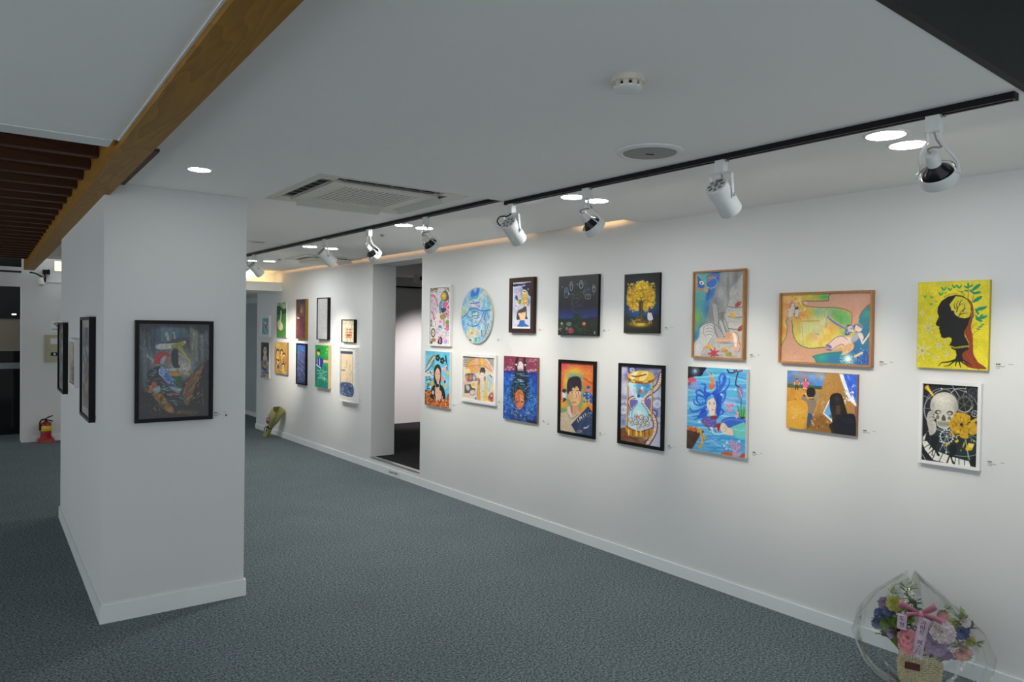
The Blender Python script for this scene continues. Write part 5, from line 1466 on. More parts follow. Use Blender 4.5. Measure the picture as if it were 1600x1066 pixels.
def art_b2():
    A = Art(125, 145, [(58, 105), (672, 135), (672, 925), (60, 860)], '#d8cfc2', 27)
    for i in range(9):
        for j in range(6):
            x, y = 62 + i * 26 + (j % 2) * 13, 112 + j * 32
            if x < 240 - j * 25:
                A.p([(x, y), (x + 13, y + 5), (x + 12, y + 26), (x - 3, y + 22)], '#24221f')
            x2 = 672 - i * 24
            if x2 > 520 + j * 22:
                A.p([(x2, y + 25), (x2 + 10, y + 28), (x2 + 6, y + 54), (x2 - 5, y + 48)], '#3a3835')
    A.l([(60, 108), (300, 125), (670, 140)], 16, '#2a2624')
    A.p([(110, 285), (150, 210), (240, 140), (370, 130), (480, 160), (580, 270), (625, 380), (560, 370), (500, 320), (430, 290), (350, 400), (240, 410), (160, 380), (100, 400)], '#dba25c', 1, True)
    A.p([(280, 170), (360, 140), (330, 270), (280, 280)], '#dcab98', .9, True).p([(480, 180), (560, 250), (610, 350), (540, 330)], '#e0a898', .9, True).p([(390, 140), (460, 170), (450, 280), (400, 270)], '#e8b848', .9, True).dash(50, 120, 160, 600, 390, 30, 6, ['#a86c2c', '#7a4a20', '#e8c070'], .7, 70)
    A.l([(105, 285), (240, 280), (350, 262), (470, 285), (600, 350)], 6, '#7a4c24').l([(110, 300), (180, 200), (270, 140)], 6, '#6a4424')
    A.e(145, 370, 50, 44, '#e8d890', 10).p([(100, 430), (190, 410), (290, 430), (320, 520), (290, 550), (150, 555), (105, 510)], '#6a5a68', 1, True)
    for x, c in ((130, '#c8954c'), (200, '#d87c4c'), (270, '#a8c8dc')):
        A.e(x, 488, 28, 46, c).scat(6, x - 18, 455, x + 18, 520, 5, 10, ['#8a4a2c', '#e8d0a0', '#4a5a7a'], .7)
    A.e(345, 520, 32, 30, '#d86a3c')
    A.p([(85, 620), (210, 600), (300, 690), (240, 760), (85, 770)], '#55524e', 1, False).e(262, 610, 54, 66, '#ead9b0').e(262, 612, 34, 38, '#e4b83c').e(240, 750, 54, 50, '#d8cec4').ring(240, 750, 54, 50, 9, '#3a3430').e(235, 735, 30, 26, '#e2bfa4').e(340, 740, 24, 60, '#c8a89c').p([(110, 640), (160, 625), (190, 690), (140, 720)], '#c8ccc4', .9, True)
    A.l([(310, 560), (300, 860)], 22, '#c8c8d0').e(308, 858, 22, 18, '#7a50c0').p([(62, 560), (120, 550), (200, 570), (160, 600), (65, 610)], '#e0a890', .8, True).p([(62, 790), (180, 800), (190, 840), (62, 835)], '#e8b8a0', .9)
    # figure
    A.p([(340, 560), (390, 540), (400, 880), (335, 870)], '#dba42c', 1, True).p([(470, 570), (520, 580), (510, 910), (455, 905)], '#e6c22c', 1, True).p([(392, 520), (470, 540), (455, 900), (405, 890)], '#cfcdd0', 1, True).e(368, 560, 10, 60, '#6a5040', 8).e(425, 460, 38, 60, '#ecd8c4').p([(380, 430), (390, 330), (435, 300), (480, 330), (480, 430), (465, 400), (400, 390)], '#3a2c2a', 1, True).e(436, 325, 40, 24, '#241a1c').l([(405, 445), (418, 445)], 4, '#333').l([(438, 448), (452, 448)], 4, '#333').e(428, 490, 8, 4, '#b86a5a').e(478, 500, 22, 46, '#a87c4a').scat(16, 340, 570, 515, 880, 4, 9, ['#f0e090', '#b88018'], .7)
    A.p([(520, 460), (560, 420), (640, 480), (630, 560), (580, 730), (520, 690), (515, 560)], '#b4c4c8', 1, True).l([(580, 440), (610, 470)], 16, '#222').dash(16, 530, 480, 620, 680, 50, 5, ['#d8e4e4', '#7c98a4', '#8aa8c8'], .7, 80).l([(520, 690), (535, 880)], 26, '#c4c4c4')
    A.p([(545, 830), (610, 740), (665, 770), (660, 880), (590, 910)], '#c85a34', 1, True).p([(560, 830), (605, 760), (640, 790), (620, 860)], '#8c4a2c', 1, True).e(610, 800, 20, 22, '#d8c8b0').p([(540, 860), (600, 890), (600, 915), (545, 895)], '#e0a830')
    A.p([(600, 640), (660, 560), (668, 700), (600, 740)], '#e6cf7c', .9, True).e(630, 430, 26, 26, '#e8dcc0').g(650, 740, 30, 40, '#e09a84', .7)
    return A.grain(50, 60, .06).out()

def art_b1():
    A = Art(110, 180, [(45, 42), (475, 60), (462, 975), (43, 915)], '#5cbcd8', 29)
    A.g(380, 200, 100, 90, '#4ab8dc', .9).g(130, 90, 80, 40, '#3fa8cc', .9).g(400, 560, 60, 90, '#9cc8d8', .9).g(90, 320, 50, 60, '#8cccdc', .8).tint(8, 10, '#88d4e4', .4)
    A.p([(48, 350), (110, 190), (190, 110), (225, 130), (180, 210), (110, 290), (50, 385)], '#8c7a5a', 1, True).l([(55, 360), (140, 230), (205, 140)], 16, '#e6dcd0').l([(60, 385), (150, 290), (200, 200)], 14, '#1e3a74').g(180, 290, 18, 40, '#6a9a5a', .7)
    for x, y in ((265, 155), (345, 200)):
        for k in range(5):
            A.e(x + 24 * math.cos(k * 1.257), y + 34 * math.sin(k * 1.257), 18, 24, '#12160f')
        A.e(x, y, 11, 13, '#8aa090')
    A.l([(405, 125), (410, 170), (420, 230)], 24, '#14181a').l([(370, 200), (420, 190)], 10, '#14181a').l([(405, 270), (435, 265), (425, 310), (432, 345)], 14, '#14181a').e(420, 280, 14, 16, '#c8d8d8')
    A.e(380, 340, 26, 60, '#e49ab4', 15).e(352, 500, 30, 42, '#e8889c').e(440, 400, 26, 34, '#e0b040').e(400, 615, 28, 20, '#dcb03c', 10).e(390, 545, 16, 26, '#2c4a34').e(350, 330, 14, 20, '#f0c0d0')
    A.p([(50, 400), (130, 370), (195, 380), (180, 440), (60, 460)], '#dfe4e4', .9, True).scat(12, 60, 380, 190, 450, 6, 11, ['#16181a', '#c05060', '#e8e8e8'], .9).scat(50, 55, 450, 190, 660, 7, 15, ['#3a5a4a', '#c8ccc0', '#1c2420', '#8c6a58', '#5a7c88', '#e0e0d8'], .85).e(168, 580, 26, 40, '#c8b428')
    # girl
    A.p([(258, 262), (205, 320), (195, 440), (205, 560), (240, 600), (300, 600), (320, 520), (325, 380), (305, 290)], '#17131a', 1, True).p([(262, 290), (222, 350), (215, 420), (260, 320), (305, 400), (305, 330)], '#3c1f22', .9, True)
    A.p([(262, 320), (218, 400), (222, 480), (250, 545), (255, 600), (285, 600), (292, 540), (310, 470), (308, 390)], '#dfb294', 1, True).l([(225, 415), (248, 412)], 4, '#3a2420').l([(272, 420), (300, 415)], 4, '#3a2420').e(262, 505, 14, 7, '#b8605c').l([(258, 430), (255, 470)], 4, '#b8866a')
    A.p([(215, 590), (310, 590), (370, 650), (402, 780), (390, 860), (340, 850), (330, 760), (250, 760), (215, 830), (130, 800), (160, 660)], '#141216', 1, True).p([(215, 640), (300, 630), (300, 680), (218, 690)], '#e0a82c', 1, False).e(260, 655, 22, 22, '#d8dce4').e(260, 655, 12, 12, '#5a6ac0').l([(222, 590), (230, 640)], 8, '#e0d8d0').l([(295, 580), (290, 635)], 8, '#e0d8d0')
    A.p([(225, 690), (320, 690), (335, 780), (290, 845), (235, 800)], '#e0b498', 1, True).l([(245, 710), (300, 740), (260, 780)], 5, '#b88a70').e(185, 720, 16, 34, '#d8d8dc').l([(200, 780), (215, 820)], 8, '#d0d0d4').l([(350, 780), (350, 860)], 9, '#d8dce0').e(368, 880, 16, 16, '#e8e8e8').e(300, 800, 40, 30, '#e8a8a8', 30, .6)
    A.p([(43, 690), (120, 690), (140, 790), (230, 850), (340, 880), (400, 860), (440, 740), (465, 730), (462, 975), (43, 915)], '#a8502a', 1, False).scat(100, 48, 690, 150, 900, 8, 17, ['#c8602c', '#8c3a20', '#e08a3c', '#5a3a2c', '#d8a458'], .85).scat(120, 150, 830, 458, 960, 8, 18, ['#c8502a', '#e08a30', '#a83820', '#f0b450', '#7a3c2c'], .85)
    return A.grain(40, 60, .06).out()

def art_a1():
    A = Art(110, 190, [(57, 85), (400, 80), (388, 970), (55, 960)], '#dcd8da', 31)
    A.scat(130, 60, 90, 395, 960, 5, 14, ['#b8b0b8', '#c8a8b8', '#8aa8b0', '#e8d8e0', '#a89888', '#6a6a70'], .7)
    A.scat(40, 60, 90, 170, 150, 6, 14, ['#8c7a4a', '#5a4a38', '#d8c078', '#3c3a34'], .9).scat(30, 300, 90, 395, 210, 7, 14, ['#7a6444', '#4a4440', '#c8b090', '#d8d0c8'], .9)
    A.l([(70, 205), (110, 210), (150, 270), (180, 370)], 26, '#c8306c').l([(70, 205), (110, 212), (150, 272), (178, 360)], 10, '#ee88b0').p([(65, 240), (130, 250), (175, 400), (150, 520), (110, 590), (70, 470)], '#d8c4cc', .8, True).dash(40, 70, 250, 180, 560, 30, 6, ['#c86888', '#6aa09a', '#e8a0b8', '#7a6a74'], .8).l([(70, 460), (105, 500), (115, 580), (150, 540)], 16, '#b83a6c')
    A.p([(235, 200), (290, 140), (350, 170), (360, 280), (290, 300), (240, 260)], '#2c5a48', 1, True).p([(240, 195), (290, 160), (330, 200), (320, 265), (280, 285), (248, 250)], '#e2ac14', 1, True).e(285, 215, 24, 18, '#f4d84a')
    A.p([(205, 340), (245, 280), (260, 360), (230, 500), (205, 440)], '#3a98b4', 1, True).scat(14, 205, 300, 260, 480, 6, 12, ['#6ac0d0', '#2a6a90', '#8ad0c8'], .8)
    A.p([(265, 340), (300, 305), (345, 340), (330, 390), (295, 425), (268, 390)], '#e4669c', 1, True).p([(250, 410), (330, 420), (300, 470), (250, 480)], '#243a3c', 1, True).l([(350, 190), (370, 260), (350, 350)], 14, '#8c4a3c')
    A.e(338, 495, 40, 60, '#e07aa8').e(335, 495, 26, 38, '#f0b0cc').e(335, 500, 14, 20, '#7a4a74').p([(215, 530), (300, 490), (320, 560), (250, 590)], '#9a8a4a', .9, True).e(365, 400, 20, 26, '#d85a84').e(180, 540, 40, 50, '#e4dcc8')
    A.e(220, 630, 44, 46, '#ecc4d4').e(228, 620, 22, 22, '#d88aa8').e(222, 695, 30, 22, '#4a8aa8').e(175, 760, 20, 40, '#b8a4d8').e(288, 640, 16, 60, '#a8a0d0')
    A.e(348, 650, 40, 62, '#e0a040').p([(318, 640), (345, 600), (385, 620), (370, 660)], '#5aa03a', 1, True).p([(320, 680), (360, 660), (380, 720), (330, 740)], '#e06a8c', 1, True).e(368, 690, 14, 20, '#4a6ac8').l([(300, 720), (345, 750), (385, 730)], 12, '#4a3a44')
    A.scat(40, 160, 730, 380, 950, 8, 20, ['#e0c4dc', '#c8b0e0', '#f0d0dc', '#9ab8a0', '#d8a8c0'], .7)
    A.e(105, 790, 40, 70, '#4c4038').e(105, 790, 26, 48, '#d8d0c4').e(100, 790, 14, 24, '#a89a88').e(70, 640, 18, 60, '#6a5c4c').e(70, 640, 9, 36, '#b8ac98').e(110, 900, 48, 34, '#8c6a4a').ring(110, 900, 40, 26, 7, '#d8c098').e(75, 940, 22, 20, '#4a3c34')
    A.p([(185, 950), (200, 880), (230, 850), (260, 880), (255, 960)], '#2a2430', 1, True).e(222, 910, 14, 44, '#e07ab0').l([(140, 610), (150, 690)], 8, '#4a4a44')
    A.e(320, 920, 26, 40, '#b8a0d8').g(350, 870, 30, 40, '#f4e4ec', .8)
    return A.grain(40, 60, .06).out()

def art_a2():
    A = Art(140, 150, [(575, 70), (1105, 70), (1105, 975), (575, 975)], '#86b6d4', 33)
    A.tint(7, 10, '#c8d0bc', .7).tint(9, 12, '#3f86c8', .6).tint(12, 14, '#6cc8cc', .5).tint(14, 12, '#e4dcc4', .45)
    A.dash(260, 590, 90, 1090, 960, 60, 12, ['#4a90d0', '#8cccd8', '#d8d4b4', '#a8c8e0', '#5aa8c0', '#c8b8d0'], .5, 85)
    A.p([(740, 160), (780, 110), (820, 160), (850, 85), (890, 90), (870, 190), (840, 250), (760, 240)], '#1f6fd4', 1, True, 1.5).p([(770, 230), (850, 200), (840, 260), (780, 265)], '#3cc0c0', .8, True)
    A.dash(40, 720, 270, 920, 400, 60, 12, ['#e0b8c4', '#d8c8b8', '#c8b0d8', '#e8e0d0'], .6, 0).l([(740, 330), (820, 325), (890, 315)], 14, '#3a62c0').dash(14, 850, 300, 900, 400, 30, 8, ['#d088b0', '#6a78c8'], .7)
    A.l([(590, 560), (680, 500), (740, 420), (830, 410), (930, 450), (1075, 440)], 13, '#2c58b8').l([(680, 490), (730, 560), (790, 530), (880, 530)], 10, '#284aa0').l([(960, 470), (940, 540), (890, 640), (840, 690), (740, 690), (690, 660)], 11, '#2444a0').l([(690, 500), (720, 580), (700, 660)], 8, '#3a6cc8').ring(830, 510, 60, 60, 8, '#2a4a94')
    A.scat(40, 720, 450, 890, 620, 8, 18, ['#9cb898', '#6a98a8', '#c8c8b0', '#4a78a8', '#8c9c8c'], .6, .6).e(800, 465, 34, 20, '#4a8a7c').dash(20, 740, 580, 840, 690, 50, 8, ['#2c50a8', '#8ab8dc'], .7)
    A.scat(50, 690, 730, 880, 930, 10, 26, ['#e0b478', '#d8a058', '#e8d8a8', '#a8ccb0', '#e0c0a0'], .65).e(770, 810, 12, 16, '#c85a3a').e(745, 920, 18, 16, '#6c4a34').e(840, 910, 22, 44, '#2aa8a8').g(620, 640, 40, 60, '#3a80d8', .8).g(620, 480, 30, 40, '#b8c050', .8)
    A.l([(960, 640), (985, 760), (970, 830)], 16, '#e0a868').l([(1020, 700), (985, 790)], 16, '#e8b838').l([(930, 760), (940, 850)], 14, '#2c2c40').l([(1040, 660), (1000, 800), (960, 870)], 12, '#4a5a9c').l([(1010, 520), (1040, 640)], 14, '#c8b8a8').l([(960, 480), (980, 600)], 14, '#2c50b4').dash(30, 930, 470, 1090, 900, 70, 10, ['#5a90c8', '#d88a8c', '#e0d8c0', '#3c6cb8'], .6, 70)
    return A.grain(60, 60, .08).out()

def art_small(k):
    if k == 'c1':
        A = Art(80, 90, [(50, 222), (125, 225), (120, 372), (50, 368)], '#54b4bc', 41)
        A.tint(6, 7, '#8cd4d4', .7).tint(8, 8, '#2c8ca0', .5).p([(75, 250), (95, 255), (102, 300), (92, 328), (78, 300)], '#d87860', 1, True).e(86, 268, 8, 12, '#f0d8c8').e(92, 305, 7, 18, '#c04a44').dash(20, 55, 235, 118, 365, 14, 2.5, ['#d8f0ec', '#3a9cac'], .6)
    elif k == 'c2':
        A = Art(90, 130, [(195, 80), (293, 72), (290, 405), (195, 398)], '#4c8a44', 42)
        A.p([(190, 70), (298, 65), (295, 145), (250, 150), (192, 130)], '#c4ccb8').p([(192, 118), (225, 112), (260, 140), (296, 130), (294, 175), (192, 185)], '#1f5c34', 1, True).tint(7, 9, '#3a7438', .5).p([(235, 155), (243, 155), (246, 200), (240, 250), (258, 290), (250, 332), (222, 330), (202, 290), (205, 255), (225, 235), (232, 195)], '#e4dcac', 1, True).e(237, 160, 5, 8, '#e8c8a0').g(215, 290, 10, 30, '#c8bc84', .7)
    elif k == 'c3':
        A = Art(90, 130, [(368, 50), (470, 45), (463, 408), (370, 405)], '#41304a', 43)
        A.tint(7, 10, '#6a4a6c', .7).tint(9, 12, '#2a3058', .6).tint(8, 9, '#8c4a34', .5)
        A.p([(412, 85), (395, 130), (400, 195), (420, 215), (440, 190), (440, 120)], '#6c4a34', 1, True).e(418, 150, 15, 30, '#b08458').e(410, 140, 4, 5, '#1a1210').e(427, 140, 4, 5, '#1a1210').p([(385, 230), (440, 220), (458, 300), (455, 400), (380, 400)], '#5a2430', 1, True).dash(30, 375, 220, 460, 400, 40, 4, ['#8c3430', '#4a4a90', '#b08048', '#3a2028'], .7, 80).l([(370, 222), (395, 228)], 7, '#e8d0c8')
    elif k == 'c4':
        A = Art(90, 130, [(568, 45), (668, 38), (668, 412), (568, 412)], '#c6c4c4', 44)
        A.dash(50, 572, 60, 664, 240, 70, 2, ['#9a9898', '#b0aeae', '#888'], .5, 88).tint(8, 10, '#b4b2b2', .5).g(615, 360, 40, 60, '#d0cece', .6)
    elif k == 'c5':
        A = Art(100, 85, [(795, 245), (915, 243), (915, 440), (795, 432)], '#d8d0b8', 45)
        A.tint(7, 6, '#b8b094', .6).dash(40, 800, 255, 910, 420, 24, 2.5, ['#8a8468', '#6a6450', '#c8bca0'], .5)
        for q in ([(832, 310), (832, 400)], [(870, 315), (872, 425)], [(845, 320), (845, 425)], [(885, 350), (885, 390)]):
            A.l(q, 7, '#a85a2c')
        for y in (325, 350, 375, 395):
            A.l([(830, y), (890, y + 4)], 6, '#b86a34')
        A.p([(838, 365), (880, 370), (870, 390), (838, 385)], '#8c4a24', 1)
    elif k == 'd1':
        A = Art(80, 130, [(48, 448), (118, 450), (118, 762), (48, 748)], '#4a4240', 46)
        A.p([(60, 500), (84, 462), (106, 500), (112, 640), (54, 640)], '#2c2420', 1, True).e(83, 525, 16, 40, '#dcc0a8').p([(70, 560), (96, 560), (100, 600), (66, 600)], '#d8b8a0', 1, True).e(77, 515, 4, 4, '#2a1c18').e(90, 515, 4, 4, '#2a1c18').p([(50, 620), (80, 600), (116, 620), (116, 760), (50, 748)], '#8c9cac', .9, True).scat(50, 52, 620, 116, 755, 4, 10, ['#4a6a98', '#c88a3c', '#2a2c34', '#c8ccd0', '#7a5438'], .8).e(98, 735, 12, 16, '#d8902c')
    elif k == 'd2':
        A = Art(110, 110, [(172, 447), (300, 447), (298, 735), (172, 715)], '#c09048', 47)
        A.tint(7, 7, '#d8b45c', .6).tint(9, 8, '#a87438', .5).g(200, 470, 30, 40, '#d8c878', .8).g(270, 480, 30, 40, '#b8a050', .7)
        for x, y, c1 in ((205, 530, '#e8c060'), (245, 530, '#e0b850'), (205, 620, '#e8b43c'), (262, 650, '#c8c448'), (270, 560, '#d87848')):
            A.e(x, y, 15, 22, '#241c18').e(x, y + 6, 10, 14, '#ecc8a0').e(x, y + 42, 15, 28, c1)
        A.p([(200, 645), (222, 645), (220, 685), (200, 680)], '#3468b8').scat(40, 180, 560, 292, 710, 3, 8, ['#d85a3c', '#4a8a3c', '#e8dcb0', '#5a3c20', '#d8902c'], .8)
    elif k == 'd3':
        A = Art(90, 130, [(378, 465), (472, 468), (468, 830), (380, 820)], '#2f4a84', 48)
        A.grad([(0, '#3a6cb0'), (.25, '#3c5c98'), (.5, '#343c6c'), (.75, '#3a4c74'), (1, '#1c2c54')]).dash(160, 380, 520, 470, 810, 40, 4, ['#8a94b4', '#2a3058', '#5a6c94', '#aab4c8', '#6a6490'], .6, 60).p([(380, 570), (410, 530), (440, 560), (470, 540), (470, 600), (380, 620)], '#5a5a84', .6, True)
    elif k == 'd4':
        A = Art(110, 130, [(545, 470), (678, 472), (676, 855), (548, 840)], '#1c9a44', 49)
        A.p([(545, 665), (680, 650), (678, 860), (546, 845)], '#147a6c').tint(7, 9, '#2cb854', .4).p([(545, 600), (676, 605), (676, 630), (545, 625)], '#dfb08c').e(578, 540, 16, 26, '#e8bc98').p([(562, 530), (572, 508), (592, 512), (594, 545), (585, 530)], '#5c2c18', 1, True).p([(552, 600), (575, 590), (622, 592), (625, 640), (600, 685), (580, 680), (555, 640)], '#2c3c98', 1, True).l([(566, 600), (568, 650)], 8, '#d8dce8').l([(590, 598), (592, 650)], 8, '#d8dce8').l([(560, 650), (600, 675)], 7, '#e8e8e8')
        A.dash(50, 570, 690, 665, 780, 24, 3, ['#d8ece4', '#a8d4c8'], .7).l([(665, 500), (655, 550)], 14, '#8ae048').dash(30, 560, 780, 670, 845, 30, 4, ['#1c5c88', '#2a9c84'], .6, 80).scat(20, 600, 480, 670, 590, 5, 12, ['#28b848', '#128838'], .7)
    elif k == 'd5':
        A = Art(120, 150, [(768, 500), (940, 505), (940, 1000), (775, 980)], '#d4d2cc', 50)
        A.p([(772, 540), (905, 545), (908, 950), (775, 925)], '#d8c4a4').l([(772, 546), (900, 548)], 16, '#2c3a5c').p([(775, 830), (905, 838), (908, 948), (775, 925)], '#3a4c74', 1, True).scat(60, 780, 835, 900, 940, 5, 12, ['#2a3858', '#5a709c', '#1c2844', '#7c90b4'], .8).l([(776, 560), (778, 820)], 7, '#5a5a60').l([(780, 712), (820, 714)], 5, '#4a4440').dash(26, 800, 600, 895, 820, 30, 2.2, ['#6a5c50', '#8c7c68', '#3a3434'], .7, 80).l([(840, 620), (835, 680), (820, 690)], 3, '#4a4440').l([(905, 560), (906, 830)], 5, '#9a8c7c')
    elif k == 'L1':
        A = Art(110, 135, [(0, 0), (100, 0), (100, 125), (0, 125)], '#c8c8c4', 51)
        A.p([(12, 10), (88, 10), (88, 115), (12, 115)], '#8a8f94').g(50, 40, 40, 30, '#3a4450', .8).g(50, 90, 40, 20, '#b08c6c', .7).p([(40, 10), (60, 10), (60, 24), (40, 24)], '#22262a').scat(40, 15, 30, 85, 110, 3, 9, ['#4a5660', '#b8bcc0', '#7a5a48', '#d8d4cc'], .7).e(50, 78, 6, 5, '#8c3a2c')
    elif k == 'L2':
        A = Art(100, 80, [(0, 0), (100, 0), (100, 75), (0, 75)], '#b8a88c', 52)
        A.tint(5, 4, '#8c7450', .6).tint(7, 6, '#d8ccb4', .6).p([(10, 60), (40, 30), (60, 45), (90, 25), (95, 70), (8, 70)], '#6a5a3c', .8, True).scat(30, 10, 40, 92, 70, 2, 6, ['#c8b080', '#4a4028'], .7)
    else:
        A = Art(110, 130, [(0, 0), (100, 0), (100, 110), (0, 110)], '#b8bcc0', 53)
        A.grad([(0, '#6a3040'), (.12, '#a08a78'), (.3, '#a8acb0'), (1, '#8c949c')]).scat(50, 8, 20, 92, 105, 4, 12, ['#4a5058', '#d0d4d8', '#8a7a5c', '#2a2e34'], .6).p([(30, 15), (60, 12), (58, 22), (34, 24)], '#2a2020')
    return A.grain(30, 40, .05).out()

def art_P():
    A = Art(175, 245, [(108, 95), (765, 108), (752, 952), (95, 980)], '#2a2c30', 61)
    A.g(430, 430, 190, 130, '#9a9a92', .9).g(540, 520, 90, 80, '#c8c4b8', .9).g(230, 430, 60, 90, '#8a94a0', .7)
    for x, y0, y1, w, c in ((140, 150, 680, 50, '#55626a'), (190, 190, 600, 36, '#3f4c58'), (160, 330, 720, 34, '#6c767a'), (340, 130, 280, 60, '#5a7080'), (400, 150, 260, 50, '#6a808c'), (455, 150, 240, 44, '#4c6474'), (520, 150, 260, 50, '#3f5462'), (600, 140, 430, 60, '#7c8478'), (635, 180, 440, 44, '#9a9a88'), (690, 220, 450, 54, '#7a868a'), (735, 180, 470, 40, '#5c666c'), (240, 150, 400, 50, '#2f4458'), (280, 160, 330, 36, '#3a5878')):
        A.l([(x, y0), (x + 6, y1)], w, c, .75, False, soft=4, w2=w * .4)
    A.p([(300, 130), (520, 130), (560, 230), (480, 260), (420, 180), (360, 260), (300, 250)], '#587888', .5, True, 5)
    A.l([(360, 190), (380, 250)], 24, '#a8b8b8', .7).l([(430, 180), (440, 240)], 20, '#90a8b0', .7).g(130, 130, 90, 60, '#1c1e24', .9).g(690, 120, 110, 40, '#1c1e22', .9).g(450, 110, 200, 24, '#1c2026', .9)
    A.dash(90, 110, 160, 755, 440, 70, 6, ['#8c9a9c', '#2c3840', '#b0b4a8', '#48606c'], .4, 88)
    # ground and banks
    A.p([(95, 740), (240, 740), (340, 760), (430, 900), (520, 900), (520, 700), (600, 560), (700, 480), (765, 470), (752, 952), (95, 980)], '#201e1f', 1, True, 3)
    A.p([(505, 740), (560, 620), (640, 530), (710, 478), (640, 640), (600, 750), (560, 850), (520, 830)], '#7a5a38', 1, True).dash(50, 520, 520, 680, 840, 40, 7, ['#a87c4c', '#52391f', '#c89c64', '#3a2818'], .7, -55)
    A.p([(220, 745), (310, 740), (350, 800), (420, 880), (410, 925), (350, 900), (290, 830)], '#8c6430', 1, True).dash(30, 240, 750, 410, 910, 40, 7, ['#d8a04c', '#5a4020', '#b0b040', '#c87834'], .7, 45)
    A.g(540, 915, 110, 20, '#6a5424', .9).dash(20, 430, 890, 640, 940, 50, 6, ['#8c6c2c', '#2a2218'], .7, 0).scat(50, 110, 760, 330, 960, 5, 14, ['#2c2a2a', '#3a3636', '#181618'], .7)
    A.l([(690, 690), (695, 860)], 4, '#8a8e90', .8)
    # rays
    for q in ([(480, 320), (600, 470)], [(440, 350), (610, 470)], [(180, 390), (280, 480)]):
        A.l(q, 10, '#c8c8a8', .6, False)
    A.p([(450, 310), (500, 300), (600, 460), (580, 470)], '#8c8c4c', .8).l([(470, 310), (592, 462)], 5, '#c4c084', .8, False).l([(600, 455), (605, 540)], 22, '#6a74a0', .9)
    # stacked cars and parts
    A.p([(260, 320), (290, 285), (400, 280), (520, 255), (540, 280), (500, 300), (420, 310), (400, 330), (300, 335)], '#b4b4b0', 1, True).p([(360, 275), (440, 240), (530, 220), (540, 250), (460, 275)], '#3a4450', 1, True).p([(400, 300), (500, 265), (530, 290), (460, 320)], '#8a8a34', 1, True)
    A.p([(245, 430), (280, 370), (350, 355), (400, 400), (330, 410), (310, 460), (250, 470)], '#a82c2c', 1, True).p([(310, 430), (350, 385), (400, 420), (395, 470), (350, 480)], '#8a6a54', 1, True).p([(300, 440), (340, 395), (355, 420), (320, 470)], '#8ca4b4', 1, True).p([(410, 350), (465, 340), (470, 470), (490, 500), (430, 500), (405, 440)], '#1c2428', 1, True)
    A.p([(180, 560), (230, 510), (300, 490), (320, 540), (280, 600), (200, 610)], '#1e2226', 1, True).p([(290, 510), (330, 495), (400, 570), (440, 650), (430, 680), (360, 640), (300, 570)], '#6a8ab8', 1, True).p([(330, 560), (370, 560), (400, 620), (360, 620)], '#3a62a8', 1, True).ring(315, 545, 24, 32, 8, '#a8bcd0').ring(415, 650, 18, 24, 7, '#1c2a3c').e(230, 560, 40, 14, '#4a5460', -20)
    A.p([(390, 540), (450, 525), (490, 560), (480, 590), (400, 570)], '#b8842c', 1, True).p([(430, 600), (490, 580), (505, 660), (470, 690), (440, 650)], '#2c5a2c', 1, True).p([(360, 515), (440, 510), (450, 530), (380, 535)], '#a8b4bc', 1, True)
    A.p([(190, 700), (240, 630), (270, 660), (240, 720), (200, 735)], '#a85c2c', 1, True).p([(240, 700), (290, 670), (300, 720), (250, 735)], '#8ca0a8', 1, True).p([(320, 660), (420, 660), (500, 710), (480, 740), (380, 730), (310, 720)], '#3a4450', 1, True).p([(380, 680), (440, 680), (500, 710), (440, 725)], '#7c94a4', 1, True).l([(390, 745), (480, 752)], 16, '#b05a34')
    A.p([(370, 760), (500, 765), (515, 830), (460, 860), (380, 830)], '#2c3438', 1, True).dash(30, 330, 640, 510, 840, 40, 7, ['#8ca0ac', '#1c2226', '#a8b4b8', '#4a5a64'], .7, 10).dash(60, 190, 500, 500, 740, 36, 6, ['#aab4bc', '#14181c', '#5a6c7c', '#c8ccd0'], .55, 20)
    A.dash(140, 180, 260, 520, 860, 22, 4, ['#3a444c', '#8c969c', '#20262a', '#6a5a48', '#a8aeb0', '#4c5a68'], .5, 15)
    A.dash(90, 500, 480, 740, 900, 26, 4, ['#2c2620', '#4a3c2c', '#1a1816'], .6, -50)
    return A.grain(60, 80, .12).out()

# ------------------------------------------------------------------ hanging the pictures
def paint_mat(name, rough, coat):
    m = bpy.data.materials.new(name)
    m.use_nodes = True
    nt = m.node_tree
    b = nt.nodes['Principled BSDF']
    at = nt.nodes.new('ShaderNodeAttribute')
    at.attribute_name = 'paint'
    nt.links.new(at.outputs['Color'], b.inputs['Base Color'])
    b.inputs['Roughness'].default_value = rough
    b.inputs['Coat Weight'].default_value = coat
    b.inputs['Coat Roughness'].default_value = 0.03
    tc = nt.nodes.new('ShaderNodeTexCoord')
    n = nt.nodes.new('ShaderNodeTexNoise')
    n.inputs['Scale'].default_value = 260
    nt.links.new(tc.outputs['Object'], n.inputs['Vector'])
    bp = nt.nodes.new('ShaderNodeBump')
    bp.inputs['Strength'].default_value = 0.12
    bp.inputs['Distance'].default_value = 0.002
    nt.links.new(n.outputs['Fac'], bp.inputs['Height'])
    nt.links.new(bp.outputs['Normal'], b.inputs['Normal'])
    return m
M_PAINT = paint_mat('painted_surface', 0.55, 0.0)
M_PAINTG = paint_mat('print_under_glass', 0.5, 0.55)

def srgb_lin(a):
    return np.where(a <= 0.04045, a / 12.92, ((a + 0.055) / 1.055) ** 2.4)

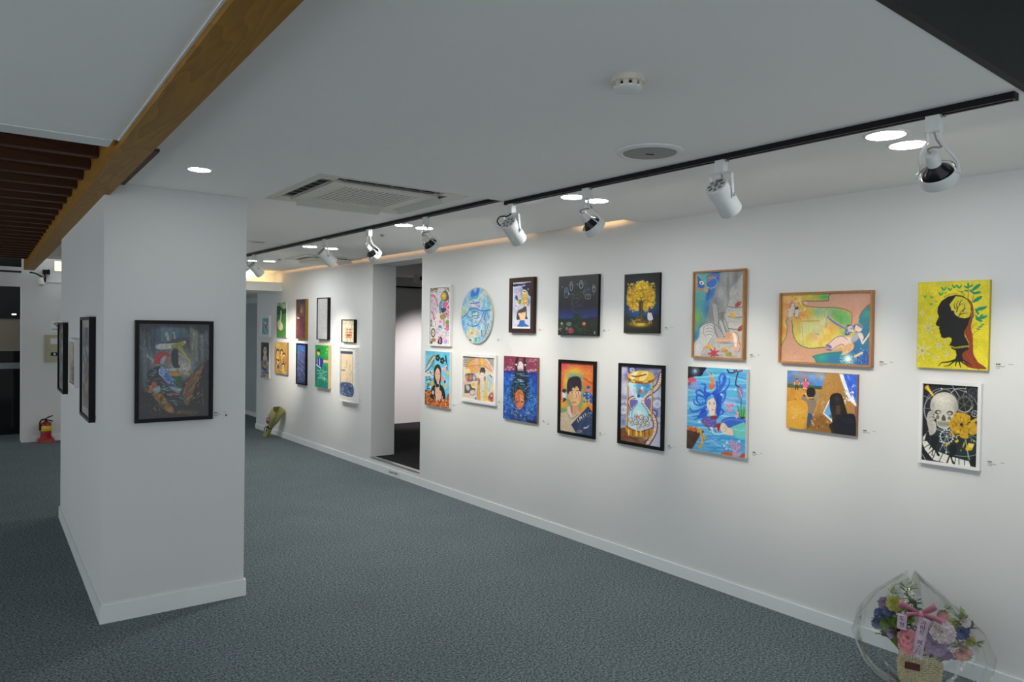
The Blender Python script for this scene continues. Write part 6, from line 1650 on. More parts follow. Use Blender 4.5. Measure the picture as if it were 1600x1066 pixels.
def paint_mesh(img, co, nr, nc, name, m, parent):
    """grid of nr x nc vertices co (nr*nc,3) with the colours of img"""
    me = bpy.data.meshes.new(name)
    nv = nr * nc
    idx = np.arange(nv).reshape(nr, nc)
    quads = np.stack([idx[:-1, :-1], idx[1:, :-1], idx[1:, 1:], idx[:-1, 1:]], -1).reshape(-1, 4)
    me.vertices.add(nv)
    me.vertices.foreach_set('co', co.astype(np.float32).ravel())
    me.loops.add(quads.size)
    me.loops.foreach_set('vertex_index', quads.astype(np.int32).ravel())
    me.polygons.add(len(quads))
    me.polygons.foreach_set('loop_start', np.arange(0, quads.size, 4, dtype=np.int32))
    me.update(calc_edges=True)
    ca = me.color_attributes.new('paint', 'FLOAT_COLOR', 'POINT')
    col = np.ones((nv, 4), np.float32)
    col[:, :3] = srgb_lin(img).reshape(-1, 3)
    ca.data.foreach_set('color', col.ravel())
    me.materials.append(m)
    o = bpy.data.objects.new(name, me)
    COL.objects.link(o)
    o.parent = parent
    return o

EZ = Vector((0, 0, 1))
M_EDGE = {
    'black': M_BLACKF,
    'white': mat('white_canvas_edge', (0.72, 0.72, 0.70, 1), 0.6, var=0.03, vscale=30),
    'yellow': mat('yellow_painted_edge', S('#b8a818'), 0.6, var=0.1, vscale=20),
    'wood': wood_mat('pale_oak_frame', S(150, 104, 62), S(186, 136, 88), 6.0, 'Z', 0.45),
    'brown': wood_mat('dark_walnut_frame', S(44, 30, 26), S(66, 47, 40), 6.0, 'Z', 0.4),
    'whitef': mat('white_frame_wood', (0.76, 0.76, 0.75, 1), 0.35, var=0.02, vscale=20),
    'gold': mat('gold_frame', S(150, 112, 36), 0.38, 0.35, var=0.15, vscale=30),
    'palewood': wood_mat('pale_pine_edge', S(196, 168, 120), S(216, 192, 146), 6.0, 'Z', 0.55),
    'tan': mat('tan_panel_edge', S('#8c6a44'), 0.6, var=0.1, vscale=20),
    'cream': mat('cream_edge', S('#cfc6b0'), 0.6, var=0.05, vscale=20),
}
M_BACK = mat('backing_board', S('#5c4c3c'), 0.8, var=0.1, vscale=30)

def hang(c, R, N, w, h, d, img, style, edge, label, name=None, bw=0.02, glass=False, mat_b=0.0, cat='painting'):
    """c: centre of the picture on the wall plane, R: viewer's right, N: out of the wall"""
    c = Vector(c)
    nm = name or ('framed_picture' if style == 'frame' else 'canvas_painting')
    t = thing(nm, c, label, cat, 'pictures hung on the gallery walls')
    D = -EZ
    def pt(u, v, n):
        return R * u + D * v + N * n
    if style == 'canvas':
        bm = bmesh.new()
        bm_obox(bm, N * (d / 2 + 0.0006), R, EZ, N, w / 2, h / 2, d / 2 - 0.0006)
        bevel(bm, 0.0015, 1)
        obj('stretcher', bm, M_EDGE[edge], t)
        aw, ah, an = w - 0.003, h - 0.003, d + 0.0004
    else:
        bm = bmesh.new()
        o_ = [(-w / 2, -h / 2), (w / 2, -h / 2), (w / 2, h / 2), (-w / 2, h / 2)]
        i_ = [(-w / 2 + bw, -h / 2 + bw), (w / 2 - bw, -h / 2 + bw), (w / 2 - bw, h / 2 - bw), (-w / 2 + bw, h / 2 - bw)]
        L = []
        for ring, n in ((o_, 0.0006), (o_, d), (i_, d), (i_, 0.004)):
            L.append([bm.verts.new(pt(u, v, n)) for u, v in ring])
        for a, b in zip(L, L[1:] + L[:1]):
            for k in range(4):
                j = (k + 1) % 4
                bm.faces.new((a[k], a[j], b[j], b[k]))
        bevel(bm, 0.001, 1)
        obj('frame', bm, M_EDGE[edge], t)
        bm = bmesh.new()
        bm_obox(bm, N * 0.004, R, EZ, N, w / 2 - bw * 0.5, h / 2 - bw * 0.5, 0.0022)
        obj('backing', bm, M_BACK, t)
        aw, ah, an = w - 2 * bw + 0.001, h - 2 * bw + 0.001, max(d - 0.012, 0.0075)
        if mat_b > 0:
            bm = bmesh.new()
            bm_obox(bm, N * (an - 0.002), R, EZ, N, aw / 2, ah / 2, 0.0012)
            obj('mount', bm, M_EDGE['whitef'], t)
            aw, ah = aw - 2 * mat_b, ah - 2 * mat_b
            an += 0.0003
    nr, nc = img.shape[:2]
    u = np.linspace(-aw / 2, aw / 2, nc)
    v = np.linspace(-ah / 2, ah / 2, nr)
    vv, uu = np.meshgrid(v, u, indexing='ij')
    co = uu.reshape(-1, 1) * np.array(R) + vv.reshape(-1, 1) * np.array(D) + np.array(N) * an
    paint_mesh(img, co, nr, nc, 'painted_sheet', M_PAINTG if glass else M_PAINT, t)
    return t

WR, WN = Vector((0, -1, 0)), Vector((-1, 0, 0))
def onwall(y0, y1, z0, z1, d, img, style, edge, label, **kw):
    return hang((W, (y0 + y1) / 2, (z0 + z1) / 2), WR, WN, y1 - y0, z1 - z0, d, img, style, edge, label, **kw)

onwall(5.794, 6.188, 1.446, 2.039, .03, art_a1(), 'frame', 'whitef', 'white-framed print of crowded pink and grey doodles beside the doorway', bw=.018, glass=True)
onwall(4.542, 4.868, 1.593, 2.057, .035, art_a3(), 'frame', 'brown', 'dark brown framed print of a girl in blue with a bird above her', bw=.036, glass=True)
onwall(3.801, 4.243, 1.581, 2.042, .025, art_a4(), 'canvas', 'black', 'dark night painting of pale floating rings above a bush')
onwall(3.221, 3.546, 1.608, 2.023, .02, art_a5(), 'canvas', 'black', 'painting of a glowing golden tree with a girl in white beneath')
onwall(2.555, 2.940, 1.455, 2.011, .03, art_a6(), 'frame', 'wood', 'oak-framed drawing of a large grey hand reaching down to a small one', bw=.011, glass=True)
onwall(1.789, 2.322, 1.450, 1.854, .03, art_a7(), 'frame', 'wood', 'wide oak-framed picture of two hands framing a playground', bw=.011, glass=True)
onwall(1.256, 1.569, 1.461, 1.883, .02, art_a8(), 'canvas', 'yellow', 'bright yellow painting of a black head silhouette growing as a tree')
onwall(5.798, 6.250, 0.845, 1.393, .025, art_b1(), 'canvas', 'white', 'turquoise painting of a long-haired girl in black holding her hands')
onwall(5.059, 5.604, 0.942, 1.389, .025, art_b2(), 'frame', 'whitef', 'white-framed picture of a figure in yellow under an orange umbrella', bw=.026, glass=True)
onwall(4.491, 4.948, 0.847, 1.390, .02, art_b3(), 'canvas', 'tan', 'blue and crimson painting of a face upside down in water')
onwall(3.826, 4.240, 0.807, 1.389, .02, art_b4(), 'frame', 'black', 'black-framed fiery portrait of a dark-haired youth with a blue book', bw=.022)
onwall(3.172, 3.592, 0.813, 1.391, .02, art_b5(), 'frame', 'black', 'black-framed painting of a golden hourglass among gears', bw=.022, glass=True)
onwall(2.529, 2.969, 0.861, 1.399, .025, art_b6(), 'canvas', 'white', 'sea painting of a blue-haired swimmer among coral and fish')
onwall(1.862, 2.267, 1.079, 1.408, .02, art_b7(), 'canvas', 'tan', 'beach painting with a black shoe and a boy seen from behind')
onwall(1.280, 1.550, 0.991, 1.398, .025, art_b8(), 'frame', 'whitef', 'white-framed dark picture of a skull with a yellow flower and gears', bw=.014)
onwall(10.772, 11.165, 1.446, 1.776, .025, art_small('c1'), 'frame', 'whitef', 'small white-framed turquoise picture with a red figure, topmost at the far wall end', bw=.03, mat_b=.012, glass=True)
onwall(10.092, 10.469, 1.450, 1.963, .02, art_small('c2'), 'canvas', 'white', 'green field painting with a pale long-necked seated shape')
onwall(9.334, 9.673, 1.446, 1.991, .04, art_small('c3'), 'frame', 'gold', 'gold-edged dark portrait with glossy glass in the far top row', bw=.006, glass=True)
onwall(8.617, 8.959, 1.451, 1.992, .04, art_small('c4'), 'frame', 'black', 'almost blank pale grey drawing in a thin black frame', bw=.008, glass=True)
onwall(7.855, 8.205, 1.433, 1.711, .04, art_small('c5'), 'frame', 'black', 'small black-framed drawing of a brown wooden chair', bw=.007)
onwall(10.778, 11.133, 0.822, 1.368, .02, art_small('d1'), 'canvas', 'white', 'tall portrait of a dark long-haired woman, lowest at the far wall end')
onwall(10.027, 10.516, 0.925, 1.384, .03, art_small('d2'), 'canvas', 'tan', 'ochre painting of five children playing')
onwall(9.338, 9.683, 0.820, 1.385, .03, art_small('d3'), 'frame', 'black', 'black-framed blue mountain-like painting', bw=.016)
onwall(8.576, 8.991, 0.831, 1.381, .04, art_small('d4'), 'canvas', 'palewood', 'bright green painting of a child in blue with arms stretched out')
onwall(7.790, 8.231, 0.716, 1.380, .05, art_small('d5'), 'frame', 'whitef', 'deep white box frame with beige paper and a denim-blue foot', bw=.012, glass=True)

# round painting
oy, oz, orx, orz = (5.121 + 5.622) / 2, (1.485 + 2.001) / 2, 0.501 / 2, 0.517 / 2
t = thing('round_painting', (W, oy, oz), 'round blue abstract painting of an eye shape, unframed disc', 'painting', 'pictures hung on the gallery walls')
bm = bmesh.new()
nn = 72
ra = [bm.verts.new((-0.001, -orx * math.cos(2 * math.pi * k / nn), orz * math.sin(2 * math.pi * k / nn))) for k in range(nn)]
rb = [bm.verts.new((-0.021, -orx * math.cos(2 * math.pi * k / nn), orz * math.sin(2 * math.pi * k / nn))) for k in range(nn)]
bm.faces.new(ra)
bm.faces.new(rb[::-1])
for k in range(nn):
    j = (k + 1) % nn
    bm.faces.new((ra[k], rb[k], rb[j], ra[j]))
obj('panel', bm, M_EDGE['cream'], t)
img = art_a2()
nr, nc = 90, 241
rr = np.linspace(0.002, 0.985, nr)[:, None]
th = np.linspace(0, 2 * np.pi, nc)[None]
uu, vv = rr * np.cos(th), rr * np.sin(th)
H_, W_ = img.shape[:2]
px = np.clip((uu + 1) / 2 * (W_ - 1), 0, W_ - 1.001)
py = np.clip((vv + 1) / 2 * (H_ - 1), 0, H_ - 1.001)
xi, yi = px.astype(int), py.astype(int)
fx, fy = (px - xi)[..., None], (py - yi)[..., None]
smp = img[yi, xi] * (1 - fx) * (1 - fy) + img[yi, xi + 1] * fx * (1 - fy) + img[yi + 1, xi] * (1 - fx) * fy + img[yi + 1, xi + 1] * fx * fy
co = np.stack([np.full(uu.shape, -0.0216), -uu * orx, -vv * orz], -1).reshape(-1, 3)
paint_mesh(smp, co, nr, nc, 'painted_sheet', M_PAINT, t)

# on the partition
hang(PL(0.3635, 0.012, 1.358), AX, -AY, 0.405, 0.566, 0.026, art_P(), 'frame', 'black', 'black-framed dark painting of heaped cars in a cave on the partition end', bw=.019, glass=True)
hang(PL(0.012, 0.585, 1.353), -AY, -AX, 0.49, 0.606, 0.034, art_small('L1'), 'frame', 'black', 'large black-framed picture nearest the corner on the partition side', bw=.018, glass=True)
hang(PL(0.012, 1.405, 1.347), -AY, -AX, 0.44, 0.328, 0.03, art_small('L2'), 'frame', 'whitef', 'small white-framed picture in the middle of the partition side', bw=.02, glass=True)
hang(PL(0.012, 2.255, 1.349), -AY, -AX, 0.50, 0.544, 0.034, art_small('L3'), 'frame', 'black', 'black-framed picture farthest along the partition side', bw=.018, glass=True)

# caption stickers
M_INK = mat('grey_caption_ink', (0.10, 0.10, 0.10, 1), 0.7, var=0.1, vscale=300)
M_INKP = mat('pale_caption_ink', (0.34, 0.34, 0.34, 1), 0.7, var=0.1, vscale=300)
M_CLEAR = mat('caption_film', (0.74, 0.75, 0.74, 1), 0.5, var=0.01, vscale=50)
M_REDDOT = mat('red_dot_sticker', S('#a81828'), 0.5, var=0.05, vscale=100)
def caption(c, R, N, label, rows=2, dot=False, k=1.0):
    t = thing('caption_sticker', c, label, 'caption', 'captions beside the pictures')
    rnd = random.Random(label)
    bm = bmesh.new()
    def words(bm_, x, z, total, hgt):
        while total > 0.003:
            wd_ = min(total, rnd.uniform(0.003, 0.007))
            bm_obox(bm_, R * (x + wd_ / 2) + EZ * z + N * 0.0008, R, EZ, N, wd_ / 2, hgt, 0.0003)
            x += wd_ + 0.0012
            total -= wd_ + 0.0012
    words(bm, -0.036 * k, 0.008 * k, 0.019 * k, 0.0032 * k)
    obj('title_text', bm, M_INK, t)
    bm = bmesh.new()
    words(bm, 0.014 * k, 0.009 * k, 0.018 * k, 0.0016 * k)
    words(bm, -0.036 * k, -0.002 * k, 0.036 * k, 0.0020 * k)
    if rows > 2:
        words(bm, -0.036 * k, -0.0095 * k, 0.020 * k, 0.0018 * k)
    obj('detail_text', bm, M_INKP, t)
    if dot:
        bm = bmesh.new()
        bm_lathe(bm, R * 0.031 * k + EZ * (-0.010 * k), N, [(0.0004, 0.006), (0.0010, 0.006)], 16)
        obj('red_dot', bm, M_REDDOT, t)
def cap_wall(y, z, what, **kw):
    caption(Vector((W, y, z)), WR, WN, 'tiny grey caption text beside the ' + what, **kw)
cap_wall(5.035, 1.520, 'round blue painting')
cap_wall(4.470, 1.615, 'brown-framed girl print')
cap_wall(3.735, 1.615, 'dark night painting')
cap_wall(3.150, 1.640, 'golden tree painting')
cap_wall(2.490, 1.480, 'oak-framed grey hand drawing', rows=3)
cap_wall(1.722, 1.472, 'wide oak-framed playground picture', rows=3)
cap_wall(1.195, 1.485, 'yellow tree-head painting', rows=3)
cap_wall(5.730, 0.880, 'turquoise long-haired girl painting')
cap_wall(5.005, 0.975, 'umbrella picture')
cap_wall(4.405, 0.870, 'upside-down face painting', dot=True)
cap_wall(3.755, 0.850, 'fiery youth portrait', rows=3)
cap_wall(3.105, 0.845, 'hourglass painting', rows=3)
cap_wall(2.460, 0.895, 'blue-haired swimmer painting', rows=3)
cap_wall(1.800, 1.105, 'beach and shoe painting')
cap_wall(1.218, 1.030, 'skull picture', rows=3)
cap_wall(7.735, 0.755, 'deep white box frame')
caption(PL(0.615, 0.012, 1.100), AX, -AY, 'tiny grey caption text beside the cave car painting on the partition', rows=3, dot=True)
for b_, z_, wh in ((0.30, 1.075, 'large black-framed picture on the partition side'), (1.965, 1.10, 'farthest framed picture on the partition side')):
    caption(PL(0.012, b_, z_), -AY, -AX, 'tiny grey caption text beside the ' + wh)

# notice stuck on the skirting under the doorway
t = thing('step_notice', (W - 0.012, 6.88, 0.040), 'small worn printed notice on the skirting below the doorway', 'notice')
bm = bmesh.new()
bm_obox(bm, WN * 0.0006, WR, EZ, WN, 0.125, 0.026, 0.0004)
obj('sheet', bm, M_CLEAR, t)
bm = bmesh.new()
bm_obox(bm, WR * -0.112 + EZ * 0.004 + WN * 0.0014, WR, EZ, WN, 0.004, 0.014, 0.0003)
bm_obox(bm, WR * -0.102 + EZ * -0.007 + WN * 0.0014, WR, EZ, WN, 0.010, 0.003, 0.0003)
rnd = random.Random(4)
for k in range(12):
    x = -0.082 + k * 0.0125 + (0.008 if k > 5 else 0)
    bm_obox(bm, WR * x + EZ * rnd.uniform(-0.002, 0.004) + WN * 0.0014, (WR + EZ * rnd.uniform(-.5, .5)).normalized(), EZ, WN, 0.004, rnd.uniform(0.005, 0.011), 0.0003)
obj('printed_text', bm, mat('dark_print', (0.03, 0.03, 0.03, 1), 0.7, var=0.1, vscale=100), t)

# =================================================================== LOOSE THINGS
# ---- breaker panel, wifi sign, extinguisher, camera on the back wall
M_CREAMP = mat('cream_panel_paint', S(176, 172, 140), 0.5, var=0.03, vscale=10)
t = thing('breaker_panel', (1.135, YB, 1.267), 'cream electric breaker panel on the back wall', 'breaker panel')
bm = bmesh.new()
bm_box(bm, -0.125, 0.125, -0.030, -0.0008, -0.185, 0.185)
bevel(bm, 0.004, 1)
obj('body', bm, M_CREAMP, t)
bm = bmesh.new()
bm_box(bm, -0.105, 0.105, -0.038, -0.0302, -0.165, 0.165)
bevel(bm, 0.003, 1)
dr = obj('door', bm, M_CREAMP, t)
bm = bmesh.new()
bm_box(bm, -0.055, 0.02, -0.042, -0.0382, -0.10, -0.055)
obj('latch_plate', bm, M_BLACK, dr)
bm = bmesh.new()
bm_lathe(bm, (-0.012, -0.042, -0.078), (0, -1, 0), [(0, 0.016), (0.006, 0.015)], 16)
obj('latch_button', bm, M_ALU, dr)
bm = bmesh.new()
bm_lathe(bm, (-0.082, -0.038, -0.022), (0, -1, 0), [(0, 0.010), (0.006, 0.009)], 12)
obj('lock', bm, M_GREYM, dr)
bm = bmesh.new()
bm_box(bm, -0.06, 0.06, -0.0392, -0.0384, 0.06, 0.14)
obj('paper_label', bm, M_CLEAR, dr)

t = thing('wifi_sign', (1.150, YB, 1.567), 'white paper wireless network sign above the breaker panel', 'sign')
bm = bmesh.new()
bm_box(bm, -0.065, 0.065, -0.003, -0.0008, -0.075, 0.075)
obj('sheet', bm, mat('white_paper', (0.80, 0.80, 0.82, 1), 0.7, var=0.02, vscale=20), t)
M_INKB = mat('black_print', (0.02, 0.02, 0.025, 1), 0.6, var=0.1, vscale=60)
for r in (0.018, 0.034, 0.050):
    bm = bmesh.new()
    bm_tube(bm, [(r * math.cos(a), -0.0042, 0.0 + r * math.sin(a)) for a in np.linspace(math.radians(40), math.radians(140), 14)], 0.0042 if r > .02 else .0035, 6)
    obj('wifi_arc', bm, M_INKB, t)
bm = bmesh.new()
bm_lathe(bm, (0, -0.003, 0.002), (0, -1, 0), [(0, 0.006), (0.002, 0.006)], 12)
obj('wifi_dot', bm, M_INKB, t)
bm = bmesh.new()
for k in range(5):
    bm_box(bm, -0.05 + k * 0.021, -0.036 + k * 0.021, -0.004, -0.003, -0.05, -0.028)
obj('printed_text', bm, mat('blue_print', (0.25, 0.27, 0.42, 1), 0.6, var=0.1, vscale=60), t)

EXX, EXY = 1.02, YB - 0.13
M_RED = mat('red_enamel', S(150, 16, 22), 0.3, var=0.05, vscale=10)
t = thing('extinguisher_tray', (EXX, EXY, 0), 'red plastic tray holding the fire extinguisher', 'tray')
bm = bmesh.new()
v = bm_box(bm, -0.105, 0.105, -0.075, 0.075, 0.0, 0.055)
for q in v[4:]:
    q.co.x *= 0.86
    q.co.y *= 0.86
bevel(bm, 0.006, 2)
obj('base', bm, M_RED, t, True)
bm = bmesh.new()
bm_lathe(bm, (0, 0, 0.0552), (0, 0, 1), [(0, 0.074), (0.028, 0.072), (0.028, 0.066), (0.001, 0.066)], 32, False, False)
obj('cup_rim', bm, M_RED, t, True)
bm = bmesh.new()
for k in range(6):
    bm_box(bm, -0.055 + k * 0.02, -0.042 + k * 0.02, -0.0775, -0.0725, 0.018, 0.034)
obj('printed_text', bm, mat('ochre_print', S(150, 110, 40), 0.6, var=0.1, vscale=60), t)
t = thing('fire_extinguisher', (EXX, EXY, 0.0565), 'red fire extinguisher with yellow label standing by the back wall', 'fire extinguisher')
bm = bmesh.new()
bm_lathe(bm, (0, 0, 0), (0, 0, 1), [(0, 0.058), (0.006, 0.064), (0.175, 0.064), (0.205, 0.058), (0.222, 0.040), (0.230, 0.020)], 36)
obj('cylinder', bm, M_RED, t, True)
bm = bmesh.new()
bm_lathe(bm, (0, 0, 0), (0, 0, 1), [(0.105, 0.0646), (0.106, 0.0652), (0.168, 0.0652), (0.169, 0.0646)], 36, False, False)
obj('yellow_label', bm, mat('yellow_label', S(214, 194, 22), 0.45, var=0.35, vscale=45), t, True)
bm = bmesh.new()
bm_lathe(bm, (0, 0, 0), (0, 0, 1), [(0.096, 0.0646), (0.0965, 0.0650), (0.102, 0.0650), (0.1025, 0.0646)], 36, False, False)
obj('orange_band', bm, mat('orange_band', S(196, 92, 30), 0.45, var=0.05, vscale=45), t, True)
bm = bmesh.new()
bm_lathe(bm, (0, 0, 0.228), (0, 0, 1), [(0, 0.018), (0.018, 0.016), (0.030, 0.012)], 16)
obj('valve', bm, M_BLACK, t, True)
for z0, z1, nmx in ((0.252, 0.300, 'squeeze_lever'), (0.246, 0.246, 'carry_handle')):
    bm = bmesh.new()
    bm_tube(bm, spline([(-0.015, 0, z0), (0.02, -0.01, z0 + (z1 - z0) * .6), (0.075, -0.02, z1 + (0.004 if z1 > .26 else -0.02))], 5), 0.008, 8)
    obj(nmx, bm, M_BLACK, t, True)
bm = bmesh.new()
bm_tube(bm, spline([(-0.012, -0.01, 0.250), (-0.045, -0.03, 0.258), (-0.070, -0.035, 0.225), (-0.072, -0.03, 0.170), (-0.070, -0.02, 0.110)], 6), 0.010, 8)
obj('hose', bm, M_BLACK, t, True)

t = thing('wall_camera', (0.955, YB, 2.20), 'small white surveillance camera with black cables under the beam end', 'camera')
bm = bmesh.new()
bm_lathe(bm, (0.0, -0.10, -0.02), (0.1, -0.3, -1.0), [(-0.04, 0.030), (-0.035, 0.036), (0.06, 0.036), (0.065, 0.030)], 24)
obj('body', bm, M_IVORY, t, True)
bm = bmesh.new()
bm_tube(bm, [(0, -0.001, 0.03), (0, -0.06, 0.035), (0, -0.10, 0.01)], 0.012, 10)
obj('bracket', bm, M_GREYM, t, True)
bm = bmesh.new()
bm_tube(bm, spline([(-0.12, -0.05, 0.09), (-0.05, -0.06, 0.075), (0.02, -0.08, 0.03), (0.06, -0.04, -0.02)], 6), 0.010, 8)
bm_tube(bm, spline([(0.10, -0.02, 0.14), (0.05, -0.05, 0.08), (0.06, -0.05, 0.02), (0.05, -0.06, -0.03)], 6), 0.009, 8)
obj('cable', bm, M_BLACK, t, True)
bm = bmesh.new()
bm_box(bm, 0.03, 0.11, -0.06, -0.001, 0.075, 0.135)
obj('junction_box', bm, M_BLACK, t)
bm = bmesh.new()
bm_box(bm, 0.05, 0.42, -0.016, -0.001, -0.030, 0.0)
obj('cable_duct', bm, M_BASE, t)

# warm light seen through a high slot in the back wall
t = thing('wall_light_slot', (1.185, YB, 2.395), 'small warm glowing square light high on the back wall', 'light')
bm = bmesh.new()
bm_box(bm, -0.067, 0.067, -0.012, -0.0008, -0.068, 0.068)
bevel(bm, 0.003, 1)
obj('housing', bm, M_WHITE, t)
bm = bmesh.new()
bm_box(bm, -0.063, 0.063, -0.0135, -0.0122, -0.064, 0.064)
obj('diffuser', bm, emis('warm_square_diffuser', (1.0, 0.66, 0.26, 1), 0.95), t)

# dark cabinet in the opening on the far left
t = thing('dark_cabinet', (0.0, YD - 0.001, 0.0), 'black glazed cabinet with grey rail inside the dark opening', 'cabinet')
bm = bmesh.new()
bm_box(bm, -1.2, 0.99, 0.012, 0.09, 0.0, 1.205)
obj('body', bm, M_BLACK, t)
M_GLOSSB = mat('black_gloss_glass', (0.008, 0.009, 0.010, 1), 0.08, var=0.1, vscale=3)
bm = bmesh.new()
bm_box(bm, -1.2, 0.99, 0.0, 0.0118, 1.045, 1.205)
obj('glass_panel', bm, M_GLOSSB, t)
bm = bmesh.new()
bm_box(bm, -1.2, 0.99, -0.03, 0.0, 1.018, 1.036)
bm_box(bm, -1.2, 0.99, -0.03, 0.0, 0.950, 0.966)
bm_box(bm, -1.2, 0.99, -0.012, 0.0, 0.966, 1.018)
obj('rail', bm, M_GREYM, t)
for k in range(3):
    x0 = -0.62 + k * 0.53
    bm = bmesh.new()
    bm_box(bm, x0, x0 + 0.50, 0.0, 0.0118, 0.02, 0.94)
    obj('glass_door', bm, M_GLOSSB, t)
    bm = bmesh.new()
    bm_box(bm, x0 + 0.502, x0 + 0.528, -0.008, 0.0118, 0.02, 0.94)
    obj('door_stile', bm, M_DARKWOOD, t)
t = thing('dark_room_glint', (0.72, YD - 0.02, 1.73), 'tiny glowing patch for a reflected light in the black part of the opening', 'lamp')  # reflected light spot built as a small glowing patch; no lamp stands here
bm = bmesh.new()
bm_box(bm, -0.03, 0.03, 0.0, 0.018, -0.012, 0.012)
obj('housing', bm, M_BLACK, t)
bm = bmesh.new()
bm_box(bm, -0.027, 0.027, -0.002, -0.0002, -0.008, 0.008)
obj('lamp_face', bm, emis('reflected_glint_glow', (1.0, 0.96, 0.9, 1), 2.0), t)  # glow of the reflection put into the material

# red sign far down beside the alcove
t = thing('red_pennant', (4.20, 13.65, 1.58), 'narrow red sign sticking out beside the far grey door', 'sign')
bm = bmesh.new()
bm_prism(bm, [(-0.004, -0.08), (-0.004, 0.06), (-0.0, 0.06), (0.0, -0.08)], -0.18, 0.12)
obj('board', bm, mat('red_sign_paint', S(190, 40, 60), 0.5, var=0.05, vscale=10), t)
bm = bmesh.new()
bm_tube(bm, [(0.0, -0.01, 0.125), (0.044, -0.01, 0.125)], 0.006, 8)
obj('bracket', bm, M_GREYM, t)

# ---- bouquet leaning on the picture wall
rnd = random.Random(11)
bx, by = 3.645, 10.36
t = thing('wrapped_bouquet', (bx, by, 0.0), 'bouquet in olive green paper leaning against the far picture wall', 'bouquet')
M_OLIVE = mat('olive_paper', S(150, 148, 92), 0.6, var=0.12, vscale=12)
ax0, ax1 = Vector((0, 0, 0.004)), Vector((0.10, -0.24, 0.40))
dv = (ax1 - ax0).normalized()
xb, yb_, _ = basis(dv)
L_ = (ax1 - ax0).length
bm = bmesh.new()
prof = [(0.00, 0.045), (0.10, 0.040), (0.15, 0.030), (0.20, 0.042), (0.30, 0.070), (0.40, 0.086), (0.47, 0.080)]
n = 30
rings = []
for tt, r in prof:
    ring = []
    for k in range(n):
        a = 2 * math.pi * k / n
        rr_ = r * (1 + 0.10 * math.sin(5 * a + tt * 9) + 0.05 * math.sin(9 * a))
        ring.append(bm.verts.new(Vector((0.008, 0, 0.02)) + dv * (tt + 0.03 * math.cos(a) * tt) + (xb * math.cos(a) + yb_ * math.sin(a)) * rr_))
    rings.append(ring)
for a_, b_ in zip(rings, rings[1:]):
    for k in range(n):
        j = (k + 1) % n
        bm.faces.new((a_[k], a_[j], b_[j], b_[k]))
bm.faces.new(rings[0][::-1])
_w = min(v.co.z for v in bm.verts)
bmesh.ops.translate(bm, verts=bm.verts, vec=(0, 0, 0.001 - _w))
mxx = max(v.co.x for v in bm.verts)
_shx = min(0, (W - 0.014 - bx) - mxx)
bmesh.ops.translate(bm, verts=bm.verts, vec=(_shx, 0, 0))
obj('wrapping_paper', bm, M_OLIVE, t, True)
bm = bmesh.new()
cc = dv * 0.155 + Vector((0.008 + _shx, 0, 0.021 - _w))
bm_tube(bm, [cc + (xb * math.cos(a) + yb_ * math.sin(a)) * 0.036 for a in np.linspace(0, 2 * math.pi, 20, endpoint=False)], 0.007, 6, True)
for s in (-1, 1):
    bm_tube(bm, spline([cc - yb_ * 0.03, cc + Vector((-0.05, 0.03 * s, 0.01)), cc + Vector((-0.07, 0.05 * s, -0.05))], 5), 0.006, 6)
obj('dark_ribbon', bm, M_BLACK, t, True)

def bm_bloom(bm, c, nrm, r, layers=4, petals=8, ruffle=0.25, cup=0.6, seed=0):
    rn = random.Random(seed)
    x, y, d = basis(nrm)
    c = Vector(c)
    for L in range(layers):
        f = L / max(1, layers - 1)
        rad = r * (0.35 + 0.65 * (1 - f))
        tilt = 0.15 + cup * f * 1.3
        for k in range(petals):
            a = 2 * math.pi * (k + 0.5 * (L % 2)) / petals + rn.uniform(-.15, .15)
            u = x * math.cos(a) + y * math.sin(a)
            wv = x * -math.sin(a) + y * math.cos(a)
            out = u * math.cos(tilt) + d * math.sin(tilt)
            rows = []
            for i in range(4):
                s = i / 3
                wid = rad * 0.42 * math.sin(math.pi * (0.12 + 0.70 * s)) * (8 / petals) ** .6
                row = []
                for j in (-1, 0, 1):
                    rf = ruffle * rad * s * rn.uniform(-.5, .5)
                    row.append(bm.verts.new(c + d * (0.12 * r * f) + out * (rad * s) + wv * (wid * j) + d * (rf + (0.10 * rad * s * s if j else 0.0))))
                rows.append(row)
            for i in range(3):
                for j in range(2):
                    bm.faces.new((rows[i][j], rows[i][j + 1], rows[i + 1][j + 1], rows[i + 1][j]))

M_PETAL = {
    'white': mat('blush_white_petal', S(222, 208, 208), 0.6, var=0.12, vscale=30),
    'pink': mat('coral_pink_petal', S(214, 128, 134), 0.6, var=0.15, vscale=30),
    'lilac': mat('lilac_petal', S(176, 148, 182), 0.6, var=0.15, vscale=40),
    'yellow': mat('yellow_green_petal', S(176, 176, 84), 0.6, var=0.12, vscale=40),
    'green': mat('lime_pompon', S(112, 136, 52), 0.6, var=0.12, vscale=40),
    'blue': mat('cornflower_petal', S(82, 94, 140), 0.6, var=0.15, vscale=40),
    'peach': mat('peach_petal', S(214, 164, 150), 0.6, var=0.12, vscale=30),
    'violet': mat('violet_petal', S(140, 120, 148), 0.6, var=0.15, vscale=40),
}
M_LEAF = mat('leaf_green', S(62, 82, 48), 0.55, var=0.25, vscale=20)
M_LEAF2 = mat('pale_leaf_green', S(126, 146, 94), 0.55, var=0.2, vscale=20)

for i, (o_, colr) in enumerate(((Vector((-0.030, -0.120, 0.320)), 'lilac'), (Vector((-0.035, -0.125, 0.285)), 'pink'), (Vector((-0.035, -0.085, 0.275)), 'blue'), (Vector((-0.035, -0.090, 0.245)), 'blue'))):
    bm = bmesh.new()
    bm_bloom(bm, o_, Vector((-1, -0.2, 0.3)), 0.042, 3, 7, .3, .6, i)
    obj('flower_head', bm, M_PETAL[colr], t)

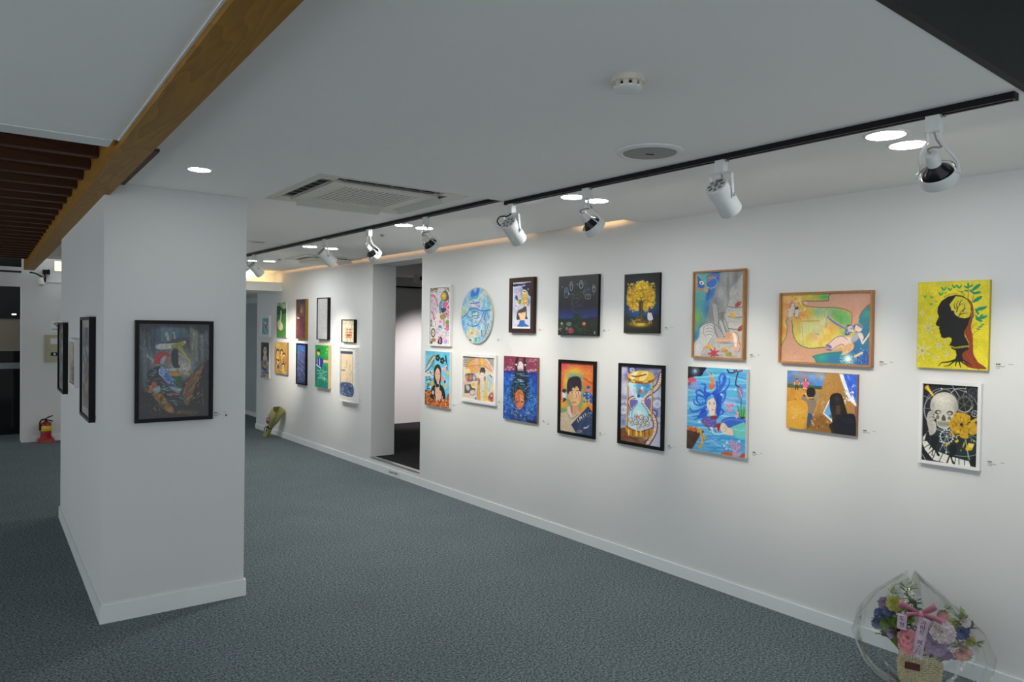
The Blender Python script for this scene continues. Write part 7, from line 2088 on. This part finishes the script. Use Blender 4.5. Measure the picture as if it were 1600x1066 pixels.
# ---- flower basket in cellophane
BX, BY = 3.50, 1.405
TOC = (Vector((0, 0, 0)) - Vector((BX, BY, 0))).normalized()      # toward the viewer
SID = Vector((TOC.y, -TOC.x, 0))                                     # viewer's left is +SID or -SID
if SID.dot(Vector((math.cos(YAW), -math.sin(YAW), 0))) < 0:
    SID = -SID                                                       # now points to the viewer's right
def BP(r, f, z):
    """basket frame: r to the viewer's right, f toward the viewer"""
    return SID * r + TOC * f + Vector((0, 0, z))
t = thing('wicker_basket', (BX, BY, 0), 'pale wicker flower basket on the carpet by the picture wall', 'basket')
M_WICK = mat('pale_wicker', S(206, 192, 158), 0.65, var=0.2, vscale=60)
def brad(z):
    return np.interp(z, [0, .05, .12, .19, .205], [0.070, 0.096, 0.102, 0.086, 0.088])
bm = bmesh.new()
NS = 40
for i in range(24):
    z = 0.006 + i * 0.0082
    R_ = brad(z)
    pts = []
    for k in range(NS * 2):
        a = 2 * math.pi * k / (NS * 2)
        w_ = 0.0032 * math.cos(NS * a / 1.0 * 0.5 * 2 / 2 + math.pi * (i % 2))
        pts.append(Vector((math.cos(a) * (R_ + w_), math.sin(a) * (R_ + w_) * 0.85, z)))
    bm_tube(bm, pts, 0.0040, 5, True)
o = obj('woven_strands', bm, M_WICK, t, True)
o['kind'] = 'stuff'
bm = bmesh.new()
for k in range(NS):
    a = 2 * math.pi * k / NS
    bm_tube(bm, [(math.cos(a) * brad(z), math.sin(a) * brad(z) * 0.85, z) for z in (0.004, 0.05, 0.10, 0.15, 0.20)], 0.0028, 5)
obj('upright_stakes', bm, M_WICK, t, True)['kind'] = 'stuff'
bm = bmesh.new()
bm_lathe(bm, (0, 0, 0.003), (0, 0, 1), [(0, 0.055), (0.006, 0.066)], 28)
obj('bottom', bm, M_WICK, t)
for s in range(2):
    bm = bmesh.new()
    pts = [Vector((math.cos(a) * 0.094, math.sin(a) * 0.080, 0.205 + 0.004 * math.sin(22 * a + math.pi * s))) for a in np.linspace(0, 2 * math.pi, 88, endpoint=False)]
    bm_tube(bm, pts, 0.006, 6, True)
    obj('rim_braid', bm, M_WICK, t, True)
bm = bmesh.new()
bm_obox(bm, BP(-0.028, 0.109, 0.140), SID, (EZ + TOC * 0.05).normalized(), TOC, 0.030, 0.015, 0.002)
obj('leather_tag', bm, mat('brown_leather', S(92, 46, 36), 0.5, var=0.15, vscale=60), t)

def flower(r, f, z, rad, colr, label, petals=9, layers=4, ruffle=.25, cup=.6, up=0.5, seed=0, kindn='flower'):
    c = Vector((BX, BY, 0)) + BP(r, f, z)
    nrm = (TOC * 0.8 + SID * (r * 1.5) + EZ * up).normalized()
    tt = thing(kindn, c, label, 'flower', 'flowers in the wicker basket')
    bm = bmesh.new()
    bm_bloom(bm, (0, 0, 0), nrm, rad * 1.18, layers, petals, ruffle, cup, seed)
    obj('petals', bm, M_PETAL[colr], tt)
    bm = bmesh.new()
    base = Vector((BX, BY, 0.12)) + BP(r * .25, f * .2, 0) - c
    bm_tube(bm, spline([-nrm * 0.004, -nrm * 0.03 + EZ * -0.01, base * .6, base], 4), 0.0025, 6)
    obj('stem', bm, M_LEAF, tt, True)

flower(0.082, 0.100, 0.318, 0.045, 'white', 'blush white carnation under the pink bow in the basket', 11, 6, .45, .8, seed=1, kindn='carnation')
flower(0.054, 0.096, 0.256, 0.046, 'lilac', 'big lilac chrysanthemum in the middle of the basket', 16, 6, .15, .8, seed=2, kindn='chrysanthemum')
flower(-0.048, 0.105, 0.262, 0.036, 'pink', 'coral pink open bloom beside the long ribbon, upper of two', 6, 3, .2, 1.0, seed=3)
flower(-0.046, 0.108, 0.232, 0.036, 'pink', 'coral pink open bloom beside the long ribbon, lower of two', 6, 3, .2, 1.0, seed=4)
flower(-0.105, 0.03, 0.378, 0.032, 'yellow', 'yellow-green chrysanthemum at the upper side of the basket', 14, 5, .2, .7, seed=5, kindn='chrysanthemum')
flower(-0.100, 0.07, 0.312, 0.026, 'green', 'lime green pompon below the yellow chrysanthemum', 10, 5, .3, .9, seed=6, kindn='pompon')
flower(-0.042, 0.075, 0.372, 0.020, 'green', 'lime green pompon between the two ribbon tails, upper', 10, 5, .3, .9, seed=7, kindn='pompon')
flower(-0.044, 0.085, 0.345, 0.020, 'green', 'lime green pompon between the two ribbon tails, lower', 10, 5, .3, .9, seed=8, kindn='pompon')
flower(0.150, 0.03, 0.312, 0.034, 'blue', 'bright blue cornflower at the side nearest the frame edge', 12, 4, .2, .6, seed=9, kindn='cornflower')
flower(0.095, 0.05, 0.280, 0.026, 'blue', 'small blue cornflower beside the lilac chrysanthemum', 10, 3, .2, .6, seed=10, kindn='cornflower')
flower(-0.160, 0.01, 0.312, 0.028, 'blue', 'blue cornflower at the outer side under the cellophane', 10, 3, .2, .6, seed=11, kindn='cornflower')
flower(0.155, 0.06, 0.232, 0.036, 'peach', 'peach pink rose low at the side of the basket', 7, 5, .2, 1.0, seed=12, kindn='rose')
flower(-0.110, 0.07, 0.258, 0.022, 'lilac', 'small pink waxflower spray low on the basket side', 6, 3, .3, .5, seed=13)
flower(0.095, 0.08, 0.218, 0.026, 'violet', 'violet bloom low between rose and chrysanthemum', 9, 3, .3, .6, seed=14)
flower(-0.035, 0.09, 0.218, 0.022, 'violet', 'violet bloom just above the wicker rim', 9, 3, .3, .6, seed=15)
flower(0.060, 0.075, 0.228, 0.020, 'white', 'small white bloom above the wicker rim', 8, 3, .3, .6, seed=16)
flower(0.085, 0.02, 0.360, 0.022, 'peach', 'small peach bloom behind the white carnation', 8, 4, .3, .7, seed=17)
flower(-0.150, 0.0, 0.365, 0.024, 'violet', 'dusty violet bloom behind the yellow chrysanthemum', 8, 3, .3, .6, seed=18)
flower(0.020, 0.06, 0.300, 0.022, 'lilac', 'small lilac bloom behind the long ribbon', 8, 3, .3, .6, seed=19)

rn2 = random.Random(77)
_small = [(-0.135, 0.05, 0.285, 'green', 'lime green pompon beside the waxflower'), (-0.075, 0.05, 0.300, 'white', 'small pale bloom under the short ribbon tail'),
          (-0.125, 0.04, 0.340, 'blue', 'small blue bloom under the yellow chrysanthemum'), (0.125, 0.03, 0.340, 'yellow', 'small yellow-green bloom above the blue cornflower'),
          (0.120, 0.07, 0.255, 'white', 'small white bloom above the peach rose'), (0.190, 0.03, 0.275, 'yellow', 'yellow-green bloom past the peach rose'),
          (0.075, 0.09, 0.250, 'lilac', 'lilac bloom tucked beside the big chrysanthemum'), (-0.085, 0.085, 0.235, 'green', 'lime green bloom low beside the coral blooms'),
          (-0.015, 0.05, 0.330, 'white', 'small pale bloom behind the long ribbon tail'), (0.130, 0.06, 0.212, 'lilac', 'lilac bloom at the rim under the peach rose'),
          (-0.175, 0.02, 0.270, 'blue', 'small blue bloom low at the outer side'), (0.170, 0.02, 0.350, 'white', 'small white bloom high past the cornflower')]
for i, (r, f, z, c_, lab) in enumerate(_small):
    flower(r, f, z, rn2.uniform(.018, .026), c_, lab, rn2.choice((7, 8, 10)), 4, .35, .7, seed=40 + i)

# leafy sprigs
rnd = random.Random(5)
for i, (r, f, z, m_, ln, lab) in enumerate((
        (-0.060, -0.02, 0.460, M_LEAF2, .13, 'upright pale leafy sprig at the top of the basket'),
        (-0.125, -0.01, 0.430, M_LEAF2, .11, 'pale leafy sprig above the yellow chrysanthemum'),
        (-0.185, 0.02, 0.300, M_LEAF2, .10, 'pale leafy sprig reaching to the outer side'),
        (-0.165, 0.04, 0.235, M_LEAF, .10, 'dark leafy sprig drooping at the outer side'),
        (-0.090, 0.07, 0.215, M_LEAF, .09, 'dark leafy sprig over the wicker rim'),
        (0.105, 0.0, 0.400, M_LEAF2, .11, 'pale leafy sprig behind the bow'),
        (0.200, 0.02, 0.335, M_LEAF, .11, 'leafy sprig reaching past the blue cornflower'),
        (0.225, 0.03, 0.275, M_LEAF2, .10, 'pale leafy sprig reaching toward the skirting'),
        (0.185, 0.05, 0.215, M_LEAF, .09, 'leafy sprig below the peach rose'),
        (0.030, 0.08, 0.205, M_LEAF, .07, 'dark leaves hanging over the middle of the rim'),
        (-0.075, 0.03, 0.330, M_LEAF, .08, 'dark leaves behind the lime pompons'),
        (0.120, 0.03, 0.275, M_LEAF, .08, 'dark leaves under the blue cornflowers'),
        (-0.140, 0.06, 0.330, M_LEAF, .15, 'broad dark leaves beside the yellow chrysanthemum'),
        (-0.100, 0.09, 0.285, M_LEAF, .15, 'broad dark leaves over the pink waxflower'),
        (0.110, 0.08, 0.300, M_LEAF, .15, 'broad dark leaves beside the white carnation'),
        (0.150, 0.07, 0.268, M_LEAF2, .14, 'broad pale leaves between cornflower and peach rose'),
        (0.060, 0.10, 0.215, M_LEAF, .13, 'broad dark leaves under the lilac chrysanthemum'),
        (-0.150, 0.05, 0.260, M_LEAF2, .14, 'broad pale leaves low at the outer side'),
        (-0.020, 0.03, 0.410, M_LEAF, .12, 'broad dark leaves above the bow'),
        (0.170, 0.03, 0.385, M_LEAF2, .12, 'pale leafy sprig rising past the bow'))):
    tip = Vector((BX, BY, 0)) + BP(r, f, z)
    root = Vector((BX, BY, 0.15)) + BP(r * .15, 0, 0)
    tt = thing('leafy_sprig', root, lab, 'foliage', 'leafy sprigs in the wicker basket')
    pts = spline([Vector((0, 0, 0)), (tip - root) * .5 + EZ * 0.02, tip - root], 6)
    bm = bmesh.new()
    bm_tube(bm, pts, 0.0018, 5)
    obj('stem', bm, m_, tt, True)
    bm = bmesh.new()
    for k in range(60):
        s = 0.30 + 0.70 * k / 59
        p_ = pts[min(len(pts) - 1, int(s * (len(pts) - 1)))]
        a = rnd.uniform(0, 6.28)
        dr_ = (Vector((math.cos(a), math.sin(a), rnd.uniform(-.2, .9)))).normalized()
        ll = ln * rnd.uniform(.20, .42)
        x_, y_, d_ = basis(dr_)
        q = [p_, p_ + dr_ * ll * .5 + x_ * ll * .22, p_ + dr_ * ll, p_ + dr_ * ll * .5 - x_ * ll * .22]
        bm.faces.new([bm.verts.new(v) for v in (q[0], q[1], q[2], q[3])])
    o = obj('leaflets', bm, m_, tt)
    o['kind'] = 'stuff'

# pink bow and two printed ribbon tails
M_RIB = mat('pink_satin', S(206, 130, 150), 0.35, var=0.08, vscale=15)
M_RIBP = mat('pale_pink_ribbon', S(204, 178, 196), 0.45, var=0.05, vscale=15)
def ribbon(bm, pts, wdir, wd):
    pts = spline(pts, 6)
    prev = None
    N_ = len(pts) - 1
    for i, p_ in enumerate(pts):
        w_ = wd(i / N_) if callable(wd) else wd
        a, b = bm.verts.new(p_ - wdir * w_), bm.verts.new(p_ + wdir * w_)
        if prev:
            bm.faces.new((prev[0], prev[1], b, a))
        prev = (a, b)
O_ = Vector((BX, BY, 0))
t = thing('ribbon_bow', O_ + BP(0.0, 0.09, 0.375), 'pink satin bow on top of the basket flowers', 'ribbon bow')
for tipr, tipz, wdz in ((-0.088, 0.030, 0.019), (0.095, -0.022, 0.019), (0.058, 0.046, 0.016), (-0.060, -0.018, 0.014)):
    bm = bmesh.new()
    e_ = Vector((tipr, 0, tipz))
    loop = [(0, 0, 0), (tipr * .45, .022, tipz * .45 + .012), (tipr * .85, .020, tipz * .85 + .010), (tipr, .0, tipz), (tipr * .85, -.016, tipz * .85 - .006), (tipr * .4, -.012, tipz * .4 - .006), (0, 0, 0)]
    wv_ = (EZ * .9 + TOC * .35 - SID * (tipz / max(abs(tipr), .01) * .5 * (1 if tipr > 0 else -1))).normalized()
    ribbon(bm, [BP(*q) for q in loop], wv_, lambda q, w0=wdz: w0 * (0.30 + 0.70 * math.sin(math.pi * q)) * (1 + 0.10 * math.sin(q * 19)))
    o = obj('loop', bm, M_RIB, t, True)
    md = o.modifiers.new('thickness', 'SOLIDIFY')
    md.thickness = 0.0008
bm = bmesh.new()
bm_lathe(bm, BP(0, 0.004, 0) - SID * .012, SID, [(0, .008), (.006, .014), (.018, .014), (.024, .008)], 14)
obj('knot', bm, M_RIB, t, True)

def text_mesh(body, size):
    c_ = bpy.data.curves.new('ribbon_text', 'FONT')
    c_.body = body
    c_.size = size
    c_.align_x = 'CENTER'
    c_.align_y = 'CENTER'
    o_ = bpy.data.objects.new('ribbon_text', c_)
    COL.objects.link(o_)
    bpy.context.view_layer.update()
    me = bpy.data.meshes.new_from_object(o_.evaluated_get(bpy.context.evaluated_depsgraph_get()))
    bpy.data.objects.remove(o_)
    bpy.data.curves.remove(c_)
    return me
def tail(name, p0, p1, wd, chars, label, t0, t1):
    tt = thing(name, O_ + BP(*p0), label, 'ribbon')
    a, b = BP(*p0), BP(*p1)
    dn = (b - a)
    ln = dn.length
    dn.normalize()
    wdir = (SID - dn * SID.dot(dn)).normalized()
    nrm = wdir.cross(-dn).normalized()
    if nrm.dot(TOC) < 0:
        nrm = -nrm
    bm = bmesh.new()
    ribbon(bm, [Vector((0, 0, 0)) - nrm * 0.01, dn * ln * .06, dn * ln * .5, dn * ln * .94, dn * ln + SID * .006], wdir, wd)
    o = obj('band', bm, M_RIBP, tt, True)
    md = o.modifiers.new('thickness', 'SOLIDIFY')
    md.thickness = 0.0006
    for i, ch in enumerate(chars):
        if ch == ' ':
            continue
        me = text_mesh(ch, 0.024)
        me.materials.append(M_INKB)
        tx = bpy.data.objects.new('printed_letter', me)
        COL.objects.link(tx)
        tx.parent = tt
        s = t0 + (t1 - t0) * i / max(1, len(chars) - 1)
        mw = Matrix((wdir, -dn, nrm)).transposed().to_4x4()
        mw.translation = dn * (ln * s) + nrm * 0.0022
        tx.matrix_local = mw
tail('printed_ribbon', (0.014, 0.120, 0.368), (-0.012, 0.130, 0.192), 0.021, '가아트 페스티', 'long pale pink ribbon tail printed with Korean letters', .12, .86)
tail('printed_ribbon', (-0.072, 0.112, 0.366), (-0.074, 0.118, 0.300), 0.019, '도현', 'short pale pink ribbon tail printed with two Korean letters', .28, .68)

# cellophane
m = bpy.data.materials.new('clear_cellophane')
m.use_nodes = True
nt = m.node_tree
for n_ in list(nt.nodes):
    nt.nodes.remove(n_)
out_ = nt.nodes.new('ShaderNodeOutputMaterial')
tr = nt.nodes.new('ShaderNodeBsdfTransparent')
tr.inputs[0].default_value = (0.95, 0.96, 0.96, 1)
gl = nt.nodes.new('ShaderNodeBsdfGlossy')
gl.inputs['Roughness'].default_value = 0.05
gl.inputs[0].default_value = (1, 1, 1, 1)
fr = nt.nodes.new('ShaderNodeFresnel')
fr.inputs[0].default_value = 1.30
mx = nt.nodes.new('ShaderNodeMixShader')
tc = nt.nodes.new('ShaderNodeTexCoord')
nz = nt.nodes.new('ShaderNodeTexNoise')
nz.inputs['Scale'].default_value = 9
nz.inputs['Detail'].default_value = 3
bp = nt.nodes.new('ShaderNodeBump')
bp.inputs['Strength'].default_value = 0.25
bp.inputs['Distance'].default_value = 0.02
nt.links.new(tc.outputs['Object'], nz.inputs['Vector'])
nt.links.new(nz.outputs['Fac'], bp.inputs['Height'])
nt.links.new(bp.outputs['Normal'], gl.inputs['Normal'])
nt.links.new(bp.outputs['Normal'], fr.inputs['Normal'])
ml_ = nt.nodes.new('ShaderNodeMath')
ml_.operation = 'MULTIPLY_ADD'
ml_.inputs[1].default_value = 0.38
ml_.inputs[2].default_value = 0.02
nt.links.new(fr.outputs[0], ml_.inputs[0])
nt.links.new(ml_.outputs[0], mx.inputs[0])
nt.links.new(tr.outputs[0], mx.inputs[1])
nt.links.new(gl.outputs[0], mx.inputs[2])
nt.links.new(mx.outputs[0], out_.inputs[0])
M_CELLO = m
rn = np.random.default_rng(8)
NT, NA = 30, 72
ph = rn.uniform(0, 6.28, 8)
bm = bmesh.new()
rows = []
for i in range(NT):
    s = i / (NT - 1)
    z = 0.010 + 0.515 * s
    wr = np.interp(s, [0, .08, .2, .38, .6, .78, .92, 1], [0.10, 0.185, 0.235, 0.262, 0.235, 0.165, 0.075, 0.022])
    wf = np.interp(s, [0, .08, .2, .38, .6, .78, .92, 1], [0.09, 0.150, 0.175, 0.175, 0.150, 0.105, 0.050, 0.012])
    row = []
    for k in range(NA):
        a = 2 * math.pi * k / NA
        fold = 1 + 0.07 * abs(math.sin(4.5 * a + ph[0] + 1.2 * s)) - 0.05 * math.sin(7 * a + ph[1] - 2 * s) + 0.03 * math.sin(13 * a + ph[2] + 3 * s)
        zz = z + 0.018 * math.sin(3 * a + ph[3]) * s
        q = BP(math.cos(a) * wr * fold + 0.02 * (1 - s) - 0.035 * s, math.sin(a) * wf * fold + 0.02, zz)
        if BX + q.x > W - 0.02:
            q.x = W - 0.02 - BX - 0.002 * math.sin(k)
        row.append(bm.verts.new(q))
    rows.append(row)
for a_, b_ in zip(rows, rows[1:]):
    for k in range(NA):
        j = (k + 1) % NA
        bm.faces.new((a_[k], a_[j], b_[j], b_[k]))
o = obj('cellophane_wrap', bm, M_CELLO, None, True)
o.location = (BX, BY, 0)
tag(o, 'clear crinkled cellophane wrapped round the flower basket', 'cellophane wrap')
